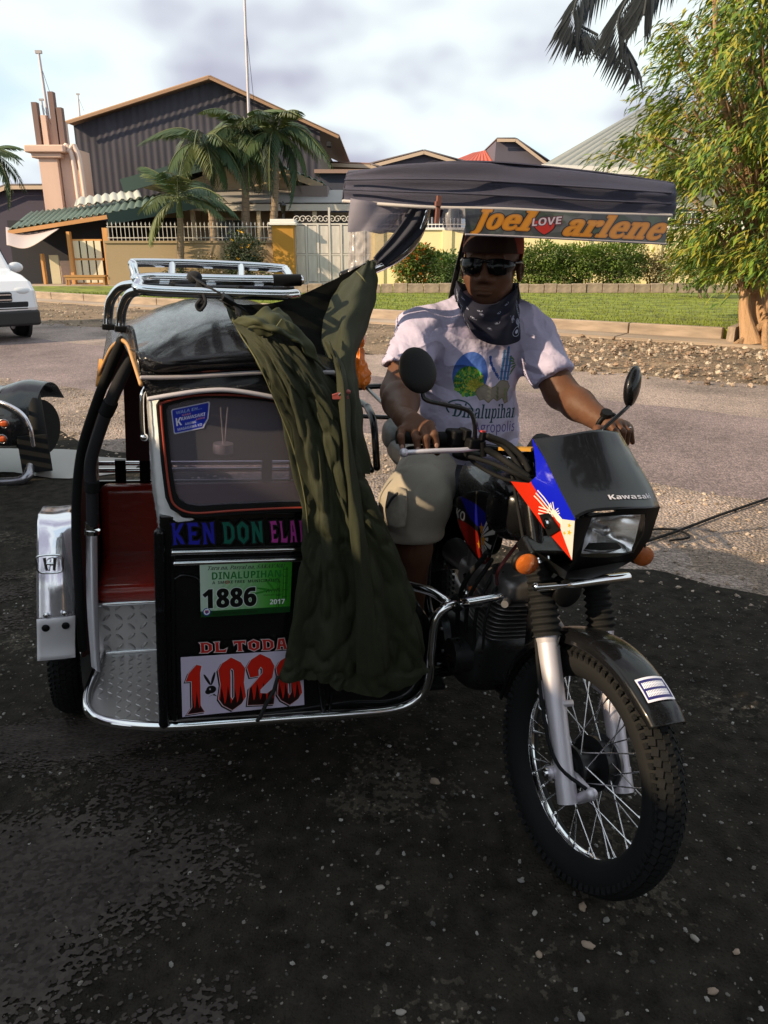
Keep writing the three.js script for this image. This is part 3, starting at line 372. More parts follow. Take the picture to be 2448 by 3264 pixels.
farHouse('distant_house', 'distant grey gable just above the left half of the canopy', [[-1.502, 6.341, -55], [2.578, 7.336, -55], [4.707, 6.729, -55], [5.165, 6.618, -55]], -55, 9, greyWall, [[0, 1, greyRoof], [1, 3, greyRoof]]);
farHouse('distant_house', 'distant grey gabled house beside the red roof', [[8.139, 7.396, -62], [8.205, 8.882, -62], [9.558, 8.882, -62], [11.97, 7.271, -62]], -62, 10, greyWall, [[1, 2, greyRoof], [2, 3, greyRoof]], (t, X) => { const a = [4.522, 7.396, -62], b = [8.139, 8.851, -62]; mesh('red_roof', roofSheet([a[0] - X, a[1], -0.5], [b[0] - X, a[1], -0.5], [b[0] - X, b[1], -6], [lerp(a[0], b[0], 0.72) - X, b[1] - 0.2, -6], 10), mat([0.55, 0.1, 0.05], 0.6), t, 'bright red roof slope'); });
farHouse('distant_house', 'low pale roofs between the dark house and the canopy', [[-3.99, 5.798, -50], [-3.566, 6.152, -50], [-0.813, 6.051, -50], [0.014, 5.748, -50]], -50, 6, mat([0.3, 0.22, 0.16], 0.9), [[0, 1, greyRoof], [1, 2, mat([0.36, 0.2, 0.15], 0.8)], [2, 3, greyRoof]]);
farHouse('distant_house', 'dull grey house behind the far palm at the picture edge', [[-23.876, 3.902, -48], [-21.592, 4.769, -48], [-19.324, 4.769, -48], [-19.367, 3.902, -48]], -48, 8, mat([0.07, 0.06, 0.09], 0.9), [[0, 1, greyRoof], [1, 2, greyRoof], [2, 3, greyRoof]]);
{ // house with big ribbed pale green roof, right behind the tree
  const t = thing('ribbed_roof_house', 'house with large pale ribbed roof partly behind the big tree', 'house', [[10.403, 4.042, -36][0], 0, -36]); const X = t.position.x, S = (p) => [p[0] - X, p[1], p[2] + 36];
  mesh('roof', roofSheet(S([6.754, 4.811, -36]), S([21.338, 4.318, -36]), S([21.722, 8.855, -44]), S([13.398, 8.369, -44]), 40), mat(0xffffff, 0.55, { map: rep(blotch([0.33, 0.33, 0.3], 0.2, 3, 67), 0.3) }), t);
  mesh('fascia', bar(S([6.74, 4.729, -35.9]), S([21.294, 4.237, -35.9]), 0.1, 0.28), whitePaint, t);
  const a = [7.879, 4.641, -37]; mesh('wall', box(16, a[1], 0.3, [S(a)[0] + 8, a[1] / 2, -1]), mat([0.72, 0.66, 0.5], 0.9), t);
  for (let k = 0; k < 4; k++) { const f = mesh('window', box(1.5, 1.3, 0.1, [S(a)[0] + 2 + k * 3.6, 2.6, -0.82]), whitePaint, t); mesh('pane', box(1.3, 1.1, 0.03, [S(a)[0] + 2 + k * 3.6, 2.6, -0.76]), phys([0.03, 0.035, 0.05], 0.1), f); }
}
{ const t = thing('bungalow', 'dull blue bungalow with flat roof edge between the palms and the gate', 'house', [[-2.003, 3.299, -36][0], 0, -36]); const a = [-2.776, 4.501, -36], b = [0.01, 4.501, -36], X = t.position.x; mesh('wall', box(b[0] - a[0], a[1], 3, [(a[0] + b[0]) / 2 - X, a[1] / 2, -1.5]), mat([0.05, 0.055, 0.085], 0.8), t); mesh('roof', box(b[0] - a[0] + 0.4, 0.15, 3.6, [(a[0] + b[0]) / 2 - X, a[1] + 0.075, -1.5]), mat([0.3, 0.2, 0.17], 0.8), t); }

// ---------- vegetation ----------
function leafCloud(list, fold = 0.25) { // list of [pos, dir, up, len, width]: folded pointed leaves
  const P = [], I = []; let n = 0; const d = V(0, 0, 0), u = V(0, 0, 0), s = V(0, 0, 0);
  for (const [p, dir, up, L, w] of list) { d.set(...dir).normalize(); u.set(...up); s.crossVectors(d, u).normalize(); u.crossVectors(s, d); const m = 0.45 * L;
    P.push(p[0], p[1], p[2], p[0] + d.x * m + s.x * w + u.x * w * fold, p[1] + d.y * m + s.y * w + u.y * w * fold, p[2] + d.z * m + s.z * w + u.z * w * fold, p[0] + d.x * L - u.x * L * 0.12, p[1] + d.y * L - u.y * L * 0.12, p[2] + d.z * L - u.z * L * 0.12, p[0] + d.x * m - s.x * w + u.x * w * fold, p[1] + d.y * m - s.y * w + u.y * w * fold, p[2] + d.z * m - s.z * w + u.z * w * fold, p[0] + d.x * m, p[1] + d.y * m, p[2] + d.z * m);
    I.push(n, n + 1, n + 4, n + 4, n + 1, n + 2, n, n + 4, n + 3, n + 4, n + 2, n + 3); n += 5; }
  const g = new THREE.BufferGeometry(); g.setAttribute('position', new THREE.Float32BufferAttribute(P, 3)); g.setIndex(I); g.computeVertexNormals(); return g;
}
const leafMat = (r, g, b) => phys([r, g, b], 0.75, { side: THREE.DoubleSide, transmission: 0.25, thickness: 0 });
const bark = mat(0xffffff, 0.95, { map: blotch([0.3, 0.22, 0.15], 0.5, 6, 71), bumpMap: rep(grain, 3), bumpScale: 0.02 });
const palmGreen = leafMat(0.06, 0.105, 0.03), palmMat = [palmGreen, leafMat(0.1, 0.13, 0.03), leafMat(0.035, 0.075, 0.03)];
function frond(len, droop, leafLen, n, hang) { // a pinnate leaf along +x, arching down
  const ax = (t) => [len * (t - 0.12 * droop * t * t), len * (0.42 * t - droop * t * t), 0], L = [];
  for (let k = 2; k <= n; k++) { const t = k / n, p = ax(t), q = ax(Math.min(t + 0.02, 1.02)), dx = q[0] - p[0], dy = q[1] - p[1], m = Math.hypot(dx, dy); const l = leafLen * (0.45 + 0.9 * Math.sin(Math.PI * Math.min(1, 0.12 + t * 0.85))) * rr(0.85, 1.1); for (const s of [-1, 1]) L.push([p, [dx / m * 0.75, dy / m * 0.75 - hang * rr(0.7, 1.2), s * rr(0.75, 1)], [0, 1, 0.2 * s], l, l * 0.055]); }
  const pts = []; for (let k = 0; k <= 8; k++) pts.push(ax(k / 8)); return [leafCloud(L, 0.2), tube(pts, 0.02 * len / 2.2, { n: 20, seg: 5 })];
}
function palm(label, base, top, r, fr, len, droop, hang, cat = 'palm tree') {
  const t = thing('palm_tree', label, cat, base), T = V(top).sub(V(base)); const mid = T.clone().multiplyScalar(0.5).add(V(0.04 * T.y, 0, 0));
  const rings = []; for (let k = 0; k <= 24; k++) { const a = k / 24; rings.push([lerp(lerp(0, mid.x, a), lerp(mid.x, T.x, a), a), T.y * a, lerp(0, T.z, a)]); }
  const tr = []; for (let k = 0; k < 24; k++) tr.push(cyl(rings[k], rings[k + 1], r * (1.25 - 0.45 * k / 24) * (k % 2 ? 1 : 1.08), r * (1.2 - 0.45 * k / 24), 9, true)); mesh('trunk', tr, bark, t);
  mesh('crown_shaft', cyl(T.toArray(), [T.x, T.y + r * 5, T.z], r * 0.95, r * 0.5, 10), mat([0.1, 0.14, 0.05], 0.6), t);
  const kinds = [0, 1, 2].map((k) => frond(len * (0.9 + 0.1 * k), droop * (0.85 + 0.25 * k), len * 0.3, 30, hang * (0.8 + 0.3 * k)));
  for (let k = 0; k < fr; k++) { const kind = kinds[k % 3], a = k * 2.399 + rr(-0.2, 0.2), tilt = rr(-0.35, 0.75) - (k % 4 === 0 ? 0.5 : 0), M = M4([T.x, T.y + r * 4.6, T.z], [0, a, tilt], [1, 1, 1].map(() => rr(0.85, 1.1))); M.copy(new THREE.Matrix4().makeTranslation(T.x, T.y + r * 4.6, T.z)).multiply(new THREE.Matrix4().makeRotationY(a)).multiply(new THREE.Matrix4().makeRotationZ(tilt)); const f = new THREE.Mesh(kind[0], palmMat[k % 3]); f.name = 'frond'; f.applyMatrix4(M); f.castShadow = f.receiveShadow = true; t.add(f); const s = new THREE.Mesh(kind[1], palmMat[1]); s.name = 'rib'; s.castShadow = true; f.add(s); }
  return t;
}
palm('tall palm leaning leftmost of the three before the gabled house', [-6.424, 1.071, -31], [-6.646, 4.443, -31], 0.14, 20, 1.95, 0.8, 0.55);
palm('tall straight palm in the middle of the three before the gabled house', [-5.465, 1.063, -31.6], [-5.258, 4.849, -31.6], 0.15, 22, 2.0, 0.82, 0.55);
palm('tall palm nearest the gate pillar of the three before the gabled house', [-4.429, 1.067, -31.3], [-4.006, 4.848, -31.3], 0.14, 20, 2.0, 0.85, 0.55);
palm('short young palm in front of the tan wall', [-7.301, 0.139, -28.4], [-7.034, 2.472, -28.4], 0.13, 12, 1.9, 0.5, 0.35);
palm('dark far palm at the edge of the photo behind the parked car', [-19.663, 0.074, -40], [-18.78, 4.835, -40], 0.16, 16, 1.9, 0.8, 0.5);
function bush(label, c, rx, ry, n, m, size, flowers, fname, group, cat = 'shrub') {
  const t = thing('shrub', label, cat, [c[0], 0.15, c[2]], 0, group), L = [], F = [], H = ry * 2;
  const lumps = []; for (let k = 0; k < 9; k++) lumps.push([rr(-0.6, 0.6) * rx, ry * rr(0.5, 1.45), rr(-0.45, 0.45) * rx, rr(0.4, 0.62)]); lumps.push([0, ry * 0.9, 0, 0.8]);
  for (let k = 0; k < n; k++) { const q = lumps[k % lumps.length], a = rr(0, 6.283), z = rr(-1, 1), s = Math.sqrt(1 - z * z), rad = Math.pow(rnd(), 0.35) * q[3]; const p = [q[0] + rx * rad * s * Math.cos(a), Math.max(0.04, q[1] + ry * rad * z), q[2] + rx * 0.8 * rad * s * Math.sin(a)]; L.push([p, [s * Math.cos(a) + rr(-0.5, 0.5), z + rr(-0.4, 0.6), s * Math.sin(a) + rr(-0.5, 0.5)], [rr(-0.4, 0.4), 1, rr(-0.4, 0.4)], size * rr(0.7, 1.3), size * 0.3]); if (flowers && rnd() < flowers && rad > 0.5 * q[3]) F.push([p, [rr(-1, 1), rr(0.2, 1), rr(0.2, 1)], [rr(-1, 1), 1, rr(-1, 1)], size * 1.1, size * 0.5], [p, [rr(-1, 1), rr(0.2, 1), rr(0.2, 1)], [rr(-1, 1), 1, 0.4], size * 1.1, size * 0.5]); }
  mesh('foliage', leafCloud(L), m, t); const st_ = []; for (let k = 0; k < 5; k++) st_.push(cyl([rr(-0.2, 0.2) * rx, 0, rr(-0.1, 0.1)], [rr(-0.5, 0.5) * rx, ry * 1.1, rr(-0.3, 0.3) * rx], 0.025, 0.012, 6)); mesh('stem', st_, bark, t); if (F.length) mesh('blossom', leafCloud(F), fname, t);
}
const hedgeM = leafMat(0.12, 0.19, 0.016), hedgeM2 = leafMat(0.075, 0.14, 0.018), deepM = leafMat(0.035, 0.06, 0.022), orangeM = mat([0.8, 0.2, 0.02], 0.7, { side: THREE.DoubleSide }), yellowM = mat([0.85, 0.5, 0.04], 0.7, { side: THREE.DoubleSide }), whiteF = mat([0.75, 0.62, 0.55], 0.7, { side: THREE.DoubleSide });
bush('hedge shrub dotted with orange blossom at the near end of the hedge', [0.986, 0.778, -26.2], 0.95, 0.82, 5600, hedgeM, 0.1, 0.07, orangeM, 'hedge shrubs');
bush('dark green hedge shrub directly behind the driver\'s shoulder and ear', [2.023, 0.784, -26], 0.98, 0.78, 5400, hedgeM2, 0.1, 0.006, orangeM, 'hedge shrubs');
bush('hedge shrub hidden mostly behind the driver\'s head', [3.318, 0.778, -26.2], 0.9, 0.78, 4200, hedgeM2, 0.1, 0, null, 'hedge shrubs');
bush('hedge shrub just past the driver\'s other ear', [4.861, 0.784, -26], 1.05, 0.78, 5800, hedgeM, 0.1, 0, null, 'hedge shrubs');
bush('second hedge shrub past the driver, with dense tops', [6.229, 0.781, -26.1], 1.1, 0.8, 6200, hedgeM, 0.1, 0, null, 'hedge shrubs');
bush('tallest hedge shrub below the lettered visor\'s far end', [7.471, 0.812, -26], 1.1, 0.86, 6400, hedgeM, 0.1, 0, null, 'hedge shrubs');
bush('pale thin hedge shrub at the gap before the big tree', [8.769, 0.776, -26.3], 0.8, 0.74, 3000, leafMat(0.22, 0.17, 0.06), 0.085, 0, null, 'hedge shrubs');
bush('dark leafy shrub standing under the big tree', [8.835, 1.013, -22], 1.1, 0.85, 3200, hedgeM2, 0.1, 0, null, 'hedge shrubs');
bush('dense dark bush with yellow blossoms beside the ochre pillar', [-4.742, 1.415, -27.8], 0.95, 1.0, 4200, deepM, 0.1, 0.008, yellowM);
bush('loose dry brown shrub between the young palm and the dark bush', [-6.279, 1.109, -28.2], 0.85, 0.66, 1300, leafMat(0.16, 0.13, 0.06), 0.08, 0.05, whiteF);
bush('small shrub of pale blossoms at the foot of the ochre pillar', [-3.968, 0.9, -27.2], 0.42, 0.42, 500, hedgeM2, 0.08, 0.3, whiteF);
bush('low dark plant at the foot of the young palm', [-7.268, 0.653, -28], 0.5, 0.5, 700, deepM, 0.09, 0, null);
{ // the big tree at the right
  const base = [6.207, 0, -12.863], t = thing('big_tree', 'large leafy tree with twisted trunks and sunlit drooping leaves', 'tree', [base[0], 0, base[2]]); const X = base[0], Z = base[2];
  const S = (p) => [p[0] - X, p[1], p[2] - Z];
  const trunks = [[[0.1, -0.1, 0.1], S([6.147, 0.729, -13.2]), S([6.116, 1.312, -13.2]), S([5.861, 2.222, -13.2]), S([5.089, 3.697, -13]), S([4.735, 5.24, -13])], [[-0.25, -0.05, 0.2], S([5.89, 0.631, -13]), S([5.916, 1.098, -13.1]), S([6.123, 1.737, -13.2]), S([6.241, 3.102, -13.3]), S([6.133, 4.975, -13.3])], [[0.45, -0.05, 0.15], S([6.206, 0.752, -12.8]), S([6.238, 1.455, -13]), S([6.552, 2.569, -13.3]), S([6.822, 4.249, -13.3])]];
  const tm = mat(0xffffff, 0.95, { map: blotch([0.44, 0.27, 0.15], 0.5, 6, 72), bumpMap: rep(grain, 3), bumpScale: 0.03 });
  trunks.forEach((q, k) => { const g = new THREE.TubeGeometry(new THREE.CatmullRomCurve3(q.map((p) => V(p))), 60, 1, 12), a = g.attributes.position, n = g.attributes.normal, c = new THREE.CatmullRomCurve3(q.map((p) => V(p))); for (let i = 0; i < a.count; i++) { const ring = Math.floor(i / 13) / 60, r = lerp([0.15, 0.085, 0.11][k], 0.03, Math.pow(ring, 0.7)) * (1 + 0.18 * NZ.noise(ring * 14, (i % 13) * 0.9, k)) + 0.13 * Math.exp(-ring * 16), o = c.getPointAt(ring); a.setXYZ(i, o.x + n.getX(i) * r, o.y + n.getY(i) * r, o.z + n.getZ(i) * r); } g.computeVertexNormals(); mesh('trunk', g, tm, t); });
  for (const [dx, dz] of [[-0.55, 0.25], [-0.2, 0.6], [0.5, 0.55]]) mesh('root', tube([[0, 0.35, 0.05], [dx * 0.5, 0.14, dz * 0.5], [dx, -0.02, dz]], 0.06, { n: 14 }), tm, t);
  // limbs with hanging sprays of long leaves
  const L = [[], [], []], limbs = [];
  const tips = [];
  const E = [[5.609, 1.101, -13], [4.799, 1.595, -13], [4.776, 2.345, -13], [3.658, 2.676, -13], [3.79, 3.13, -13], [4.245, 3.759, -13], [4.492, 4.545, -13], [4.586, 5.353, -13]]; // the crown's outline towards the street, rising
  const edge = (y) => { for (let k = 0; k < E.length - 1; k++) if (y <= E[k + 1][1] || k === E.length - 2) return lerp(E[k][0], E[k + 1][0], clamp((y - E[k][1]) / (E[k + 1][1] - E[k][1]), 0, 1)); };
  for (let k = 0; k < 900; k++) { for (;;) { const y = rr(E[0][1] + 0.1, E[7][1] + 0.4), x = lerp(edge(y) + 0.15, X + 1.7, Math.pow(rnd(), 0.9)), z = rr(-15.4, -11.4); if (NZ.noise(x * 1.5, y * 1.8, 3.3 + z * 0.25) < -0.09) continue; tips.push([x - X, y, z - Z]); break; } }
  for (const tip of tips) {
    const q = trunks[Math.floor(rnd() * 3)], h = clamp(tip[1] * rr(0.45, 0.8), 1.2, 6.5), o = along(q, clamp(h / q[q.length - 1][1], 0.2, 0.95)); const m = [lerp(o[0], tip[0], 0.5), lerp(o[1], tip[1], 0.5) + rr(0.1, 0.5), lerp(o[2], tip[2], 0.5)];
    if (rnd() < 0.35) limbs.push(tube([o, m, tip], 0.014, { n: 8, seg: 5, caps: false }));
    const main = [tip[0] - o[0], 0, tip[2] - o[2]], ml = Math.hypot(main[0], main[2]) || 1, ax = [main[0] / ml * 0.6 + rr(-0.5, 0.2), rr(-0.9, -0.2), main[2] / ml * 0.5 + rr(-0.3, 0.3)];
    const len = rr(0.3, 0.6); for (let i = 0; i < 42; i++) { const a = rnd(), p = [tip[0] + ax[0] * len * a + rr(-0.16, 0.16), tip[1] + ax[1] * len * a + rr(-0.14, 0.16), tip[2] + ax[2] * len * a + rr(-0.16, 0.16)]; L[Math.floor(rnd() * 3)].push([p, [ax[0] + rr(-0.8, 0.5), ax[1] * 0.7 + rr(-0.7, 0.35), ax[2] + rr(-0.7, 0.7)], [rr(-0.5, 0.5), 1, rr(-0.5, 0.5)], rr(0.12, 0.24), rr(0.014, 0.026)]); }
  }
  mesh('limb', limbs, tm, t); L.forEach((l, k) => mesh('crown', leafCloud(l), [leafMat(0.17, 0.27, 0.014), leafMat(0.055, 0.13, 0.012), leafMat(0.32, 0.3, 0.02)][k], t));
}
{ // coconut fronds reaching in from above right
  const c = [3.541, 4.773, -9], t = thing('coconut_palm', 'coconut palm whose bluish drooping fronds hang into the top of the sky', 'palm tree', [c[0] + 4.2, 0, c[2] + 0.6]); const hgt = c[1], hx = -4.2, hz = -0.6;
  mesh('trunk', tube([[0, 0, 0], [-0.4, hgt * 0.45, 0], [-1.9, hgt * 0.82, -0.3], [hx, hgt, hz]], 0.14, { n: 40 }), bark, t);
  const fm = leafMat(0.035, 0.045, 0.055);
  const hang = (pts, leaf) => { const L = []; for (let k = 3; k <= 60; k++) { const p = along(pts, k / 60), q = along(pts, Math.min(1, k / 60 + 0.02)), d = V(q).sub(V(p)).normalize(); for (const s of [-1, 1]) { const l = leaf * (0.6 + 0.6 * Math.sin(Math.PI * k / 62)) * rr(0.85, 1.1); L.push([p, [d.x * 0.35 - 0.16 + s * 0.36, d.y * 0.4 - 0.75 * rr(0.8, 1.15), d.z * 0.3 + s * rr(0.1, 0.3)], [0.2, 0.3, 1], l, 0.017]); } } return [leafCloud(L, 0.2), tube(pts, 0.014, { n: 30, seg: 5 })]; };
  const S = (p) => [p[0] - c[0] + hx, p[1], p[2] - c[2] + hz];
  for (const pts of [[[hx, hgt, hz], S([2.9, 4.589, -8.9]), S([2.284, 4.219, -8.8]), S([1.939, 3.885, -8.7]), S([1.862, 3.613, -8.7]), S([2.101, 3.475, -8.7])], [[hx, hgt, hz], S([2.989, 4.377, -8.6]), S([2.599, 4.09, -8.5]), S([2.304, 3.728, -8.4]), S([2.221, 3.464, -8.4]), S([2.43, 3.154, -8.4])], [[hx, hgt, hz], S([3.079, 4.38, -8.4]), S([2.703, 4.103, -8.2]), S([2.414, 3.791, -8.1]), S([2.371, 3.503, -8.1])], [[hx, hgt, hz], [hx + 1.2, hgt + 0.5, 0.5], [hx + 2.4, hgt, 0.8], [hx + 3, hgt - 0.9, 1]], [[hx, hgt, hz], [hx + 0.6, hgt + 0.7, 1.2], [hx + 1, hgt, 2.3]]]) { const [a, b] = hang(pts, 0.42); const f = mesh('frond', a, fm, t); mesh('rib', b, fm, f); }
}

// ---------- the tricycle: motorcycle with sidecar, canopy and visor ----------
// vehicle axes: x to the rider's left, y up, z forward; the whole vehicle leans a little, the fork is turned a little further
const frameOf = (yaw, lean, o) => new THREE.Matrix4().compose(V(o), new THREE.Quaternion().setFromEuler(new THREE.Euler(0, yaw * Math.PI / 180, -lean * Math.PI / 180, 'YXZ')), V(1, 1, 1));
const LF = frameOf(16, 4, [0.467, 0.0007, -1.568]), GF = frameOf(24, 8.07, [0.449, 0.003, -1.557]), G2L = LF.clone().invert().multiply(GF);
const sg = (g) => g.applyMatrix4(G2L), gp = (p) => V(p).applyMatrix4(G2L).toArray();
function vehicleThing(name, label, category, base = [0, 0, 0], group) { const o = thing(name, label, category, V(base).applyMatrix4(LF).toArray(), 0, group); o.quaternion.setFromRotationMatrix(LF); o.userData.base = V(base); return o; }
const strip = (o) => { delete o.userData.base; };
const trike = vehicleThing('motor_tricycle', 'black motorcycle with chrome trimmed passenger sidecar and dark canopy over its rider', 'tricycle');
const part = (name, parent = trike, label) => { const g = new THREE.Group(); g.name = name; parent.add(g); if (label) g.userData.label = label; return g; };
const T = (name, geo, m, parent = trike, label) => mesh(name, geo, m, parent, label);

// --- front wheel
function tyreGeo(R, r, c, width = 1) { const g = new THREE.TorusGeometry(R, r, 18, 90); g.scale(1, 1, width); g.rotateY(Math.PI / 2); return g.translate(...c); }
function treadGeo(R, r, c, n = 84) { const a = []; for (let k = 0; k < n; k++) { const t = k / n * 6.283; for (const [ph, off] of [[-0.8, 0.2], [-0.42, 0.7], [-0.06, 0.2], [0.3, 0.7], [0.66, 0.2]]) { const tt = t + off / n * 6.283, rad = R + (r + 0.0005) * Math.cos(ph); a.push(new THREE.BoxGeometry(0.0155, 0.006, 0.0165).applyMatrix4(new THREE.Matrix4().makeRotationX(-tt).multiply(M4([(r + 0.0005) * Math.sin(ph), rad, 0], [0, ph * 0.5, -ph])))); } for (const s of [-1, 1]) a.push(new THREE.BoxGeometry(0.005, 0.024, 0.012).applyMatrix4(new THREE.Matrix4().makeRotationX(-t).multiply(M4([s * (r * 0.93), R + r * 0.36, 0], [0, 0, s * -0.36])))); } return mergeGeometries(a.map(clean)).translate(...c); }
function wheel(name, c, R, r, parent, f = (g) => g, spokes = 36) {
  const w = part(name, parent); w.userData.base = parent.userData.base;
  T('tyre', f(tyreGeo(R - r, r, c)), rubber, w); stuff(T('tread', f(treadGeo(R - r, r, c)), rubber, w));
  const ri = R - 2 * r + 0.012, prof = [[ri - 0.012, -0.008], [ri - 0.012, 0.008], [ri - 0.004, 0.016], [ri, 0.024], [ri + 0.016, 0.032], [ri + 0.016, 0.026], [ri + 0.003, 0.018], [ri + 0.003, -0.018], [ri + 0.016, -0.026], [ri + 0.016, -0.032], [ri, -0.024], [ri - 0.004, -0.016], [ri - 0.012, -0.008]];
  T('rim', f(new THREE.LatheGeometry(prof.map(([a, b]) => new THREE.Vector2(a, b)), 96).rotateZ(Math.PI / 2).translate(...c)), chrome, w);
  T('hub', f(join([cyl([c[0] - 0.052, c[1], c[2]], [c[0] + 0.052, c[1], c[2]], 0.036, 0.036, 24), cyl([c[0] - 0.042, c[1], c[2]], [c[0] - 0.034, c[1], c[2]], 0.052, 0.052, 24), cyl([c[0] + 0.02, c[1], c[2]], [c[0] + 0.055, c[1], c[2]], 0.068, 0.06, 28), cyl([c[0] - 0.1, c[1], c[2]], [c[0] + 0.1, c[1], c[2]], 0.009, 0.009, 12)])), mat([0.03, 0.03, 0.032], 0.4, { metalness: 0.6 }), w);
  for (let k = 0; k < spokes; k++) { const a = k / spokes * 6.283, s = k % 2 ? 1 : -1, b = a + (k % 4 < 2 ? 1 : -1) * 0.62, h = [c[0] + s * 0.036, c[1] + 0.048 * Math.sin(b), c[2] + 0.048 * Math.cos(b)], e = [c[0] + s * 0.006, c[1] + (ri - 0.01) * Math.sin(a), c[2] + (ri - 0.01) * Math.cos(a)]; T('spoke', f(join([cyl(h, e, 0.0017, 0.0017, 6, true), cyl([lerp(h[0], e[0], 0.92), lerp(h[1], e[1], 0.92), lerp(h[2], e[2], 0.92)], e, 0.0032, 0.0032, 6)])), chrome, w); }
  return w;
}
const AX = [0, 0.298, 0];
const fw = wheel('front_wheel', AX, 0.298, 0.043, trike, sg);
T('brake_plate', sg(join([cyl([0.055, 0.298, 0], [0.07, 0.298, 0], 0.07, 0.062, 30), cyl([0.07, 0.298, 0], [0.076, 0.298, 0], 0.02, 0.02)])), mat([0.25, 0.25, 0.26], 0.4, { metalness: 0.9 }), trike);
T('brake_arm', sg(join([cyl([-0.06, 0.262, 0.07], [-0.06, 0.295, 0.1], 0.012, 0.014), ball(0.015, [-0.06, 0.298, 0.103]), ball(0.012, [-0.06, 0.26, 0.068]), cyl([-0.05, 0.3, 0.0], [-0.058, 0.298, 0.1], 0.008, 0.008)])), alloy);
// --- fork
const fz = (y) => 0.03 - 0.555 * (y - 0.31), fp = (x, y) => [x, y, fz(y)];
for (const x of [-0.085, 0.085]) {
  const leg = T('fork_leg', sg(join([cyl(fp(x, 0.262), fp(x, 0.575), 0.022, 0.0265, 24), cyl(fp(x, 0.575), fp(x, 0.592), 0.0265, 0.03, 24), cyl(fp(x, 0.25), fp(x, 0.3), 0.024, 0.024, 20), cyl([x * 0.75, 0.298, 0.008], [x * 1.3, 0.298, 0.008], 0.016, 0.016), box(0.02, 0.035, 0.05, [x, 0.46, fz(0.46) - 0.03]), cyl([x, 0.455, fz(0.46) + 0.02], [x + 0.03, 0.46, fz(0.46) + 0.03], 0.008, 0.008)])), alloy);
  T('axle_nut', sg(join([cyl([x * 1.28, 0.298, 0.008], [x * 1.42, 0.298, 0.008], 0.013, 0.013, 6), cyl([x * 1.36, 0.298, 0.008], [x * 1.5, 0.298, 0.008], 0.007, 0.007, 8)])), chrome, leg);
  const rib = []; for (let k = 0; k <= 72; k++) { const a = k / 72; rib.push(new THREE.Vector2(0.027 + 0.007 * (0.5 + 0.5 * Math.cos(a * 11 * 6.283)) + 0.003 * (1 - a), a * 0.185)); }
  const q = new THREE.Quaternion().setFromUnitVectors(V(0, 1, 0), V(fp(0, 1)).sub(V(fp(0, 0))).normalize());
  T('fork_gaiter', sg(new THREE.LatheGeometry(rib, 24).applyQuaternion(q).translate(...fp(x, 0.588))), rubber);
  T('fork_tube', sg(cyl(fp(x, 0.74), fp(x, 0.99), 0.02, 0.02)), blackGloss); T('fork_ring', sg(cyl(fp(x, 0.742), fp(x, 0.756), 0.033, 0.033)), chrome);
}
T('fork_bracket', sg(join([box(0.25, 0.045, 0.07, fp(0, 0.775), [0.5, 0, 0], 0.012), box(0.25, 0.03, 0.08, fp(0, 0.95), [0.5, 0, 0], 0.012), cyl(fp(0, 0.75).map((v, k) => (k === 2 ? v - 0.05 : v)), fp(0, 0.97).map((v, k) => (k === 2 ? v - 0.05 : v)), 0.03, 0.03)])), blackGloss);
T('brake_cable', sg(tube([[-0.06, 0.3, 0.1], [-0.11, 0.34, 0.02], [-0.12, 0.46, -0.06], [-0.1, 0.62, -0.17], [-0.11, 0.8, -0.26], [-0.12, 0.97, -0.36]], 0.0045, { n: 50, seg: 7 })), rubber);
{ // front mudguard over the wheel
  const row = (deg, w, R, drop) => { const a = deg * Math.PI / 180, out = []; for (const u of [-1, -0.92, -0.6, 0, 0.6, 0.92, 1]) { const d = Math.abs(u) > 0.95 ? drop : Math.abs(u) > 0.8 ? drop * 0.5 : 0.012 * u * u; out.push([u * w, 0.298 + (R - d) * Math.sin(a), (R - d) * Math.cos(a)]); } return out; };
  const fd = T('mudguard', sg(patch([row(48, 0.046, 0.33, 0.02), row(56, 0.05, 0.33, 0.026), row(75, 0.053, 0.331, 0.03), row(95, 0.054, 0.331, 0.032), row(120, 0.053, 0.331, 0.032), row(150, 0.05, 0.331, 0.032), row(178, 0.046, 0.331, 0.03)], 24, 48, { t: 0.004 })), blackGloss);
  const dec = canvasTex(256, 128, (c) => { c.fillStyle = '#e9e6f2'; c.fillRect(0, 0, 256, 128); c.fillStyle = '#25206a'; c.fillRect(12, 12, 232, 104); c.fillStyle = '#f4f2fa'; for (let k = 0; k < 2; k++) for (let i = 0; i < 15; i++) { c.beginPath(); c.moveTo(30 + i * 13, 26 + k * 44); c.lineTo(40 + i * 13, 26 + k * 44); c.lineTo(37 + i * 13, 58 + k * 44); c.lineTo(27 + i * 13, 58 + k * 44); c.fill(); } c.fillRect(28, 36, 196, 5); c.fillRect(28, 84, 196, 5); });
  const rw = (deg) => { const a = deg * Math.PI / 180; return [-0.04, -0.015, 0.012, 0.037].map((x) => [x, 0.298 + (0.3375 - 0.012 * (x / 0.05) ** 2) * Math.sin(a), (0.3375 - 0.012 * (x / 0.05) ** 2) * Math.cos(a)]); };
  T('sticker', sg(patch([rw(67), rw(62), rw(57)], 8, 8)), mat(0xffffff, 0.4, { map: dec }), fd);
  for (const s of [-1, 1]) T('mudguard_stay', sg(join([bar(fp(s * 0.085, 0.52), [s * 0.066, 0.6, -0.1], 0.004, 0.02)])), blackGloss);
}
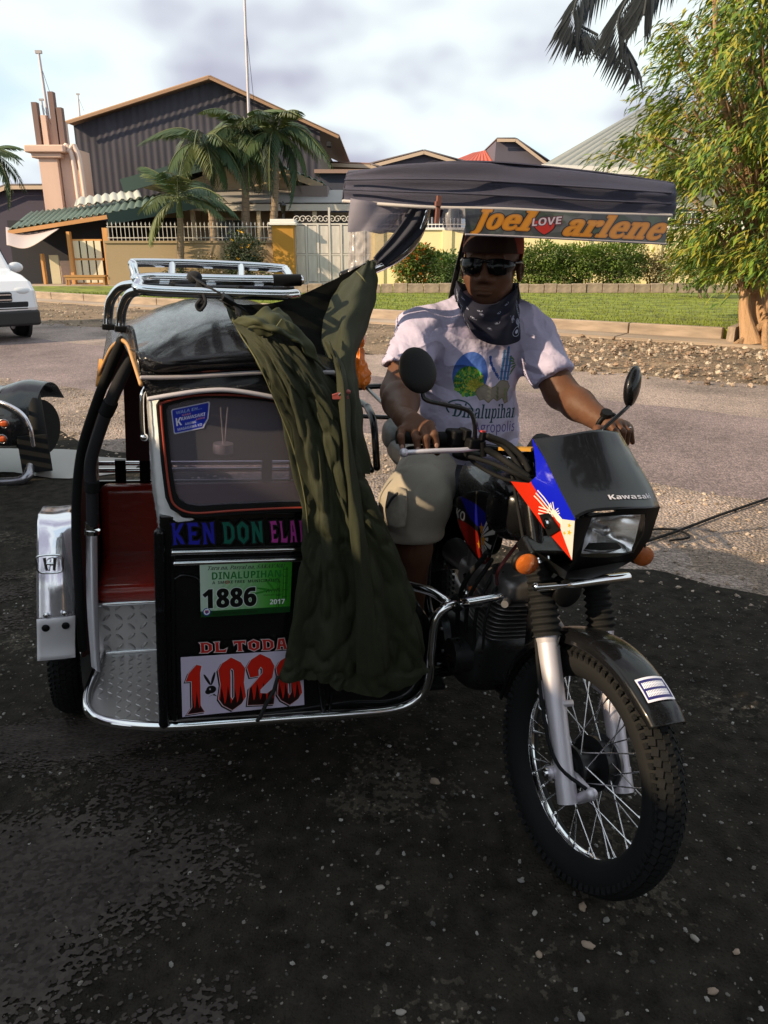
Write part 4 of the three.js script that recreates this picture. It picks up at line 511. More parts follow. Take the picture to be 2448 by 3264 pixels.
// --- headlight cowl, turned with the fork
const flag = (w, h, draw) => canvasTex(w, h, draw);
function star(c, x, y, r, n = 5, k = 0.42) { c.beginPath(); for (let i = 0; i < n * 2; i++) { const a = i * Math.PI / n - Math.PI / 2, q = i % 2 ? r * k : r; c.lineTo(x + q * Math.cos(a), y + q * Math.sin(a)); } c.closePath(); c.fill(); }
{
  const cowl = part('headlight_cowl');
  const rows = [ // windscreen and face, side edge to side edge
    [[-0.13, 1.046, -0.268], [-0.08, 1.066, -0.222], [0, 1.085, -0.205], [0.08, 1.082, -0.222], [0.125, 1.076, -0.258]],
    [[-0.131, 1.012, -0.205], [-0.082, 1.02, -0.178], [0, 1.034, -0.16], [0.08, 1.036, -0.178], [0.128, 1.032, -0.2]],
    [[-0.135, 0.955, -0.118], [-0.086, 0.965, -0.11], [0, 0.975, -0.098], [0.084, 0.975, -0.108], [0.137, 0.973, -0.128]],
    [[-0.138, 0.912, -0.05], [-0.09, 0.928, -0.055], [0, 0.937, -0.046], [0.088, 0.934, -0.06], [0.142, 0.93, -0.088]]];
  T('face_panel', sg(patch(rows, 40, 30, { t: 0.004 })), phys([0.006, 0.006, 0.008], 0.35, { clearcoat: 0.45, clearcoatRoughness: 0.08, specularIntensity: 0.3 }), cowl);
  // frame round the lamp and the chin
  const o = [[-0.138, 0.912, -0.048], [0, 0.937, -0.044], [0.142, 0.93, -0.086], [0.138, 0.849, -0.09], [0.118, 0.788, -0.105], [0.075, 0.745, -0.13], [0, 0.735, -0.12], [-0.08, 0.742, -0.11], [-0.12, 0.782, -0.06], [-0.135, 0.82, -0.032]];
  const i = [[-0.085, 0.914, -0.056], [0, 0.92, -0.05], [0.083, 0.917, -0.066], [0.088, 0.868, -0.07], [0.08, 0.818, -0.076], [0.04, 0.812, -0.072], [0, 0.811, -0.068], [-0.045, 0.811, -0.07], [-0.082, 0.814, -0.07], [-0.088, 0.865, -0.062]];
  const pts = [...o, ...i, ...i.map((p) => [p[0] * 0.97, lerp(p[1], 0.866, 0.04), p[2] - 0.03])], F = []; for (let k = 0; k < 10; k++) { const n = (k + 1) % 10; F.push([k, k + 10, n + 10, n], [k + 10, k + 20, n + 20, n + 10]); }
  T('lamp_surround', sg(poly(pts, F, 0.7)), blackPlastic, cowl);
  T('chin', sg(poly([[-0.08, 0.742, -0.11], [0, 0.735, -0.12], [0.075, 0.745, -0.13], [0.1, 0.75, -0.25], [-0.1, 0.75, -0.25], [-0.12, 0.782, -0.06], [0.118, 0.788, -0.105], [0.12, 0.79, -0.26], [-0.12, 0.79, -0.26]], [[4, 3, 2, 1, 0], [5, 0, 1, 2, 6], [6, 2, 3, 7], [8, 4, 0, 5]], 0.4)), blackPlastic, cowl);
  // side panels, the rider's right one with the sun-and-stars flag in view
  const sideTex = flag(512, 512, (c) => { // u along the panel from its rear top to its tip, painted in panel coordinates
    c.fillStyle = '#0b0b0d'; c.fillRect(0, 0, 512, 512); const P = (pts, col) => { c.fillStyle = col; c.beginPath(); pts.forEach(([x, y]) => c.lineTo(x * 512, y * 512)); c.closePath(); c.fill(); };
    P([[-0.1, 0.4], [0.33, 0.43], [0.46, 0.554], [0.78, 0.7], [1.02, 1.02], [0.5, 0.95], [-0.1, 0.7]], '#b8260f'); P([[0.05, -0.1], [0.45, -0.1], [1.02, 0.5], [1.02, 0.62], [0.774, 0.66], [0.456, 0.554], [0.29, 0.43]], '#0a18b4');
    P([[0.99, 0.6], [0.86, 0.635], [0.76, 0.66], [0.79, 0.76], [1.02, 1.02], [1.05, 0.6]], '#c9c2bc'); c.fillStyle = '#d4cdc7'; const ray = (x, y, w) => { const cx = 0.665, cy = 0.645, d = Math.hypot(x - cx, y - cy), nx = -(y - cy) / d * w, ny = (x - cx) / d * w; for (const o of [-1.15, 0, 1.15]) P([[cx + nx * (o - 0.35), cy + ny * (o - 0.35)], [x + nx * (o * 1.5 - 0.55), y + ny * (o * 1.5 - 0.55)], [x + nx * (o * 1.5 + 0.1), y + ny * (o * 1.5 + 0.1)], [cx + nx * (o + 0.3), cy + ny * (o + 0.3)]], '#d4cdc7'); };
    ray(0.376, 0.515, 0.022); ray(0.46, 0.672, 0.02); ray(0.592, 0.55, 0.017); ray(0.725, 0.59, 0.015); P([[0.61, 0.625], [0.68, 0.605], [0.78, 0.65], [0.8, 0.72], [0.72, 0.69]], '#d4cdc7'); c.fillStyle = '#d99a1c'; star(c, 0.887 * 512, 0.683 * 512, 14); star(c, 0.903 * 512, 0.75 * 512, 17); star(c, 0.845 * 512, 0.778 * 512, 12); });
  const side = (s) => { const q = [[-0.131, 1.046, -0.268], [-0.131, 1.012, -0.207], [-0.135, 0.955, -0.12], [-0.138, 0.912, -0.05], [-0.137, 0.82, -0.033], [-0.142, 0.858, -0.14], [-0.146, 0.895, -0.22], [-0.15, 0.93, -0.295], [-0.147, 0.945, -0.225], [-0.14, 0.965, -0.212], [-0.134, 1.0, -0.235]].map((p) => [p[0] * -s * (s > 0 ? 0.985 : 1), p[1], p[2] - (s > 0 ? 0.062 : 0)]); const order = s < 0 ? [[0, 10, 1], [10, 9, 2, 1], [9, 8, 2], [8, 7, 6], [8, 6, 2], [6, 5, 3, 2], [5, 4, 3]] : [[0, 1, 10], [10, 1, 2, 9], [9, 2, 8], [8, 6, 7], [8, 2, 6], [6, 2, 3, 5], [5, 3, 4]]; const g = poly(q, order, 0.8); const a = g.attributes.position, u = g.attributes.uv; for (let k = 0; k < a.count; k++) u.setXY(k, clamp((a.getZ(k) + 0.295) / 0.262, 0, 1), clamp((a.getY(k) - 0.82) / 0.226, 0, 1)); return g; };
  const sm = phys(0xffffff, 0.3, { map: sideTex, clearcoat: 1, clearcoatRoughness: 0.05 });
  const near = T('side_panel', sg(side(-1)), sm, cowl, 'red blue and white flag side panel'); T('side_panel', sg(side(1)), blackPlastic, cowl);
  T('bolt_plate', sg(poly([[-0.147, 0.885, -0.165], [-0.148, 0.9, -0.13], [-0.144, 0.875, -0.085], [-0.146, 0.846, -0.118]], [[0, 3, 2, 1]], 0)), blackPlastic, cowl);
  T('bolt', sg(join([cyl([-0.142, 0.876, -0.127], [-0.151, 0.876, -0.127], 0.0125, 0.0125, 20), cyl([-0.15, 0.876, -0.127], [-0.155, 0.876, -0.127], 0.009, 0.006, 6)])), chrome, cowl);
  const kt = canvasTex(512, 96, (c) => { c.clearRect(0, 0, 512, 96); c.fillStyle = '#cfcad2'; c.font = 'bold 92px sans-serif'; c.textBaseline = 'middle'; c.save(); const w = c.measureText('Kawasaki').width; c.scale(500 / w, 1); c.fillText('Kawasaki', 4, 50); c.restore(); });
  const fpt = (u, v) => { const p = along(rows.map((r) => along(r, u)), v); return [p[0], p[1] + 0.0012, p[2] + 0.0016]; }; T('lettering', sg(patch([0.765, 0.8, 0.835, 0.87].map((v) => [0.4, 0.48, 0.56, 0.66, 0.76, 0.84].map((u) => fpt(u, v))), 24, 6)), mat(0xffffff, 0.5, { map: kt, transparent: true, alphaTest: 0.4 }), cowl);
  // lamp
  const lamp = part('headlight');
  const bowl = []; for (let j = 0; j <= 6; j++) { const r = []; for (let k = 0; k <= 8; k++) { const x = -1 + k / 4, y = 1 - j / 3, d = Math.max(0, 1 - Math.pow(Math.max(Math.abs(x), Math.abs(y)), 2.2)); r.push([x * 0.083, 0.866 + y * 0.05, -0.082 - 0.062 * d]); } bowl.push(r); }
  T('reflector', sg(patch(bowl, 24, 24)), mat([0.95, 0.95, 0.97], 0.24, { metalness: 1 }), lamp); T('bulb', sg(join([cyl([0, 0.866, -0.14], [0, 0.866, -0.1], 0.011, 0.013), ball(0.013, [0, 0.866, -0.1])])), steel, lamp);
  T('bulb_shield', sg(patch([[[-0.04, 0.836, -0.1], [0, 0.84, -0.09], [0.045, 0.836, -0.1]], [[-0.055, 0.824, -0.092], [0, 0.822, -0.085], [0.058, 0.824, -0.095]]], 12, 4, { t: 0.003 })), blackPlastic, lamp);
  const ribs = noiseTex(256, (u, v) => { const e = Math.abs(((u * 22) % 1) - 0.5) * 2; return [0.4 + 0.5 * Math.sqrt(1 - e * e * 0.9) * sst(v, 0.1, 0.5)]; }, { srgb: false });
  T('lens', sg(patch([[[-0.084, 0.915, -0.06], [0, 0.921, -0.053], [0.082, 0.917, -0.068]], [[-0.086, 0.866, -0.058], [0, 0.868, -0.048], [0.085, 0.868, -0.064]], [[-0.081, 0.815, -0.068], [0, 0.813, -0.064], [0.079, 0.819, -0.074]]], 20, 14)), phys(0xffffff, 0.04, { transmission: 1, thickness: 0, bumpMap: ribs, bumpScale: 0.0012, specularIntensity: 1 }), lamp);
}
for (const [c, o] of [[[-0.17, 0.77, -0.15], [-0.05, 0.02, -0.1]], [[0.153, 0.793, -0.12], [0.05, 0, -0.1]]]) { const s = part('turn_signal'); T('lens', sg(join([ball(0.03, [c[0], c[1], c[2] + 0.006], [1, 0.84, 0.62], [0, 0, 0], 24, 18)])), phys([0.9, 0.2, 0.015], 0.15, { transmission: 0.35, thickness: 0.02, ior: 1.45, bumpMap: rep(weave, 6), bumpScale: 0.0015 }), s); T('housing', sg(join([ball(0.031, [c[0], c[1], c[2] - 0.012], [1, 0.86, 0.55])])), blackPlastic, s); T('stem', sg(cyl(c, [0.05 * Math.sign(o[0]), c[1] - 0.0, c[2] - 0.1], 0.009, 0.011)), blackPlastic, s); }
T('guard_bar', sg(tube([[-0.124, 0.708, -0.15], [-0.046, 0.72, -0.13], [0.052, 0.727, -0.13], [0.141, 0.728, -0.14]], 0.0125)), chrome);
T('horn', sg(join([cyl([-0.045, 0.7, -0.16], [-0.045, 0.7, -0.13], 0.036, 0.04, 24), ball(0.04, [-0.045, 0.7, -0.13], [1, 1, 0.3])])), blackPlastic);
// --- handlebar and controls
T('handlebar', sg(tube([[-0.36, 0.962, -0.455], [-0.24, 0.982, -0.445], [-0.12, 0.985, -0.4], [-0.05, 0.97, -0.37], [0.05, 0.97, -0.37], [0.14, 1.0, -0.41], [0.25, 1.025, -0.48], [0.37, 1.02, -0.55]], 0.0115, { n: 80 })), blackGloss);
T('grip', sg(cyl([-0.398, 0.995, -0.455], [-0.269, 1.005, -0.43], 0.0165, 0.016, 18)), rubber); T('grip', sg(cyl([0.25, 1.025, -0.48], [0.375, 1.02, -0.555], 0.0165, 0.0165, 18)), rubber);
{ const sw = part('switch_housing'); T('case', sg(join([box(0.055, 0.042, 0.046, [-0.249, 1.01, -0.415], [0, 0.12, 0], 0.008), box(0.02, 0.03, 0.04, [-0.238, 1.022, -0.4], [0, 0, 0], 0.005)])), blackPlastic, sw); T('button', sg(box(0.014, 0.022, 0.016, [-0.21, 1.027, -0.36], [0, 0, 0], 0.003)), blackPlastic, sw); T('button_cap', sg(box(0.012, 0.004, 0.012, [-0.212, 1.039, -0.36])), mat([0.45, 0.05, 0.05], 0.5), sw); }
T('brake_lever', sg(join([tube([[-0.4, 0.969, -0.4], [-0.368, 0.976, -0.385], [-0.325, 0.982, -0.375], [-0.254, 0.988, -0.37], [-0.199, 0.996, -0.37]], 0.0065, { n: 40 }), ball(0.0115, [-0.4, 0.969, -0.4])])), alloy);
T('lever_perch', sg(join([box(0.045, 0.026, 0.03, [-0.221, 1.005, -0.375], [0, 0.1, 0], 0.006), cyl([-0.207, 1.012, -0.36], [-0.198, 0.977, -0.36], 0.008, 0.008), ball(0.03, [-0.22, 0.969, -0.4], [1.5, 0.5, 0.6])])), blackPlastic);
T('clutch_lever', sg(tube([[0.22, 1.0, -0.4], [0.3, 0.995, -0.43], [0.375, 0.98, -0.48]], 0.0065)), alloy);
{ const m = part('mirror'); T('mirror_head', sg(join([ball(0.061, [-0.378, 1.166, -0.43], [1, 0.92, 0.2], [-0.35, 0.25, 0], 36, 20)])), blackPlastic, m); T('mirror_stem', sg(tube([[-0.225, 1.015, -0.37], [-0.233, 1.055, -0.37], [-0.25, 1.084, -0.38], [-0.302, 1.092, -0.4], [-0.346, 1.097, -0.425], [-0.355, 1.116, -0.435], [-0.369, 1.16, -0.44]], 0.0058, { n: 60 })), blackGloss, m); T('mirror_glass', sg(ball(0.055, V([-0.378, 1.166, -0.43]).add(V(0, 0.004, -0.008)).toArray(), [1, 0.92, 0.1], [-0.35, 0.25, 0], 30, 12)), chrome, m); }
{ const m = part('mirror'); T('mirror_head', sg(ball(0.061, [0.321, 1.173, -0.46], [0.6, 0.98, 0.34], [-0.1, 0.5, -0.22], 36, 20)), blackGloss, m); T('mirror_stem', sg(tube([[0.211, 1.042, -0.42], [0.221, 1.06, -0.42], [0.275, 1.101, -0.43], [0.315, 1.125, -0.45], [0.323, 1.159, -0.46]], 0.0058, { n: 40 })), blackGloss, m); T('mirror_glass', sg(ball(0.055, V([0.321, 1.173, -0.46]).add(V(0.012, 0, -0.018)).toArray(), [0.45, 0.95, 0.2], [-0.1, 0.5, -0.22], 30, 12)), chrome, m); }
for (const [q, r] of [[[[-0.236, 0.973, -0.37], [-0.194, 0.967, -0.33], [-0.156, 0.955, -0.28], [-0.112, 0.94, -0.26]], 0.006], [[[-0.202, 0.997, -0.36], [-0.17, 0.983, -0.34], [-0.153, 0.97, -0.3], [-0.121, 0.949, -0.27]], 0.0085], [[[-0.2, 1.024, -0.36], [-0.162, 1.01, -0.34], [-0.142, 0.985, -0.31], [-0.129, 0.955, -0.28]], 0.006], [[[-0.241, 0.977, -0.39], [-0.199, 0.947, -0.36], [-0.159, 0.932, -0.31], [-0.116, 0.93, -0.27]], 0.005], [[[-0.2, 1.03, -0.35], [-0.156, 1.017, -0.33], [-0.125, 0.99, -0.3], [-0.114, 0.963, -0.28]], 0.0075]]) T('control_cable', sg(tube(q, r, { n: 30, seg: 8 })), rubber);
T('dash_plate', sg(bar([-0.154, 0.999, -0.36], [-0.1, 1.012, -0.3], 0.03, 0.008)), mat([0.5, 0.24, 0.02], 0.5));
T('instrument_cluster', sg(join([cyl([-0.045, 0.99, -0.33], [-0.045, 1.02, -0.31], 0.045, 0.045), cyl([0.05, 0.99, -0.33], [0.05, 1.02, -0.31], 0.045, 0.045)])), blackPlastic);

// --- frame, tank, seat, engine, rear
const sball = (c, r, e, n = 40) => { const g = new THREE.SphereGeometry(1, n, Math.round(n * 0.7)), a = g.attributes.position; const f = (v) => Math.sign(v) * Math.pow(Math.abs(v), e); for (let k = 0; k < a.count; k++) { const x = f(a.getX(k)), y = f(a.getY(k)), z = f(a.getZ(k)); a.setXYZ(k, c[0] + x * r[0], c[1] + y * r[1], c[2] + z * r[2]); } g.computeVertexNormals(); return g; };
{ const tg = sball([0, 0.79, -0.58], [0.128, 0.105, 0.24], 0.72), a = tg.attributes.position; for (let k = 0; k < a.count; k++) { const t = (a.getZ(k) + 0.82) / 0.48; a.setX(k, a.getX(k) * lerp(0.78, 1.04, t)); a.setY(k, a.getY(k) + 0.03 * t); } tg.computeVertexNormals();
  const tk = T('fuel_tank', tg, blackGloss); T('tank_cap', cyl([0, 0.91, -0.55], [0, 0.93, -0.55], 0.035, 0.03), chrome, tk);
  const tt = flag(256, 256, (c) => { c.fillStyle = '#0a0a0c'; c.fillRect(0, 0, 256, 256); const P = (p, q) => { c.fillStyle = q; c.beginPath(); p.forEach(([x, y]) => c.lineTo(x * 256, y * 256)); c.fill(); }; P([[0, 0.3], [0.42, 0.46], [0.9, 0.98], [0.4, 1], [0.05, 0.62]], '#8f1a0c'); P([[0.1, 0], [0.75, 0.3], [0.62, 0.5], [0.3, 0.34]], '#0c1290'); c.fillStyle = '#d8d2cc'; for (let k = 0; k < 9; k++) { const a = -0.7 + k * 0.27, r = k % 2 ? 62 : 108; c.beginPath(); c.moveTo(130, 132); c.lineTo(130 + r * Math.cos(a - 0.09), 132 + r * Math.sin(a - 0.09)); c.lineTo(130 + r * Math.cos(a + 0.09), 132 + r * Math.sin(a + 0.09)); c.fill(); } c.fillStyle = '#e0901c'; star(c, 140, 110, 17); star(c, 150, 140, 20); star(c, 112, 152, 15); c.fillStyle = '#d8d2cc'; c.font = 'bold 44px sans-serif'; c.save(); c.rotate(0.5); c.fillText('KO', 20, 62); c.restore(); });
  const sh = T('tank_shroud', patch([[[-0.17, 0.809, -0.56], [-0.135, 0.847, -0.5], [-0.095, 0.851, -0.42]], [[-0.161, 0.742, -0.555], [-0.126, 0.771, -0.485], [-0.093, 0.779, -0.42]], [[-0.132, 0.672, -0.53], [-0.11, 0.676, -0.48], [-0.095, 0.705, -0.44]], [[-0.104, 0.633, -0.5], [-0.094, 0.636, -0.48], [-0.089, 0.662, -0.46]]], 20, 20, { t: 0.006 }), phys([0.5, 0.5, 0.5], 0.35, { map: tt, clearcoat: 0.5 })); sh.userData.label = 'flag patterned tank shroud'; }
T('seat', [sball([0, 0.755, -1.12], [0.135, 0.062, 0.42], 0.6), sball([0, 0.79, -1.42], [0.13, 0.075, 0.14], 0.7)], phys([0.015, 0.016, 0.018], 0.4, { bumpMap: rep(grain, 20), bumpScale: 0.0006 }));
T('side_cover', [sball([-0.12, 0.6, -1.0], [0.025, 0.12, 0.17], 0.7), sball([0.12, 0.6, -1.0], [0.025, 0.12, 0.17], 0.7)], blackGloss);
T('frame', [tube([gp([0, 0.97, -0.39]), [0.02, 0.82, -0.4], [0.01, 0.62, -0.36], [0.0, 0.34, -0.33], [0, 0.24, -0.45], [0, 0.22, -0.8]], 0.02, { n: 50 }), tube([[0.03, 0.85, -0.4], [0, 0.7, -0.75], [0, 0.68, -1.5]], 0.02, { n: 40 }), tube([[-0.1, 0.68, -0.95], [-0.1, 0.35, -0.9], [-0.08, 0.24, -0.8]], 0.016), tube([[0.1, 0.68, -0.95], [0.1, 0.35, -0.9], [0.08, 0.24, -0.8]], 0.016)], blackGloss);
{ const e = part('engine'); const em = mat([0.022, 0.022, 0.023], 0.55, { metalness: 0.5, roughnessMap: smudge }), al = mat([0.2, 0.19, 0.19], 0.45, { metalness: 0.8 });
  T('crankcase', [sball([0, 0.32, -0.62], [0.13, 0.12, 0.17], 0.55), cyl([-0.15, 0.31, -0.66], [-0.1, 0.31, -0.66], 0.085, 0.095, 30), cyl([-0.155, 0.33, -0.52], [-0.1, 0.33, -0.52], 0.05, 0.055, 24)], em, e); for (let k = 0; k < 7; k++) { const a = k * 0.898; T('cover_bolt', cyl([-0.15, 0.31 + 0.078 * Math.sin(a), -0.66 + 0.078 * Math.cos(a)], [-0.157, 0.31 + 0.078 * Math.sin(a), -0.66 + 0.078 * Math.cos(a)], 0.006, 0.006, 6), steel, e); } for (let k = 0; k < 4; k++) T('hose', tube([[-0.05 - k * 0.02, 0.62 + k * 0.02, -0.45], [-0.11 - k * 0.006, 0.52, -0.4 - k * 0.05], [-0.1, 0.4 - k * 0.04, -0.42 - k * 0.06]], 0.004 + 0.0012 * k, { n: 20, seg: 7 }), rubber, e);
  for (let k = 0; k < 9; k++) T('cooling_fin', sball([0, 0.42 + k * 0.016, -0.52 + k * 0.006], [0.095 - 0.002 * Math.abs(k - 4), 0.0035, 0.1], 0.5, 20), al, e);
  T('cylinder_head', [sball([0, 0.585, -0.46], [0.075, 0.04, 0.085], 0.6), cyl([-0.085, 0.59, -0.46], [0.085, 0.59, -0.46], 0.032, 0.032), cyl([-0.05, 0.56, -0.4], [-0.09, 0.575, -0.34], 0.012, 0.01)], al, e);
  T('carburettor', [sball([-0.04, 0.53, -0.66], [0.045, 0.05, 0.05], 0.6), cyl([-0.06, 0.55, -0.64], [-0.06, 0.64, -0.64], 0.018, 0.018), cyl([-0.03, 0.53, -0.72], [-0.03, 0.53, -0.86], 0.035, 0.045)], al, e);
  T('exhaust_pipe', tube([[0.05, 0.54, -0.38], [0.07, 0.48, -0.29], [0.09, 0.3, -0.31], [0.12, 0.19, -0.5], [0.15, 0.2, -1.0], [0.16, 0.28, -1.5]], 0.019, { n: 60 }), mat([0.1, 0.09, 0.09], 0.35, { metalness: 0.9 }), e);
  T('spark_lead', tube([[-0.08, 0.6, -0.42], [-0.1, 0.66, -0.38], [-0.03, 0.72, -0.42]], 0.005), mat([0.1, 0.01, 0.01], 0.6), e);
  T('fuel_valve', [cyl([-0.121, 0.577, -0.55], [-0.106, 0.51, -0.55], 0.006, 0.006), ball(0.012, [-0.11, 0.514, -0.55])], chrome, e); T('valve_knob', ball(0.013, [-0.089, 0.524, -0.56], [1.3, 0.6, 0.6]), mat([0.75, 0.16, 0.02], 0.5), e); }
wheel('rear_wheel', [0, 0.3, -1.29], 0.3, 0.045, trike, (g) => g, 18);
T('rear_mudguard', patch([0, 1, 2, 3, 4].map((k) => { const a = (20 + k * 35) * Math.PI / 180; return [-0.07, 0, 0.07].map((x) => [x, 0.3 + (0.36 - Math.abs(x) * 0.3) * Math.sin(a), -1.29 - 0.36 * Math.cos(a)]); }), 8, 24, { t: 0.004 }), blackGloss);
for (const x of [-0.13, 0.13]) T('shock_absorber', [cyl([x, 0.32, -1.25], [x, 0.68, -1.12], 0.012, 0.012), ...[...Array(12).keys()].map((k) => new THREE.TorusGeometry(0.026, 0.005, 6, 18).rotateX(Math.PI / 2 - 0.35).translate(x, 0.38 + k * 0.022, -1.228 + k * 0.008))], chrome);
{ const r = part('luggage_rack'); const bk = blackGloss; T('rack_bar', tube([[-0.2, 0.9, -1.45], [-0.22, 0.92, -1.7], [0, 0.93, -1.78], [0.22, 0.92, -1.7], [0.2, 0.9, -1.45]], 0.012, { n: 50 }), bk, r); for (const x of [-0.12, -0.04, 0.04, 0.12]) T('rack_bar', cyl([x, 0.9, -1.48], [x, 0.92, -1.75], 0.008, 0.008), bk, r); T('rack_bar', tube([[-0.2, 0.9, -1.45], [-0.2, 0.86, -1.35], [-0.19, 0.7, -1.3]], 0.014), bk, r); T('rack_bar', tube([[-0.21, 0.9, -1.68], [-0.2, 0.74, -1.5], [-0.18, 0.66, -1.4]], 0.01), bk, r); T('rack_bar', tube([[-0.21, 0.82, -1.68], [0, 0.8, -1.75], [0.21, 0.82, -1.68]], 0.01), bk, r); }
for (const s of [-1, 1]) T('foot_peg', cyl([s * 0.12, 0.27, -0.72], [s * 0.24, 0.28, -0.74], 0.014, 0.014), rubber);

// --- sidecar
const tubeY = 0.22;
T('base_tube', tube([[-1.155, 0.215, -0.93], [-1.169, 0.22, -0.771], [-1.182, 0.22, -0.644], [-1.167, 0.22, -0.557], [-1.113, 0.22, -0.505], [-0.984, 0.22, -0.462], [-0.828, 0.22, -0.449], [-0.654, 0.22, -0.441], [-0.473, 0.222, -0.429], [-0.349, 0.219, -0.435], [-0.283, 0.246, -0.43], [-0.255, 0.309, -0.425], [-0.258, 0.415, -0.42], [-0.254, 0.5, -0.42], [-0.224, 0.537, -0.42], [-0.165, 0.542, -0.43], [-0.078, 0.528, -0.45], [0.03, 0.524, -0.46]], 0.0135, { n: 160, seg: 12 }), chrome);
T('coupling_tube', tube([[-0.298, 0.554, -0.55], [-0.244, 0.552, -0.5], [-0.213, 0.541, -0.46], [-0.188, 0.537, -0.44], [0, 0.58, -0.4]], 0.014, { n: 40 }), chrome);
T('coupling_clamp', [cyl([-0.203, 0.548, -0.43], [-0.182, 0.53, -0.43], 0.02, 0.02), cyl([-0.3, 0.21, -0.6], [0.0, 0.24, -0.6], 0.016, 0.016), cyl([-0.3, 0.21, -1.2], [0.0, 0.3, -1.2], 0.016, 0.016)], blackGloss);
const lugM = mat([0.5, 0.48, 0.48], 0.33, { metalness: 0.9, bumpMap: rep(grain, 4), bumpScale: 0.0006 });
{ // tread-plate floor and riser with raised lugs
  const F = [[-1.165, -0.9], [-1.167, 0.22, -0.757], [-1.171, 0.22, -0.606], [-1.144, 0.22, -0.537], [-0.984, 0.22, -0.482], [-0.274, 0.22, -0.45]].map((p) => (p.length > 2 ? [p[0], p[2]] : p)); F.push([-0.27, -1.25], [-1.165, -1.25]);
  const fl = T('floor', slab(F, 0.206, 0.214), lugM); const lug = new THREE.SphereGeometry(1, 8, 5), a = [];
  for (let i = 0; i < 34; i++) for (let j = 0; j < 18; j++) { const x = -1.15 + i * 0.026, z = -0.9 + j * 0.026; if (z > -0.49 || x > -0.3 || (x < -1.12 && z > -0.62)) continue; a.push(lug.clone().applyMatrix4(M4([x, 0.214, z], [0, (i + j) % 2 ? 0.8 : -0.8, 0], [0.0105, 0.0022, 0.0034]))); }
  stuff(T('tread_lugs', a, lugM, fl));
  const rs = T('riser', plate([[-1.165, 0.214], [-0.3, 0.214], [-0.3, 0.385], [-1.165, 0.385]], -0.9, 0.006), lugM), b = [];
  for (let i = 0; i < 24; i++) for (let j = 0; j < 5; j++) b.push(lug.clone().applyMatrix4(M4([-1.14 + i * 0.036, 0.235 + j * 0.034, -0.9], [0, 0, (i + j) % 2 ? 0.8 : -0.8], [0.015, 0.005, 0.003]))); stuff(T('tread_lugs', b, lugM, rs));
  T('floor_trim', [cyl([-1.165, 0.218, -0.897], [-0.3, 0.218, -0.897], 0.006, 0.006, 8), cyl([-1.165, 0.386, -0.893], [-0.3, 0.386, -0.893], 0.008, 0.008, 8)], chrome);
}
const redVinyl = phys([0.32, 0.024, 0.014], 0.22, { clearcoat: 0.6, clearcoatRoughness: 0.12, bumpMap: rep(grain, 3), bumpScale: 0.0015 });
const maroon = mat([0.06, 0.012, 0.012], 0.6, { bumpMap: rep(grain, 4), bumpScale: 0.001 });
{ const s = part('passenger_seat'); T('cushion', box(0.72, 0.06, 0.34, [-0.805, 0.415, -1.06], [0.03, 0, 0], 0.025), redVinyl, s); T('backrest', box(0.72, 0.27, 0.07, [-0.805, 0.535, -1.215], [-0.12, 0, 0], 0.03), redVinyl, s); }
T('inner_wall', [box(0.012, 0.52, 0.78, [-0.43, 0.48, -0.87])], maroon);
T('back_panel', box(0.6, 0.42, 0.012, [-0.78, 0.94, -1.3]), maroon);
T('lower_back', box(0.73, 0.46, 0.012, [-0.81, 0.43, -1.3]), blackGloss);
{ const r = part('back_rail'); for (const y of [0.69, 0.715]) T('rail_bar', cyl([-1.17, y, -1.32], [-0.44, y, -1.32], 0.008, 0.008), chrome, r); for (const x of [-1.1, -1.02, -0.6, -0.5]) T('rail_bracket', box(0.035, 0.07, 0.02, [x, 0.695, -1.31]), blackPlastic, r); }
// door opening: padded black edge, handrail
T('door_edge', tube([[-1.055, 1.206, -0.6], [-1.087, 1.133, -0.66], [-1.129, 1.027, -0.73], [-1.172, 0.901, -0.79], [-1.195, 0.775, -0.82], [-1.205, 0.642, -0.83], [-1.206, 0.486, -0.83], [-1.207, 0.27, -0.84]], 0.013, { n: 70 }), rubber);
T('rear_quarter', patch([[[-1.055, 1.203, -0.62], [-1.02, 1.15, -0.9], [-1.02, 1.12, -1.32]], [[-1.13, 1.027, -0.75], [-1.15, 0.98, -0.95], [-1.14, 0.95, -1.34]], [[-1.194, 0.776, -0.84], [-1.185, 0.76, -0.95], [-1.17, 0.75, -1.34]], [[-1.205, 0.477, -0.85], [-1.175, 0.45, -0.95], [-1.17, 0.45, -1.34]], [[-1.206, 0.228, -0.86], [-1.16, 0.24, -0.95], [-1.165, 0.24, -1.34]]], 20, 30, { t: 0.008 }), maroon);
{ const h = part('handrail'); T('padded_pipe', tube([[-1.031, 1.174, -0.62], [-1.061, 1.111, -0.66], [-1.1, 1.019, -0.71], [-1.139, 0.91, -0.755], [-1.154, 0.848, -0.77], [-1.153, 0.782, -0.775], [-1.156, 0.686, -0.78]], 0.0165, { n: 60 }), mat([0.03, 0.03, 0.035], 0.35), h); for (const [x, v] of [[0, 0]]) T('chrome_ring', [cyl([-1.158, 0.687, -0.785], [-1.158, 0.671, -0.785], 0.019, 0.019), cyl([-1.158, 0.665, -0.785], [-1.159, 0.653, -0.785], 0.021, 0.021)], chrome, h); T('band', cyl([-1.151, 0.809, -0.77], [-1.152, 0.78, -0.772], 0.019, 0.019), rubber, h); T('band', cyl([-1.09, 1.041, -0.7], [-1.105, 1.008, -0.715], 0.019, 0.019), rubber, h); }
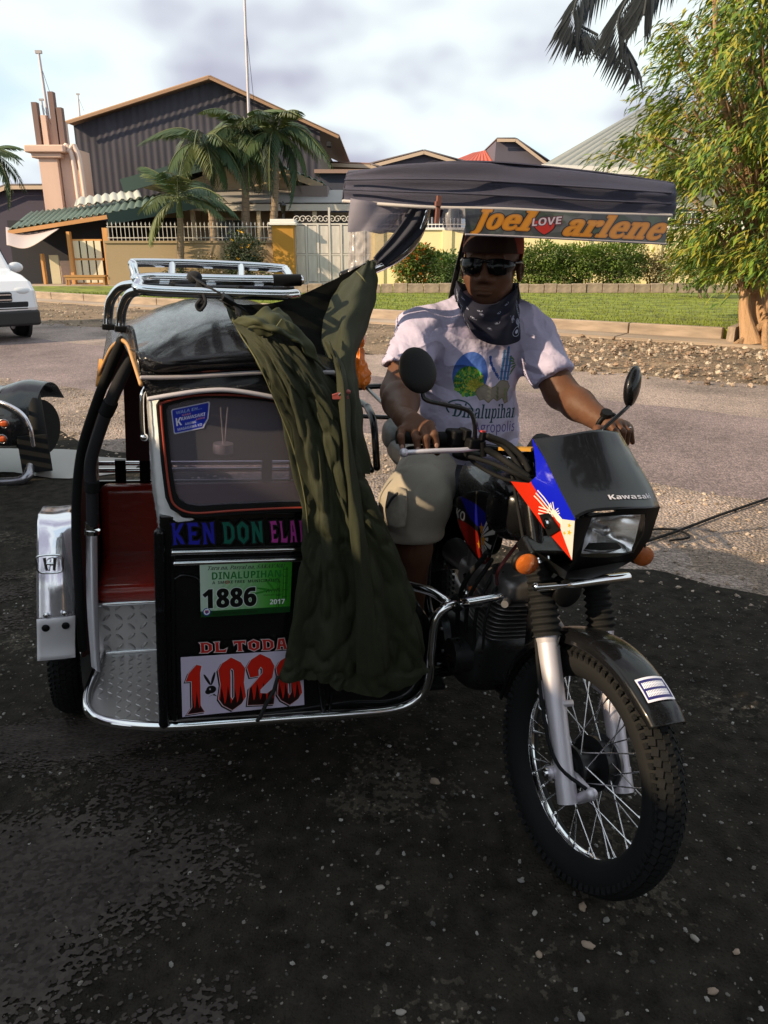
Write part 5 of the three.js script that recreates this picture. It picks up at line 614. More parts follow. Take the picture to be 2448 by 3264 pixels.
T('sill_strip', patch([[[-1.183, 0.625, -0.87], [-1.167, 0.631, -0.855], [-1.152, 0.626, -0.87]], [[-1.186, 0.435, -0.81], [-1.168, 0.441, -0.795], [-1.154, 0.433, -0.81]], [[-1.178, 0.25, -0.76], [-1.164, 0.242, -0.75], [-1.154, 0.229, -0.76]]], 8, 20, { t: 0.005 }), mat([0.78, 0.76, 0.82], 0.38, { metalness: 0.5 }));
// sidecar wheel, its chrome mudguard and flap
wheel('sidecar_wheel', [-1.268, 0.2, -1.16], 0.292, 0.045, trike, (g) => g, 18);
{ const f = T('sidecar_mudguard', patch([[[-1.35, 0.3, -1.5], [-1.21, 0.3, -1.5]], [[-1.345, 0.55, -1.32], [-1.21, 0.56, -1.32]], [[-1.333, 0.621, -1.08], [-1.246, 0.625, -1.08]], [[-1.327, 0.633, -0.99], [-1.23, 0.64, -0.99]], [[-1.323, 0.6, -0.92], [-1.221, 0.611, -0.92]], [[-1.323, 0.496, -0.855], [-1.22, 0.49, -0.855]], [[-1.325, 0.375, -0.815], [-1.223, 0.368, -0.815]]].map(([a, b]) => [[a[0], a[1], a[2] - 0.012], [lerp(a[0], b[0], 0.5), lerp(a[1], b[1], 0.5), a[2] + 0.004], [b[0], b[1], b[2] - 0.012]]), 14, 50, { t: 0.004 }), mat([0.86, 0.84, 0.9], 0.22, { metalness: 0.8, roughnessMap: rep(smudge, 1) }));
  const bm = chrome, c = [-1.283, 0.539, -0.858]; T('badge', [tube([[-0.03, 0.024], [0.03, 0.024], [0.034, 0], [0.028, -0.026], [-0.028, -0.026], [-0.034, 0]].map(([x, y]) => [c[0] + x, c[1] + y, c[2]]), 0.003, { closed: true, n: 40, seg: 6 }), cyl([c[0] - 0.014, c[1] + 0.02, c[2]], [c[0] - 0.01, c[1] - 0.02, c[2]], 0.0045, 0.0045, 6), cyl([c[0] + 0.014, c[1] + 0.02, c[2]], [c[0] + 0.01, c[1] - 0.02, c[2]], 0.0045, 0.0045, 6), cyl([c[0] - 0.012, c[1], c[2]], [c[0] + 0.012, c[1], c[2]], 0.004, 0.004, 6)], bm, f);
  const fl = T('mud_flap', patch([[[-1.323, 0.387, -0.812], [-1.271, 0.389, -0.807], [-1.219, 0.392, -0.812]], [[-1.324, 0.319, -0.795], [-1.274, 0.317, -0.79], [-1.222, 0.318, -0.795]], [[-1.325, 0.27, -0.78], [-1.275, 0.273, -0.775], [-1.222, 0.273, -0.78]]], 8, 8, { t: 0.003 }), mat([0.7, 0.68, 0.72], 0.35, { metalness: 0.6 })); for (const p of [[-1.299, 0.363, -0.8], [-1.245, 0.367, -0.8]]) T('bolt', ball(0.011, p, [1, 1, 0.5]), blackPlastic, fl); for (const p of [[-1.296, 0.396, -0.813], [-1.247, 0.399, -0.813]]) T('bolt', ball(0.009, p, [1, 1, 0.6]), chrome, fl); }
// front panel with its trims, lettering and plates
const PZ = -0.45;
T('front_panel', plate(XY([-0.974, 0.809, -0.45], [-0.981, 0.246, -0.45], [-0.267, 0.219, -0.45], [-0.249, 0.339, -0.45], [-0.263, 0.486, -0.45], [-0.332, 0.588, -0.45], [-0.407, 0.713, -0.45], [-0.476, 0.813, -0.45]), PZ, 0.02, [], 0.004), phys([0.006, 0.006, 0.0065], 0.2, { clearcoat: 0.7, clearcoatRoughness: 0.04, specularIntensity: 0.4 }));
T('corner_post', [tube([[-0.979, 0.77, -0.445], [-0.98, 0.589, -0.445], [-0.979, 0.24, -0.445]], 0.014, { n: 20 }), tube([[-0.95, 0.71, -0.448], [-0.951, 0.483, -0.448], [-0.951, 0.248, -0.448]], 0.007, { n: 20 }), box(0.02, 0.03, 0.02, [-0.983, 0.558, -0.43])], blackGloss);
T('arch_trim', tube([[-0.944, 0.649, -0.446], [-0.925, 0.657, -0.446], [-0.892, 0.647, -0.446], [-0.884, 0.615, -0.446]], 0.004), blackGloss);
for (const q of [[[-0.948, 0.719, -0.445], [-0.643, 0.716, -0.445], [-0.428, 0.717, -0.445]], [[-0.944, 0.69, -0.445], [-0.643, 0.688, -0.445], [-0.406, 0.686, -0.445]]]) T('chrome_trim', tube(q, 0.0068, { n: 20 }), chrome);
T('panel_mould', [cyl([-0.569, 0.37, -0.445], [-0.549, 0.216, -0.445], 0.008, 0.008), cyl([-0.526, 0.338, -0.445], [-0.534, 0.229, -0.445], 0.004, 0.004)], blackGloss);
// spiky display letters as polygons on a unit cell
const GL = {
  K: [[[0, 0], [0.36, 0], [0.3, 0.12], [0.3, 0.4], [0.66, 0.02], [1, 0], [0.72, 0.3], [0.5, 0.5], [0.74, 0.66], [0.98, 1], [0.62, 0.98], [0.3, 0.62], [0.3, 0.88], [0.38, 1], [0, 1.04], [0.08, 0.86], [0.08, 0.14]]],
  E: [[[0, 0], [0.86, -0.02], [0.98, 0.2], [0.72, 0.16], [0.36, 0.16], [0.36, 0.42], [0.76, 0.4], [0.7, 0.6], [0.36, 0.57], [0.36, 0.84], [0.8, 0.84], [1, 0.74], [0.9, 1.02], [0, 1], [0.1, 0.86], [0.1, 0.14]]],
  N: [[[0, 0], [0.36, 0], [0.7, 0.56], [0.7, 0.14], [0.62, 0], [1, -0.03], [0.94, 0.14], [0.94, 1.03], [0.66, 0.94], [0.3, 0.4], [0.3, 0.88], [0.38, 1], [0, 1.03], [0.08, 0.88], [0.08, 0.12]]],
  D: [[[0, 0], [0.62, 0], [0.98, 0.24], [0.98, 0.76], [0.62, 1.02], [0, 1], [0.1, 0.87], [0.1, 0.13]], [[0.36, 0.17], [0.36, 0.83], [0.58, 0.82], [0.72, 0.68], [0.72, 0.32], [0.58, 0.18]]],
  O: [[[0.5, -0.04], [0.98, 0.2], [0.94, 0.8], [0.5, 1.05], [0.06, 0.8], [0.02, 0.2]], [[0.5, 0.2], [0.3, 0.32], [0.32, 0.7], [0.5, 0.82], [0.68, 0.7], [0.7, 0.32]]],
  L: [[[0, 0], [0.42, 0], [0.36, 0.13], [0.36, 0.82], [0.74, 0.82], [1, 0.68], [0.9, 1.03], [0, 1], [0.1, 0.87], [0.1, 0.13]]],
  A: [[[0.26, 0], [0.74, -0.03], [0.9, 0.88], [1, 1.02], [0.62, 1], [0.66, 0.88], [0.62, 0.7], [0.38, 0.7], [0.34, 0.88], [0.4, 1], [0, 1.04], [0.1, 0.88]], [[0.45, 0.2], [0.4, 0.52], [0.6, 0.52], [0.55, 0.2]]],
  I: [[[0.2, 0], [0.8, 0], [0.7, 0.13], [0.7, 0.87], [0.8, 1.04], [0.2, 1], [0.3, 0.87], [0.3, 0.13]]],
  T: [[[0, 0], [1, 0], [0.96, 0.34], [0.82, 0.2], [0.64, 0.2], [0.64, 0.86], [0.74, 1.03], [0.26, 1], [0.36, 0.86], [0.36, 0.2], [0.18, 0.2], [0.04, 0.34]]],
  1: [[[0.22, 0.14], [0.62, -0.03], [0.86, 0], [0.78, 0.14], [0.78, 0.86], [0.98, 1], [0.1, 1.02], [0.36, 0.88], [0.36, 0.3], [0.06, 0.3]]],
  0: [[[0.5, -0.05], [0.84, 0.06], [1, 0.2], [0.92, 0.5], [1, 0.8], [0.84, 0.94], [0.5, 1.06], [0.16, 0.94], [0, 0.8], [0.08, 0.5], [0, 0.2], [0.16, 0.06]], [[0.5, 0.16], [0.42, 0.22], [0.42, 0.78], [0.5, 0.86], [0.58, 0.78], [0.58, 0.22]]],
  2: [[[0.5, -0.05], [0.86, 0.06], [1, 0.22], [0.9, 0.46], [0.44, 0.7], [0.44, 0.78], [0.7, 0.8], [1, 0.68], [0.94, 1.03], [0, 1], [0.06, 0.66], [0.56, 0.36], [0.58, 0.26], [0.5, 0.2], [0.4, 0.28], [0.4, 0.4], [0.1, 0.42], [0, 0.2], [0.16, 0.06]]] };
function glyph(c, ch, x, y, w, h) { c.beginPath(); for (const loop of GL[ch]) { loop.forEach(([a, b], k) => (k ? c.lineTo(x + a * w, y + b * h) : c.moveTo(x + a * w, y + b * h))); c.closePath(); } }
const decal = (name, corners, tex, m = {}, parent = trike) => T(name, quad(...corners), phys(0xffffff, 0.35, { map: tex, clearcoat: 0.5, clearcoatRoughness: 0.1, ...m }), parent);
decal('name_lettering', [[-0.959, 0.806, -0.443], [-0.954, 0.731, -0.443], [-0.52, 0.726, -0.443], [-0.529, 0.803, -0.443]], canvasTex(1400, 256, (c) => { c.clearRect(0, 0, 1400, 256); let x = 20; for (const [word, col, lw] of [['KEN', '#1c1f96', 98], ['DON', '#0d5a4d', 96], ['ELAINE', '#a8368f', 60]]) { for (const ch of word) { const w = ch === 'I' ? lw * 0.6 : lw; glyph(c, ch, x, 34, w, 190); c.lineJoin = 'miter'; c.lineWidth = 26; c.strokeStyle = '#070709'; c.stroke(); x += w + 18; } x += 42; } x = 20; for (const [word, col, lw] of [['KEN', '#1f23a4', 98], ['DON', '#0e6152', 96], ['ELAINE', '#b53c9a', 60]]) { for (const ch of word) { const w = ch === 'I' ? lw * 0.6 : lw; glyph(c, ch, x, 34, w, 190); c.fillStyle = col; c.fill('evenodd'); x += w + 18; } x += 42; } }), { transparent: true, alphaTest: 0.3 });
decal('permit_plate', [[-0.885, 0.686, -0.44], [-0.883, 0.542, -0.44], [-0.655, 0.542, -0.44], [-0.654, 0.684, -0.44]], canvasTex(1000, 580, (c) => {
  const g = c.createLinearGradient(0, 0, 1000, 0); g.addColorStop(0, '#b9cdbf'); g.addColorStop(0.55, '#7fae7c'); g.addColorStop(0.8, '#3c8f2a'); g.addColorStop(1, '#2c7d1d'); c.fillStyle = g; c.fillRect(0, 0, 1000, 580);
  for (let k = 0; k < 14; k++) { c.strokeStyle = `rgba(60,${140 + k * 4},60,0.16)`; c.lineWidth = 26; c.beginPath(); c.moveTo(-20 + k * 80, 560); c.bezierCurveTo(200 + k * 60, 420, 160 + k * 70, 220, 500 + k * 60, 60); c.stroke(); }
  for (const [x, w, t] of [[905, 52, 60], [840, 34, 200]]) { c.fillStyle = '#1f6b16'; c.fillRect(x, t, w, 400 - t * 0.3); c.fillStyle = '#4aa033'; c.fillRect(x + w * 0.25, t, w * 0.2, 400 - t * 0.3); c.fillStyle = '#0f4a0c'; for (let k = 0; k < 5; k++) c.fillRect(x - 3, t + 20 + k * 78, w + 6, 7); }
  c.fillStyle = '#2b7d23'; for (const [x, y, a] of [[820, 220, 0.6], [700, 300, 0.2], [860, 170, -0.7], [760, 250, 0.9], [680, 330, -0.2]]) { c.save(); c.translate(x, y); c.rotate(a); c.beginPath(); c.ellipse(0, 0, 90, 12, 0, 0, 7); c.fill(); c.restore(); }
  c.fillStyle = '#14431c'; c.fillRect(0, 512, 1000, 68); c.fillStyle = '#0a0d0a'; c.font = 'bold 34px sans-serif'; c.fillText('MOTORIZED TRICYCLE PERMIT', 130, 562);
  c.fillStyle = '#1f3f9a'; c.beginPath(); c.arc(66, 522, 44, 0, 7); c.fill(); c.fillStyle = '#d8dde8'; c.beginPath(); c.arc(66, 522, 34, 0, 7); c.fill(); c.fillStyle = '#b03028'; c.fillRect(46, 505, 40, 30); c.fillStyle = '#1f3f9a'; c.fillRect(58, 510, 14, 34);
  c.fillStyle = '#26302f'; c.font = 'italic bold 58px serif'; c.save(); c.translate(74, 62); c.transform(1, 0, -0.2, 1, 0, 0); c.scale(840 / c.measureText('Tara na, Pasyal na, SAKAY NA!').width, 1); c.fillText('Tara na, Pasyal na, SAKAY NA!', 0, 0); c.restore();
  c.fillStyle = '#146a2a'; c.font = 'bold 112px sans-serif'; c.save(); c.translate(118, 168); c.scale(770 / c.measureText('DINALUPIHAN').width, 1); c.fillText('DINALUPIHAN', 0, 0); c.restore();
  c.fillStyle = '#1a2420'; c.font = 'bold 44px sans-serif'; c.save(); c.translate(130, 218); c.scale(740 / c.measureText('A  SMOKE FREE  MUNICIPALITY').width, 1); c.fillText('A  SMOKE FREE  MUNICIPALITY', 0, 0); c.restore(); c.strokeStyle = '#c03030'; c.lineWidth = 6; c.beginPath(); c.arc(293, 203, 16, 0, 7); c.stroke();
  c.fillStyle = '#0a0c0b'; c.font = 'bold 280px sans-serif'; c.save(); c.translate(18, 478); c.scale(600 / c.measureText('1886').width, 1); c.strokeStyle = '#d6dde0'; c.lineWidth = 26; c.strokeText('1886', 0, 0); c.strokeStyle = '#0a0c0b'; c.lineWidth = 14; c.strokeText('1886', 0, 0); c.fillText('1886', 0, 0); c.restore();
  c.fillStyle = '#ece8f4'; c.font = 'bold 78px sans-serif'; c.fillText('2017', 764, 478); c.fillStyle = '#101c12'; c.font = 'italic 26px serif'; c.fillText('Municipal Mayor', 690, 376); c.strokeStyle = '#101c12'; c.lineWidth = 4; c.beginPath(); for (let k = 0; k < 40; k++) c.lineTo(720 + k * 4, 320 + 22 * Math.sin(k * 1.3) * Math.cos(k * 0.4)); c.stroke(); }), { clearcoat: 0.2 });
decal('association_lettering', [[-0.892, 0.476, -0.443], [-0.89, 0.433, -0.443], [-0.632, 0.425, -0.443], [-0.636, 0.471, -0.443]], canvasTex(1024, 160, (c) => { c.clearRect(0, 0, 1024, 160); const run = (f) => { let x = 20; for (const ch of 'DL TODA') { if (ch === ' ') { x += 50; continue; } glyph(c, ch, x, 26, 124, 108); f(); x += 146; } }; run(() => { c.lineWidth = 30; c.strokeStyle = '#0a0607'; c.stroke(); }); run(() => { c.lineWidth = 13; c.strokeStyle = '#d8cdd2'; c.stroke(); }); run(() => { c.fillStyle = '#b81f16'; c.fill('evenodd'); }); }), { transparent: true, alphaTest: 0.3 });
decal('number_panel', [[-0.934, 0.432, -0.442], [-0.932, 0.255, -0.442], [-0.607, 0.257, -0.442], [-0.617, 0.428, -0.442]], canvasTex(1024, 520, (c) => {
  c.fillStyle = '#c9bfd8'; c.fillRect(0, 0, 1024, 520); const N = [['1', 30, 90, 150, 400], ['0', 300, 55, 220, 420], ['2', 540, 40, 230, 430], ['0', 790, 70, 215, 410]];
  for (const [g, x, y, w, h] of N) { glyph(c, g, x - 14, y + 8, w, h); c.lineWidth = 34; c.strokeStyle = '#c9bfd8'; c.stroke(); c.lineWidth = 14; c.strokeStyle = '#1a1012'; glyph(c, g, x - 12, y + 10, w, h); c.stroke(); }
  for (const [g, x, y, w, h] of N) { glyph(c, g, x, y, w, h); c.lineWidth = 16; c.strokeStyle = '#d8cdd8'; c.stroke(); c.lineWidth = 6; c.strokeStyle = '#8f1410'; c.stroke(); c.save(); c.fillStyle = '#cc2416'; c.fill('evenodd'); c.clip('evenodd'); c.fillStyle = '#231012'; c.beginPath(); c.moveTo(x - 20, y + h + 30); for (let k = 0; k <= 10; k++) { const fx = x - 20 + k * (w + 40) / 10; c.quadraticCurveTo(fx + 6, y + h * (k % 2 ? 0.86 : 0.72), fx + 14, y + h * (k % 2 ? 0.54 : 0.92)); } c.lineTo(x + w + 30, y + h + 30); c.fill(); c.restore(); }
  // small black rabbit-head emblem with a bow tie
  c.fillStyle = '#141014'; const E = (x, y, a, b, r) => { c.beginPath(); c.ellipse(x, y, a, b, r, 0, 7); c.fill(); }; E(206, 212, 11, 56, -0.5); E(254, 206, 11, 58, 0.28); E(238, 300, 40, 34, 0); E(214, 318, 26, 22, 0); c.beginPath(); c.moveTo(214, 366); c.lineTo(240, 348); c.lineTo(286, 366); c.lineTo(262, 340); c.fill(); c.fillStyle = '#c9bfd8'; E(228, 296, 6, 9, 0); }), { clearcoat: 0.15 });
// windscreen
{ const ws = part('windscreen');
  const outer = [[-0.977, 1.082, -0.44], [-0.968, 1.097, -0.44], [-0.915, 1.112, -0.44], [-0.863, 1.117, -0.44], [-0.789, 1.117, -0.44], [-0.701, 1.108, -0.44], [-0.6, 1.084, -0.44], [-0.53, 0.853, -0.44], [-0.534, 0.83, -0.44], [-0.577, 0.824, -0.44], [-0.694, 0.823, -0.44], [-0.808, 0.819, -0.44], [-0.886, 0.814, -0.44], [-0.924, 0.82, -0.44], [-0.95, 0.837, -0.44], [-0.961, 0.865, -0.44], [-0.969, 0.947, -0.44]];
  const inner = [[-0.958, 1.074, -0.44], [-0.952, 1.085, -0.44], [-0.91, 1.098, -0.44], [-0.863, 1.104, -0.44], [-0.788, 1.104, -0.44], [-0.707, 1.096, -0.44], [-0.615, 1.072, -0.44], [-0.552, 0.862, -0.44], [-0.554, 0.85, -0.44], [-0.578, 0.846, -0.44], [-0.695, 0.846, -0.44], [-0.808, 0.843, -0.44], [-0.885, 0.84, -0.44], [-0.912, 0.844, -0.44], [-0.931, 0.858, -0.44], [-0.939, 0.876, -0.44], [-0.949, 0.947, -0.44]];
  T('rubber_seal', plate(XY(...outer), -0.43, 0.022, [XY(...inner)], 0.003), rubber, ws);
  T('red_piping', tube(outer.map((p, k) => [lerp(p[0], inner[k][0], 0.42), lerp(p[1], inner[k][1], 0.42), -0.428]), 0.0028, { closed: true, n: 200, seg: 8 }), mat([0.35, 0.05, 0.03], 0.45), ws);
  T('pane', plate(XY(...inner), -0.438, 0.003), phys([0.55, 0.52, 0.6], 0.03, { transmission: 0.84, thickness: 0, ior: 1.5 }), ws);
  decal('sticker', [[-0.948, 1.075, -0.437], [-0.942, 1.015, -0.437], [-0.864, 1.033, -0.437], [-0.858, 1.096, -0.437]], canvasTex(512, 360, (c) => { c.clearRect(0, 0, 512, 360); c.fillStyle = '#c4c2d6'; c.beginPath(); c.moveTo(24, 4); c.lineTo(490, 4); c.lineTo(508, 30); c.lineTo(508, 240); c.lineTo(450, 356); c.lineTo(20, 356); c.lineTo(4, 330); c.lineTo(4, 26); c.fill(); c.fillStyle = '#1230b4'; c.beginPath(); c.moveTo(34, 20); c.lineTo(480, 20); c.lineTo(490, 40); c.lineTo(490, 232); c.lineTo(430, 340); c.lineTo(32, 340); c.lineTo(20, 322); c.lineTo(20, 36); c.fill(); c.fillStyle = '#b7bde0'; const t = (s, x, y, w, f, col) => { c.font = f; c.fillStyle = col; c.save(); c.translate(x, y); c.scale(w / c.measureText(s).width, 1); c.fillText(s, 0, 0); c.restore(); }; t('WALA EH...', 70, 86, 340, 'bold 58px sans-serif', '#9ab0dc'); t('NAKA', 150, 130, 120, 'bold 36px sans-serif', '#d98a90'); t('K', 40, 250, 100, 'bold 160px sans-serif', '#e4e2f0'); t('KAWASAKI', 128, 186, 330, 'bold 62px sans-serif', '#e4e2f0'); t('LANG', 340, 224, 120, 'bold 36px sans-serif', '#d98a90'); t('ANONG', 180, 262, 170, 'bold 46px sans-serif', '#cfd2ea'); t('MAGAGAWA KO', 60, 318, 370, 'bold 52px sans-serif', '#cfd2ea'); }), { transparent: true, alphaTest: 0.3, side: THREE.DoubleSide }, ws);
}
{ const h = part('hanging_ornament'); const c = [-0.815, 0.944, -0.6]; T('tin', [cyl([c[0], c[1] - 0.012, c[2]], [c[0], c[1] + 0.012, c[2]], 0.026, 0.026, 24)], alloy, h); T('cord', [cyl([c[0], c[1] + 0.012, c[2]], [-0.822, 1.05, -0.6], 0.002, 0.002, 5), cyl([c[0] + 0.004, c[1] + 0.012, c[2]], [-0.804, 1.05, -0.6], 0.002, 0.002, 5)], mat([0.5, 0.48, 0.45], 0.8), h); }
// bright front pillar
T('front_pillar', patch([[[-1.002, 1.103, -0.53], [-0.994, 1.109, -0.47], [-0.973, 1.096, -0.446]], [[-0.999, 1.004, -0.53], [-0.988, 1.016, -0.466], [-0.968, 1.012, -0.446]], [[-0.995, 0.876, -0.53], [-0.983, 0.892, -0.466], [-0.962, 0.894, -0.446]], [[-0.986, 0.793, -0.525], [-0.972, 0.812, -0.462], [-0.935, 0.816, -0.446]], [[-0.98, 0.743, -0.52], [-0.966, 0.77, -0.46], [-0.896, 0.803, -0.446]]], 14, 40, { t: 0.004, disp: (u, v) => 0.0016 * NZ.noise(u * 4, v * 22, 2) }), phys([0.86, 0.86, 0.88], 0.2, { clearcoat: 1, clearcoatRoughness: 0.05 }));
T('grab_handle', [tube([[-1.003, 1.117, -0.47], [-1.011, 1.095, -0.46], [-1.011, 1.02, -0.46], [-1.007, 1.002, -0.465]], 0.005), ball(0.009, [-1.008, 1.003, -0.462])], chrome);
// padded roof, visor band, piping
const vinyl = phys([0.008, 0.008, 0.011], 0.35, { clearcoat: 0.4, clearcoatRoughness: 0.12, specularIntensity: 0.3, roughnessMap: rep(smudge, 2), bumpMap: rep(grain, 3), bumpScale: 0.003 });
{ const rf = T('roof_pad', patch([[[-1.03, 1.13, -1.36], [-0.85, 1.22, -1.36], [-0.66, 1.22, -1.36], [-0.54, 1.13, -1.36]], [[-1.055, 1.2, -1.2], [-0.88, 1.275, -1.2], [-0.68, 1.28, -1.2], [-0.54, 1.2, -1.2]], [[-1.06, 1.215, -0.9], [-0.88, 1.285, -0.9], [-0.68, 1.29, -0.9], [-0.535, 1.21, -0.9]], [[-1.045, 1.195, -0.6], [-0.88, 1.255, -0.58], [-0.68, 1.262, -0.58], [-0.53, 1.19, -0.6]], [[-1.022, 1.202, -0.46], [-0.944, 1.2, -0.43], [-0.706, 1.223, -0.43], [-0.525, 1.17, -0.46]], [[-1.014, 1.181, -0.43], [-0.945, 1.183, -0.405], [-0.709, 1.201, -0.405], [-0.52, 1.15, -0.43]], [[-1.007, 1.163, -0.43], [-0.945, 1.16, -0.42], [-0.706, 1.176, -0.42], [-0.52, 1.13, -0.43]]], 40, 50, { t: 0.02, disp: (u, v) => 0.004 * NZ.noise(u * 6, v * 3, 1) + 0.003 * NZ.noise(u * 14, v * 9, 4) }), vinyl);
  const band = T('visor_band', patch([[[-1.01, 1.166, -0.43], [-0.915, 1.16, -0.425], [-0.748, 1.174, -0.425], [-0.556, 1.177, -0.425]], [[-1.006, 1.132, -0.43], [-0.915, 1.134, -0.42], [-0.749, 1.146, -0.42], [-0.554, 1.137, -0.425]], [[-0.995, 1.095, -0.43], [-0.916, 1.116, -0.415], [-0.812, 1.123, -0.415], [-0.591, 1.082, -0.425]]], 30, 12, { t: 0.006, disp: (u, v) => 0.004 * Math.sin(u * 30) * v * (1 - v) }), vinyl);
  const pip = mat([0.34, 0.31, 0.33], 0.6); T('piping', tube([[-1.009, 1.148, -0.42], [-0.915, 1.153, -0.415], [-0.75, 1.167, -0.415], [-0.574, 1.172, -0.418]], 0.005), pip, band); T('piping', tube([[-0.994, 1.101, -0.42], [-0.936, 1.114, -0.41], [-0.875, 1.124, -0.408], [-0.813, 1.126, -0.408], [-0.717, 1.112, -0.41], [-0.593, 1.084, -0.418]], 0.0055, { n: 60 }), mat([0.5, 0.47, 0.52], 0.5), band);
  const sd = T('roof_side', patch([[[-1.053, 1.238, -0.62], [-1.032, 1.246, -0.55], [-1.02, 1.2, -0.46]], [[-1.056, 1.21, -0.6], [-1.033, 1.191, -0.53], [-1.015, 1.161, -0.44]], [[-1.036, 1.181, -0.54], [-1.022, 1.149, -0.48], [-1.009, 1.127, -0.435]]], 12, 14, { t: 0.006 }), vinyl);
  T('roof_side', patch([[[-1.096, 1.22, -0.8], [-1.071, 1.237, -0.7], [-1.051, 1.241, -0.62]], [[-1.108, 1.155, -0.8], [-1.084, 1.185, -0.7], [-1.056, 1.209, -0.61]], [[-1.122, 1.094, -0.8], [-1.094, 1.151, -0.7], [-1.061, 1.199, -0.62]]], 12, 12, { t: 0.006 }), vinyl);
  T('piping', [tube([[-1.011, 1.132, -0.43], [-1.027, 1.173, -0.5], [-1.04, 1.203, -0.56], [-1.056, 1.211, -0.6]], 0.005), tube([[-1.056, 1.211, -0.6], [-1.083, 1.18, -0.68], [-1.11, 1.124, -0.76], [-1.122, 1.092, -0.8]], 0.0045)], mat([0.45, 0.25, 0.1], 0.6), sd); }
{ const h = T('tie_cloth', patch([[[-1.12, 1.137, -0.8], [-1.111, 1.137, -0.79]], [[-1.126, 1.106, -0.8], [-1.111, 1.11, -0.78]], [[-1.133, 1.063, -0.8], [-1.111, 1.071, -0.78]]], 6, 8, { t: 0.008 }), mat([0.6, 0.25, 0.05], 0.8)); h.userData.label = 'orange tie rag'; }
// roof rack
{ const r = part('roof_rack'); const zf = -0.52, zb = -0.98;
  T('rack_rail', tube([[-1.011, 1.345, -0.54], [-1.001, 1.332, -0.52], [-0.846, 1.333, -0.52], [-0.695, 1.337, -0.52], [-0.649, 1.341, -0.53]], 0.0125, { n: 50 }), chrome, r);
  T('rack_rail', tube([[-1.021, 1.355, -0.7], [-1.013, 1.352, -0.6], [-0.969, 1.357, -0.6], [-0.841, 1.361, -0.6], [-0.684, 1.368, -0.6], [-0.629, 1.373, -0.6]], 0.013, { n: 60 }), chrome, r);
  T('rack_rail', tube([[-1.018, 1.354, -0.62], [-1.023, 1.381, -0.64], [-1.011, 1.388, -0.66], [-0.846, 1.395, -0.68], [-0.673, 1.397, -0.68], [-0.654, 1.391, -0.66], [-0.652, 1.372, -0.6]], 0.0105, { n: 80 }), chrome, r);
  T('rack_post', [cyl([-0.933, 1.39, -0.67], [-0.936, 1.357, -0.6], 0.009, 0.009), cyl([-0.765, 1.395, -0.68], [-0.773, 1.363, -0.6], 0.009, 0.009)], chrome, r);
  T('end_cap', cyl([-0.696, 1.368, -0.598], [-0.627, 1.373, -0.598], 0.0145, 0.0145), blackPlastic, r);
  T('rack_rail', tube([[-1.003, 1.337, -0.75], [-0.83, 1.342, -0.75], [-0.624, 1.352, -0.75]], 0.008), chrome, r); T('rack_rail', tube([[-1.002, 1.336, -0.64], [-0.838, 1.34, -0.64], [-0.642, 1.349, -0.64]], 0.008), mat([0.06, 0.06, 0.065], 0.2, { metalness: 0.8 }), r);
  for (const q of [[[-0.962, 1.344, -0.8], [-0.95, 1.331, -0.52]], [[-0.838, 1.349, -0.8], [-0.846, 1.333, -0.52]], [[-0.728, 1.351, -0.8], [-0.728, 1.337, -0.52]], [[-0.679, 1.354, -0.8], [-0.682, 1.339, -0.52]]]) T('rack_slat', bar(q[0], q[1], 0.022, 0.006), chrome, r);
  T('rack_leg', tube([[-1.01, 1.34, -0.62], [-1.053, 1.329, -0.66], [-1.079, 1.296, -0.68], [-1.087, 1.26, -0.69], [-1.089, 1.233, -0.69]], 0.0115, { n: 40 }), chrome, r); T('rack_leg', tube([[-1.005, 1.331, -0.54], [-1.032, 1.318, -0.57], [-1.049, 1.288, -0.59], [-1.055, 1.257, -0.6], [-1.056, 1.238, -0.6]], 0.0115, { n: 40 }), chrome, r);
  T('leg_clamp', [box(0.03, 0.014, 0.03, [-1.088, 1.231, -0.69], [0, 0, 0], 0.003), box(0.03, 0.014, 0.03, [-1.055, 1.236, -0.6], [0, 0, 0], 0.003)], blackPlastic, r);
}
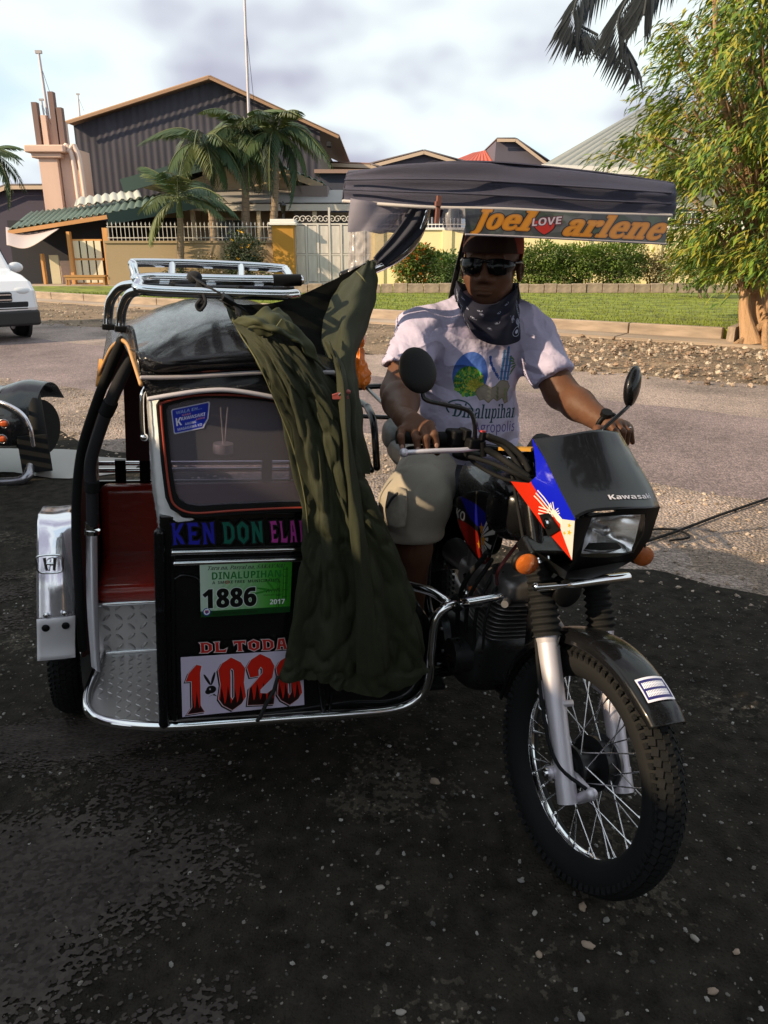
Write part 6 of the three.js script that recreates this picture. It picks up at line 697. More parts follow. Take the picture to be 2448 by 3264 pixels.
// canopy over the rider
const canvasCloth = mat(0xffffff, 0.75, { map: rep(blotch([0.06, 0.06, 0.105], 0.25, 4, 81), 1), bumpMap: rep(weave, 30), bumpScale: 0.0006 });
{ const c = part('canopy');
  T('valance', patch([[[-0.442, 1.662, -0.93], [-0.333, 1.686, -0.83], [-0.15, 1.704, -0.765], [0.002, 1.71, -0.76], [0.217, 1.713, -0.76], [0.496, 1.712, -0.78], [0.553, 1.715, -0.82]], [[-0.448, 1.647, -0.93], [-0.33, 1.653, -0.83], [-0.145, 1.662, -0.765], [-0.002, 1.669, -0.74], [0.212, 1.674, -0.74], [0.484, 1.681, -0.75], [0.564, 1.695, -0.82]], [[-0.45, 1.62, -0.93], [-0.328, 1.62, -0.83], [-0.142, 1.627, -0.765], [0.003, 1.634, -0.74], [0.218, 1.64, -0.74], [0.493, 1.651, -0.75], [0.568, 1.663, -0.82]], [[-0.452, 1.591, -0.93], [-0.325, 1.585, -0.83], [-0.138, 1.589, -0.765], [0.008, 1.595, -0.74], [0.224, 1.603, -0.74], [0.5, 1.621, -0.75], [0.566, 1.63, -0.82]]], 60, 24, { t: 0.006, disp: (u, v) => 0.0025 * NZ.noise(u * 7, v * 3, 6) + 0.0015 * Math.sin(v * 19) }), canvasCloth, c);
  T('canopy_top', patch([[[-0.441, 1.661, -0.935], [-0.148, 1.703, -0.77], [0.22, 1.713, -0.765], [0.534, 1.712, -0.8]], [[-0.376, 1.692, -1.2], [-0.05, 1.72, -1.1], [0.22, 1.72, -1.1], [0.47, 1.66, -1.1]], [[-0.294, 1.71, -1.5], [-0.05, 1.66, -1.5], [0.2, 1.66, -1.5], [0.46, 1.61, -1.5]], [[-0.283, 1.687, -1.54], [-0.05, 1.61, -1.57], [0.2, 1.61, -1.57], [0.46, 1.58, -1.56]]], 30, 20, { t: 0.006 }), canvasCloth, c);
  T('canopy_side', patch([[[-0.441, 1.661, -0.935], [-0.376, 1.692, -1.2], [-0.294, 1.71, -1.5]], [[-0.448, 1.621, -0.935], [-0.382, 1.649, -1.2], [-0.302, 1.676, -1.5]], [[-0.45, 1.591, -0.935], [-0.384, 1.613, -1.2], [-0.304, 1.639, -1.5]]], 16, 8, { t: 0.005 }), canvasCloth, c);
  T('canopy_side', patch([[[0.475, 1.655, -0.82], [0.48, 1.67, -1.1], [0.465, 1.62, -1.5]], [[0.48, 1.585, -0.9], [0.485, 1.585, -1.1], [0.465, 1.57, -1.5]]], 16, 8, { t: 0.005 }), canvasCloth, c);
  const pw = mat([0.5, 0.46, 0.46], 0.6); T('piping', tube([[-0.457, 1.586, -0.905], [-0.331, 1.581, -0.808], [-0.224, 1.582, -0.77], [-0.035, 1.592, -0.735], [0.221, 1.602, -0.735], [0.51, 1.62, -0.75]], 0.005, { n: 70 }), pw, c); for (const q of [[[-0.455, 1.642, -0.905], [-0.343, 1.647, -0.808], [-0.151, 1.658, -0.75], [0.207, 1.67, -0.731], [0.497, 1.681, -0.75]], [[-0.456, 1.617, -0.905], [-0.341, 1.616, -0.808], [-0.147, 1.623, -0.75], [0.213, 1.637, -0.731], [0.503, 1.652, -0.75]]]) T('seam', tube(q, 0.0028, { n: 50, seg: 6 }), canvasCloth, c);
  T('clip', [box(0.01, 0.07, 0.012, [-0.237, 1.574, -0.725]), box(0.014, 0.012, 0.014, [-0.24, 1.588, -0.72])], mat([0.2, 0.08, 0.06], 0.6), c);
  T('support_tube', tube([[-0.227, 1.595, -0.84], [-0.238, 1.539, -0.84], [-0.254, 1.494, -0.85], [-0.288, 1.453, -0.86], [-0.353, 1.411, -0.88], [-0.445, 1.37, -0.92], [-0.5, 1.3, -0.98]], 0.012, { n: 70 }), chrome, c); T('support_tube', tube([[-0.248, 1.594, -0.86], [-0.251, 1.551, -0.86], [-0.262, 1.509, -0.87], [-0.291, 1.469, -0.88], [-0.353, 1.426, -0.9], [-0.441, 1.386, -0.94]], 0.012, { n: 60 }), blackGloss, c);
  T('support_tube', [tube([[0.1, 1.66, -1.3], [0.12, 1.3, -1.5], [0.15, 1.0, -1.62], [0.15, 0.8, -1.6]], 0.012, { n: 40 })], blackGloss, c);
  T('wrap_cloth', patch([[[-0.28, 1.582, -0.83], [-0.26, 1.581, -0.82], [-0.225, 1.583, -0.83]], [[-0.299, 1.546, -0.83], [-0.27, 1.544, -0.82], [-0.234, 1.53, -0.83]], [[-0.333, 1.488, -0.84], [-0.308, 1.485, -0.83], [-0.277, 1.48, -0.84]], [[-0.37, 1.436, -0.86], [-0.353, 1.429, -0.85], [-0.336, 1.42, -0.86]]], 14, 24, { t: 0.006, disp: (u, v) => 0.006 * Math.sin(u * 12 + v * 3) }), mat([0.03, 0.032, 0.05], 0.85), c);
  T('curtain', patch([[[-0.448, 1.592, -0.86], [-0.385, 1.586, -0.83], [-0.305, 1.588, -0.83], [-0.236, 1.587, -0.85]], [[-0.446, 1.542, -0.87], [-0.396, 1.542, -0.83], [-0.323, 1.546, -0.85], [-0.261, 1.551, -0.86]], [[-0.445, 1.503, -0.87], [-0.404, 1.508, -0.84], [-0.345, 1.508, -0.86], [-0.297, 1.509, -0.87]]], 30, 16, { disp: (u, v) => 0.008 * Math.sin(u * 11 + v * 2) }), phys([0.3, 0.28, 0.36], 0.8, { side: THREE.DoubleSide, transmission: 0.4, thickness: 0 }), c);
  T('plastic_curtain', patch([[[-0.445, 1.503, -0.87], [-0.404, 1.508, -0.84], [-0.297, 1.509, -0.87]], [[-0.443, 1.449, -0.87], [-0.4, 1.453, -0.845], [-0.327, 1.464, -0.87]], [[-0.443, 1.39, -0.87], [-0.406, 1.396, -0.85], [-0.358, 1.418, -0.88]]], 30, 24, { disp: (u, v) => 0.006 * NZ.noise(u * 7, v * 5, 3) + 0.003 * Math.sin(u * 20 - v * 9) }), phys([0.75, 0.7, 0.72], 0.22, { side: THREE.DoubleSide, transmission: 0.75, thickness: 0 }), c);
}
{ const v = part('lettered_visor'); const tex = canvasTex(1024, 150, (c) => {
    const g = c.createLinearGradient(0, 0, 1024, 0); c.fillStyle = '#46484a'; c.fillRect(0, 0, 1024, 150); for (let k = 0; k < 60; k++) { c.fillStyle = ['rgba(40,60,40,.35)', 'rgba(120,118,125,.35)', 'rgba(30,30,50,.3)', 'rgba(90,110,80,.3)'][k % 4]; c.beginPath(); c.ellipse((k * 173) % 1024, (k * 61) % 150, 30 + (k * 37) % 70, 8 + (k * 13) % 22, (k % 7) * 0.4 - 1, 0, 7); c.fill(); }
    const word = (s, x, y, w, h) => { c.save(); c.translate(x, y); c.transform(1, 0, -0.28, 1, 0, 0); c.font = `italic bold ${h}px serif`; c.scale(w / c.measureText(s).width, 1); c.lineJoin = 'round'; c.lineWidth = 26; c.strokeStyle = '#0c0a0c'; c.strokeText(s, 0, 0); c.lineWidth = 15; c.strokeStyle = '#b87312'; c.strokeText(s, 0, 0); c.fillStyle = '#cc8518'; c.fillText(s, 0, 0); c.restore(); };
    word('Joel', 60, 112, 330, 150); word('arlene', 540, 128, 455, 160);
    c.fillStyle = '#0c0a0c'; const heart = (x, y, s) => { c.beginPath(); c.moveTo(x, y + s); c.bezierCurveTo(x - 1.7 * s, y - 0.1 * s, x - 0.8 * s, y - 1.1 * s, x, y - 0.35 * s); c.bezierCurveTo(x + 0.8 * s, y - 1.1 * s, x + 1.7 * s, y - 0.1 * s, x, y + s); c.fill(); }; heart(466, 84, 56); c.fillStyle = '#b82414'; heart(466, 84, 49);
    c.save(); c.translate(404, 88); c.rotate(-0.16); c.transform(1, 0, -0.3, 1, 0, 0); c.font = 'bold 58px sans-serif'; c.lineWidth = 10; c.strokeStyle = '#5a2030'; c.strokeText('LOVE', 0, 0); c.fillStyle = '#c9bccb'; c.fillText('LOVE', 0, 0); c.restore(); });
  T('sign_board', patch([[[-0.159, 1.584, -0.728], [-0.001, 1.592, -0.724], [0.231, 1.601, -0.724], [0.49, 1.614, -0.735]], [[-0.151, 1.519, -0.722], [0.006, 1.524, -0.718], [0.24, 1.531, -0.718], [0.492, 1.539, -0.729]]], 30, 6), phys(0xffffff, 0.4, { map: tex, side: THREE.DoubleSide, clearcoat: 0.4 }), v);
  T('clear_strip', patch([[[-0.219, 1.579, -0.73], [-0.202, 1.579, -0.715], [-0.175, 1.583, -0.735], [-0.158, 1.584, -0.727]], [[-0.222, 1.549, -0.73], [-0.201, 1.549, -0.71], [-0.171, 1.551, -0.735], [-0.154, 1.551, -0.725]], [[-0.209, 1.523, -0.73], [-0.19, 1.522, -0.715], [-0.166, 1.52, -0.735], [-0.15, 1.519, -0.722]]], 24, 10), phys([0.5, 0.48, 0.52], 0.15, { side: THREE.DoubleSide, transmission: 0.6, thickness: 0 }), v);
  T('edge_strip', tube([[-0.152, 1.517, -0.72], [0.005, 1.523, -0.716], [0.239, 1.53, -0.716], [0.491, 1.538, -0.727]], 0.003, { n: 30, seg: 6 }), mat([0.4, 0.36, 0.4], 0.5), v); }

// ---------- the rider ----------
{
  const man = vehicleThing('person', 'man in lavender T-shirt, dark bandana, sunglasses and red cap sitting astride the motorcycle', 'person', [0.03, 0.72, -1.05]);
  const skin = phys(0xffffff, 0.55, { map: rep(blotch([0.12, 0.05, 0.026], 0.22, 5, 91), 1), bumpMap: rep(grain, 6), bumpScale: 0.0008, specularIntensity: 0.5 });
  const J = { neck: [0.067, 1.306, -1.03], shR: [-0.166, 1.231, -1], elR: [-0.272, 1.058, -0.84], wrR: [-0.354, 1.044, -0.52], shL: [0.216, 1.254, -1.02], elL: [0.287, 1.066, -0.86], wrL: [0.338, 1, -0.62], chest: [0.073, 1.104, -1.05], pel: [0.07, 0.768, -1.1], hipR: [-0.062, 0.762, -1.05], knR: [-0.248, 0.759, -0.68], hipL: [0.208, 0.746, -1.1], knL: [0.215, 0.75, -0.7], anR: [-0.2, 0.31, -0.76], anL: [0.2, 0.31, -0.78] };
  const mid = (a, b, t) => a.map((v, k) => lerp(v, b[k], t));
  // head in its own axes: face along +z, eyes at y = 0
  const Hc = V([0.048, 1.444, -0.98]), HM = new THREE.Matrix4().compose(Hc, new THREE.Quaternion().setFromEuler(new THREE.Euler(0.06, -0.6, 0.03, 'YXZ')), V(1.06, 1.06, 1.06));
  const headF = union(0.028, ell([0, 0.045, -0.012], [0.079, 0.098, 0.098]), ell([0, -0.035, 0.014], [0.068, 0.078, 0.08]), ell([0, -0.09, 0.05], [0.034, 0.026, 0.034]), cap([0.042, -0.03, 0.06], [0.03, -0.06, 0.066], 0.026, 0.02), cap([-0.042, -0.03, 0.06], [-0.03, -0.06, 0.066], 0.026, 0.02));
  const nose = union(0.012, cap([0, 0.005, 0.088], [0, -0.03, 0.108], 0.009, 0.0125), ell([0.015, -0.036, 0.094], [0.011, 0.009, 0.013]), ell([-0.015, -0.036, 0.094], [0.011, 0.009, 0.013]));
  const lips = union(0.004, ell([0, -0.064, 0.092], [0.026, 0.0065, 0.011]), ell([0, -0.0745, 0.0905], [0.022, 0.0075, 0.011]));
  const brow = union(0.01, cap([-0.045, 0.022, 0.078], [-0.012, 0.024, 0.09], 0.008, 0.008), cap([0.045, 0.022, 0.078], [0.012, 0.024, 0.09], 0.008, 0.008));
  const eyes = (x, y, z) => Math.max(-Math.min(ell([0.032, 0, 0.094], [0.02, 0.011, 0.014])(x, y, z), ell([-0.032, 0, 0.094], [0.02, 0.011, 0.014])(x, y, z)), -1);
  const ball_ = union(0.004, ell([0.032, -0.001, 0.077], [0.013, 0.012, 0.013]), ell([-0.032, -0.001, 0.077], [0.013, 0.012, 0.013]));
  const ears = (x, y, z) => { const X = Math.abs(x), e = ell([0.085, -0.012, -0.01], [0.011, 0.034, 0.021])(X, y, z), k = ell([0.093, -0.01, -0.003], [0.008, 0.022, 0.011])(X, y, z); return Math.max(e, -k); };
  const neckF = cap([0, -0.06, -0.02], [0.01, -0.17, -0.05], 0.058, 0.062);
  const hf = (x, y, z) => { let d = smin(headF(x, y, z), neckF(x, y, z), 0.02); d = smin(d, brow(x, y, z), 0.014); d = smin(d, nose(x, y, z), 0.012); d = Math.max(d, -Math.max(ell([0, -0.0695, 0.104], [0.024, 0.0012, 0.012])(x, y, z), -0.01) * 1); { const l = lips(x, y, z); d = smin(d, l, 0.006); } const s = Math.min(ell([0.032, 0, 0.099], [0.02, 0.01, 0.012])(x, y, z), ell([-0.032, 0, 0.099], [0.02, 0.01, 0.012])(x, y, z)); d = Math.max(d, -s); d = Math.min(d, ball_(x, y, z)); const sl = Math.max(Math.abs(y + 0.0695) - 0.0012, Math.abs(x) - 0.023, 0.085 - z); d = Math.max(d, -sl); return smin(d, ears(x, y, z), 0.006); };
  const head = field(hf, [-0.105, -0.18, -0.12], [0.105, 0.15, 0.13], 0.0034).applyMatrix4(HM);
  // hands: knuckles over the grip, four fingers bent down over it, thumb below
  function hand(wr, palm, fingers, thumb) {
    const fs = [cap(wr, mid(wr, palm, 0.6), 0.03, 0.032)]; const tips = [];
    for (const [k, m, t, r] of fingers) { fs.push(cap(palm, k, 0.021, r * 1.18)); }
    const base = union(0.02, ...fs); const fing = fingers.map(([k, m, t, r]) => union(0.004, cap(k, m, r * 1.06, r), cap(m, t, r, r * 0.82), ell(k, [r * 1.12, r * 1.12, r * 1.12]))); const th = union(0.006, cap(mid(wr, palm, 0.7), thumb[0], 0.016, 0.0125), cap(thumb[0], thumb[1], 0.012, 0.01), cap(thumb[1], thumb[2], 0.0105, 0.009));
    const F = (x, y, z) => { let d = base(x, y, z); for (const f of fing) d = Math.min(smin(d, f(x, y, z), 0.005), d); return smin(d, th(x, y, z), 0.008); };
    const all = [wr, palm, ...fingers.flatMap((f) => f.slice(0, 3)), ...thumb], lo = [0, 1, 2].map((k) => Math.min(...all.map((p) => p[k])) - 0.04), hi = [0, 1, 2].map((k) => Math.max(...all.map((p) => p[k])) + 0.04); return field(F, lo, hi, 0.003);
  }
  const rH = hand(J.wrR, [-0.352, 1.039, -0.45], [
    [[-0.394, 1.034, -0.415], [-0.408, 1.025, -0.375], [-0.403, 1.003, -0.372], 0.0092], [[-0.365, 1.036, -0.41], [-0.371, 1.024, -0.365], [-0.366, 1, -0.362], 0.0098], [[-0.343, 1.042, -0.405], [-0.349, 1.028, -0.358], [-0.345, 0.999, -0.355], 0.0102], [[-0.324, 1.05, -0.405], [-0.328, 1.037, -0.36], [-0.321, 1.013, -0.355], 0.0098]],
    [[-0.317, 1.02, -0.45], [-0.298, 0.995, -0.44], [-0.291, 0.975, -0.425]]);
  const lH = hand(J.wrL, [0.344, 1.002, -0.57], [
    [[0.25, 1.035, -0.5], [0.255, 1.02, -0.47], [0.262, 0.985, -0.475], 0.0098], [[0.275, 1.037, -0.51], [0.283, 1.02, -0.48], [0.29, 0.985, -0.485], 0.0102], [[0.3, 1.034, -0.525], [0.308, 1.018, -0.495], [0.315, 0.982, -0.5], 0.01], [[0.324, 1.021, -0.53], [0.328, 1.012, -0.51], [0.344, 0.982, -0.515], 0.0092]],
    [[0.25, 1.01, -0.56], [0.235, 0.99, -0.53], [0.235, 0.975, -0.5]]);
  const arms = [cap(J.shR, J.elR, 0.064, 0.055), cap(J.elR, mid(J.elR, J.wrR, 0.35), 0.051, 0.052), cap(mid(J.elR, J.wrR, 0.35), J.wrR, 0.052, 0.031), cap(J.shL, J.elL, 0.064, 0.053), cap(J.elL, mid(J.elL, J.wrL, 0.35), 0.05, 0.049), cap(mid(J.elL, J.wrL, 0.35), J.wrL, 0.049, 0.03)];
  const legs = [cap(J.hipR, J.knR, 0.085, 0.06), cap(J.knR, mid(J.knR, J.anR, 0.35), 0.056, 0.055), cap(mid(J.knR, J.anR, 0.35), J.anR, 0.055, 0.036), cap(J.anR, [-0.2, 0.265, -0.62], 0.036, 0.03), cap(J.hipL, J.knL, 0.085, 0.06), cap(J.knL, mid(J.knL, J.anL, 0.35), 0.056, 0.055), cap(mid(J.knL, J.anL, 0.35), J.anL, 0.055, 0.036), cap(J.anL, [0.2, 0.265, -0.64], 0.036, 0.03)];
  const trunk = [cap(J.neck, J.chest, 0.05, 0.11), cap(J.chest, J.pel, 0.12, 0.12), cap(J.shR, J.shL, 0.05, 0.05)];
  const body = field(union(0.025, ...arms, ...legs, ...trunk), [-0.48, 0.2, -1.28], [0.45, 1.37, -0.45], 0.012);
  const bodyG = join([clean(body), clean(head), clean(rH), clean(lH)]); { const p = bodyG.attributes.position, u = bodyG.attributes.uv; for (let k = 0; k < p.count; k++) u.setXY(k, (p.getX(k) + p.getZ(k) * 0.7) * 3, p.getY(k) * 3); }
  T('body', bodyG, skin, man);
  const nailM = phys([0.26, 0.14, 0.1], 0.35); for (const q of [[-0.407, 1.004, -0.363], [-0.369, 1, -0.353], [-0.349, 0.999, -0.345], [-0.324, 1.012, -0.346]]) T('fingernail', ball(0.0058, [q[0], q[1], q[2]], [0.9, 1.1, 0.3], [-0.2, -0.2, 0], 12, 8), nailM, man);
  // T-shirt: body, sleeves with flat cuffs, hem; folds pressed into the distance
  const cut = (f, o, d, r) => { const n = V(d).normalize(); return (x, y, z) => Math.max(f(x, y, z), (x - o[0]) * n.x + (y - o[1]) * n.y + (z - o[2]) * n.z); };
  const dir = (a, b) => [b[0] - a[0], b[1] - a[1], b[2] - a[2]];
  const slR = mid(J.shR, J.elR, 0.62), slL = mid(J.shL, J.elL, 0.78);
  const sleeveR = cut(cap(J.shR, mid(J.shR, J.elR, 0.95), 0.074, 0.067), slR, [dir(J.shR, J.elR)[0] * 0.5, dir(J.shR, J.elR)[1], dir(J.shR, J.elR)[2] * 0.3]);
  const sleeveL = cut(cap(J.shL, mid(J.shL, J.elL, 1.05), 0.074, 0.066), slL, dir(J.shL, J.elL));
  const hemY = 0.775;
  const torso = union(0.06, ell([lerp(J.shR[0], J.shL[0], 0.5), J.chest[1] + 0.04, -1.04], [0.185, 0.2, 0.125], 0.05), ell([0.05, 0.93, -1.02], [0.168, 0.19, 0.145], 0.1), cap(mid(J.shR, J.neck, 0.15), mid(J.neck, J.shL, 0.85), 0.068, 0.068), cap([J.neck[0], J.neck[1] - 0.02, J.neck[2]], [J.neck[0], J.neck[1] - 0.09, J.neck[2]], 0.07, 0.09), ell([0.06, 0.8, -1.04], [0.18, 0.13, 0.15], 0.1));
  const fold = (x, y, z) => 0.009 * NZ.noise(x * 9 + y * 3, y * 5 - x * 4, z * 9) - 0.011 * Math.pow(Math.max(0, 1 - 3.2 * Math.abs(NZ.noise(x * 7 + y * 2.5, y * 4 - x * 3, z * 6 + 5))), 2) + 0.005 * NZ.noise(x * 22 + y * 14, y * 12 - x * 9, z * 18) + 0.006 * Math.sin(26 * (y + 0.75 * Math.abs(x - 0.04)) + 5 * NZ.noise(x * 5, y * 5, z * 5)) * sst(1.05 - y, -0.05, 0.2);
  const shirtF = (x, y, z) => { let d = torso(x, y, z); d = smin(d, sleeveR(x, y, z), 0.03); d = smin(d, sleeveL(x, y, z), 0.03); d += fold(x, y, z); d = Math.max(d, hemY - y + 0.02 * NZ.noise(x * 6, z * 6, 2) - 0.03 * (x > 0.03 ? x : 0)); return d; };
  const shirt = field(shirtF, [-0.42, 0.7, -1.3], [0.46, 1.4, -0.72], 0.0075);
  const cx = 0.045, cy = 1.075; // print centre on the chest
  { const p = shirt.attributes.position, n = shirt.attributes.normal, u = shirt.attributes.uv, c = Math.cos(-0.12), s = Math.sin(-0.12); for (let k = 0; k < p.count; k++) { const x = (p.getX(k) - cx) * c - (p.getZ(k) + 0.9) * s * 0.3, y = p.getY(k) - cy; if (n.getZ(k) < -0.1) u.setXY(k, 0.03, 0.03); else u.setXY(k, clamp(0.5 + x / 0.76, 0.02, 0.98), clamp(0.5 + y / 0.76, 0.02, 0.98)); } }
  const shirtTex = canvasTex(1400, 1400, (c) => {
    c.fillStyle = '#b9b2cf'; c.fillRect(0, 0, 1400, 1400); for (let k = 0; k < 9000; k++) { c.fillStyle = k % 2 ? 'rgba(255,255,255,.05)' : 'rgba(60,50,90,.05)'; c.fillRect((k * 7919) % 1400, (k * 104729 + ((k * 31) % 17)) % 1400, 3, 3); }
    c.save(); c.translate(700, 700); c.scale(1.12, 1.12); const E = (x, y, a, b, r, col) => { c.fillStyle = col; c.beginPath(); c.ellipse(x, y, a, b, r, 0, 7); c.fill(); };
    E(-98, -60, 92, 112, 0.1, '#3f63b4'); E(-104, -20, 76, 78, 0, '#2f7c3a'); for (let k = 0; k < 220; k++) E(-104 + 72 * Math.sin(k * 2.399) * Math.sqrt(k / 220), -16 + 72 * Math.cos(k * 2.399) * Math.sqrt(k / 220), 5 + (k * 7) % 9, 4 + (k * 5) % 6, k, ['#4f9440', '#2c6b34', '#7fae3c', '#b0b040', '#3d7f52'][k % 5]); for (let k = 0; k < 60; k++) E(-76 + 34 * Math.sin(k * 2.4) * Math.sqrt(k / 60), -2 + 30 * Math.cos(k * 2.4) * Math.sqrt(k / 60), 7, 5, k, ['#a9a438', '#c0b648', '#8fa03a'][k % 3]);
    c.fillStyle = '#8e8478'; c.beginPath(); [[-60, 14], [-20, -8], [20, 10], [50, -2], [84, -30], [126, -22], [140, 4], [126, 34], [132, 84], [112, 92], [96, 60], [62, 78], [38, 62], [6, 86], [-20, 66], [-42, 74], [-66, 40]].forEach(([x, y]) => c.lineTo(x, y)); c.closePath(); c.fill(); c.lineWidth = 5; c.strokeStyle = '#7a6f5c'; c.stroke(); for (let k = 0; k < 30; k++) E(-40 + (k * 53) % 160, 4 + (k * 29) % 66, 12, 6, k, ['rgba(120,130,90,.5)', 'rgba(170,160,140,.5)', 'rgba(90,90,70,.4)'][k % 3]);
    c.lineCap = 'round'; for (const [x, h] of [[82, 150], [104, 168], [124, 120]]) { c.strokeStyle = '#3d6fa6'; c.lineWidth = 14; c.beginPath(); c.moveTo(x, -34); c.lineTo(x + 2, -34 - h); c.stroke(); c.strokeStyle = '#2d4f7e'; c.lineWidth = 3; for (let y = 0; y < h; y += 34) { c.beginPath(); c.moveTo(x - 8, -40 - y); c.lineTo(x + 10, -40 - y); c.stroke(); } }
    c.fillStyle = '#27488f'; for (let k = 0; k < 12; k++) E(66 - 62 * Math.sin(k * 0.14), -40 - 118 * k / 12, 4 + (k % 3) * 2.5, 9, 0.5, '#27488f'); c.fillStyle = '#50774a'; for (let k = 0; k < 6; k++) E(150 + 12 * Math.sin(k), -70 - k * 15, 24, 5, -0.8 + k * 0.25, '#4f7650');
    c.font = 'italic bold 96px serif'; c.fillStyle = '#163f45'; c.save(); c.translate(-178, 168); c.scale(370 / c.measureText('Dinalupihan').width, 1); c.fillText('Dinalupihan', 0, 0); c.restore(); c.strokeStyle = '#163f45'; c.lineWidth = 7; c.beginPath(); c.ellipse(-140, 128, 62, 46, 0.2, 2.4, 6.0); c.stroke();
    c.font = '74px sans-serif'; c.fillStyle = '#4a3f86'; c.save(); c.translate(-72, 240); c.scale(262 / c.measureText('Agropolis').width, 1); c.fillText('Agropolis', 0, 0); c.restore(); c.restore(); });
  const crease = noiseTex(512, (u, v) => { const r = (x) => Math.pow(Math.max(0, 1 - 2.6 * Math.abs(x)), 2); return [clamp(0.55 - 0.4 * r(tn(u, v + u * 0.0, 5, 61, 3)) + 0.3 * r(tn(u, v, 8, 63, 2)) + 0.12 * tn(u, v, 30, 65, 3), 0, 1)]; }, { srgb: false });
  T('shirt', shirt, mat(0xffffff, 0.92, { map: shirtTex, bumpMap: crease, bumpScale: 0.03 }), man);
  // shorts
  const shortsF0 = union(0.03, cap(J.hipR, J.knR, 0.112, 0.1), cap(J.hipL, J.knL, 0.112, 0.1), cap(J.hipR, J.hipL, 0.115, 0.115), cap(J.knR, [J.knR[0] - 0.005, J.knR[1] - 0.16, J.knR[2] - 0.02], 0.1, 0.094), cap(J.knL, [J.knL[0], J.knL[1] - 0.16, J.knL[2] - 0.02], 0.1, 0.094));
  const inner_ = union(0.02, cap(J.knR, J.anR, 0.082, 0.07), cap(J.knL, J.anL, 0.082, 0.07));
  const shortsF = (x, y, z) => { let d = shortsF0(x, y, z) + 0.005 * NZ.noise(x * 10, y * 14, z * 7) + 0.003 * Math.sin(60 * y + 24 * x + 20 * z + 4 * NZ.noise(x * 8, y * 8, z * 8)); const hem = 0.646 + (z + 0.66) * 0.12; d -= 0.0035 * (1 - sst(Math.abs(y - hem - 0.014), 0.008, 0.014)) ; d = Math.max(d, hem - y); if (y < hem + 0.05) d = Math.max(d, -inner_(x, y, z)); return Math.max(d, y - 0.89); };
  const shorts = field(shortsF, [-0.42, 0.6, -1.26], [0.38, 0.9, -0.52], 0.009); { const p = shorts.attributes.position, u = shorts.attributes.uv; for (let k = 0; k < p.count; k++) u.setXY(k, (p.getX(k) + p.getZ(k)) * 2, p.getY(k) * 2); }
  const khaki = mat(0xffffff, 0.9, { map: blotch([0.37, 0.33, 0.28], 0.3, 6, 93), bumpMap: rep(weave, 20), bumpScale: 0.0005 });
  const sh = T('shorts', shorts, khaki, man);
  T('cargo_pocket', patch([[[-0.351, 0.809, -0.63], [-0.334, 0.832, -0.6], [-0.309, 0.83, -0.585]], [[-0.362, 0.763, -0.61], [-0.339, 0.776, -0.578], [-0.31, 0.776, -0.568]], [[-0.353, 0.716, -0.6], [-0.334, 0.72, -0.572], [-0.312, 0.724, -0.565]]], 12, 14, { t: 0.005 }), khaki, sh);
  T('frayed_tear', [tube([[-0.36, 0.773, -0.6], [-0.353, 0.801, -0.585], [-0.341, 0.82, -0.575]], 0.004, { n: 12, seg: 6 })], mat([0.03, 0.03, 0.035], 0.9), sh);
  // cap, sunglasses, watch, bandana
  const HL = (g) => g.applyMatrix4(HM);
  const capF = (x, y, z) => { const d = ell([0, 0.046, -0.012], [0.09, 0.112, 0.108])(x, y, z), i = ell([0, 0.045, -0.012], [0.0815, 0.1, 0.1])(x, y, z); return Math.max(d, -i, 0.036 + 0.1 * (z - 0.09) * 0.2 - y + (z < -0.02 ? -0.02 : 0)); };
  const cg = field(capF, [-0.11, 0.0, -0.14], [0.11, 0.175, 0.12], 0.004).applyMatrix4(HM);
  const red = mat([0.3, 0.035, 0.012], 0.85, { bumpMap: rep(weave, 20), bumpScale: 0.0004 }); const cp = T('cap', cg, red, man);
  T('cap_band', HL(patch([...[0.125, 0.1, 0.08, 0.06, 0.036].map((y) => [-1, -0.6, -0.25, 0, 0.25, 0.6, 1].map((a) => { const q = Math.sqrt(Math.max(0, 1 - ((y - 0.046) / 0.114) ** 2)) + 0.022, w = 0.75 + (0.125 - y) * 4; return [0.09 * q * Math.sin(a * w), y, -0.012 + 0.108 * q * Math.cos(a * w)]; }))], 30, 12, { t: 0.003 })), mat([0.035, 0.014, 0.01], 0.9), cp);
  T('cap_button', HL(ball(0.008, [0, 0.157, -0.012])), red, cp);
  { const g = part('sunglasses', man); g.userData.base = man.userData.base; const lensM = phys([0.004, 0.004, 0.005], 0.12, { specularIntensity: 0.35 });
    for (const s of [-1, 1]) { T('lens', HL(patch([[[s * 0.007, 0.02, 0.102], [s * 0.035, 0.024, 0.1], [s * 0.062, 0.02, 0.083], [s * 0.078, 0.012, 0.055]], [[s * 0.008, 0, 0.107], [s * 0.035, 0, 0.107], [s * 0.064, 0, 0.088], [s * 0.08, 0.002, 0.056]], [[s * 0.014, -0.016, 0.106], [s * 0.036, -0.022, 0.105], [s * 0.06, -0.02, 0.088], [s * 0.076, -0.006, 0.06]]], 20, 14, { t: 0.0025 })), lensM, g); T('temple_arm', HL(tube([[s * 0.078, 0.012, 0.055], [s * 0.088, 0.012, 0.02], [s * 0.09, 0.008, -0.02]], 0.0035)), blackGloss, g); }
    T('bridge', HL(tube([[-0.01, 0.014, 0.104], [0, 0.017, 0.107], [0.01, 0.014, 0.104]], 0.004)), blackGloss, g); T('frame_glint', HL(box(0.003, 0.012, 0.003, [-0.077, 0.014, 0.06])), chrome, g); }
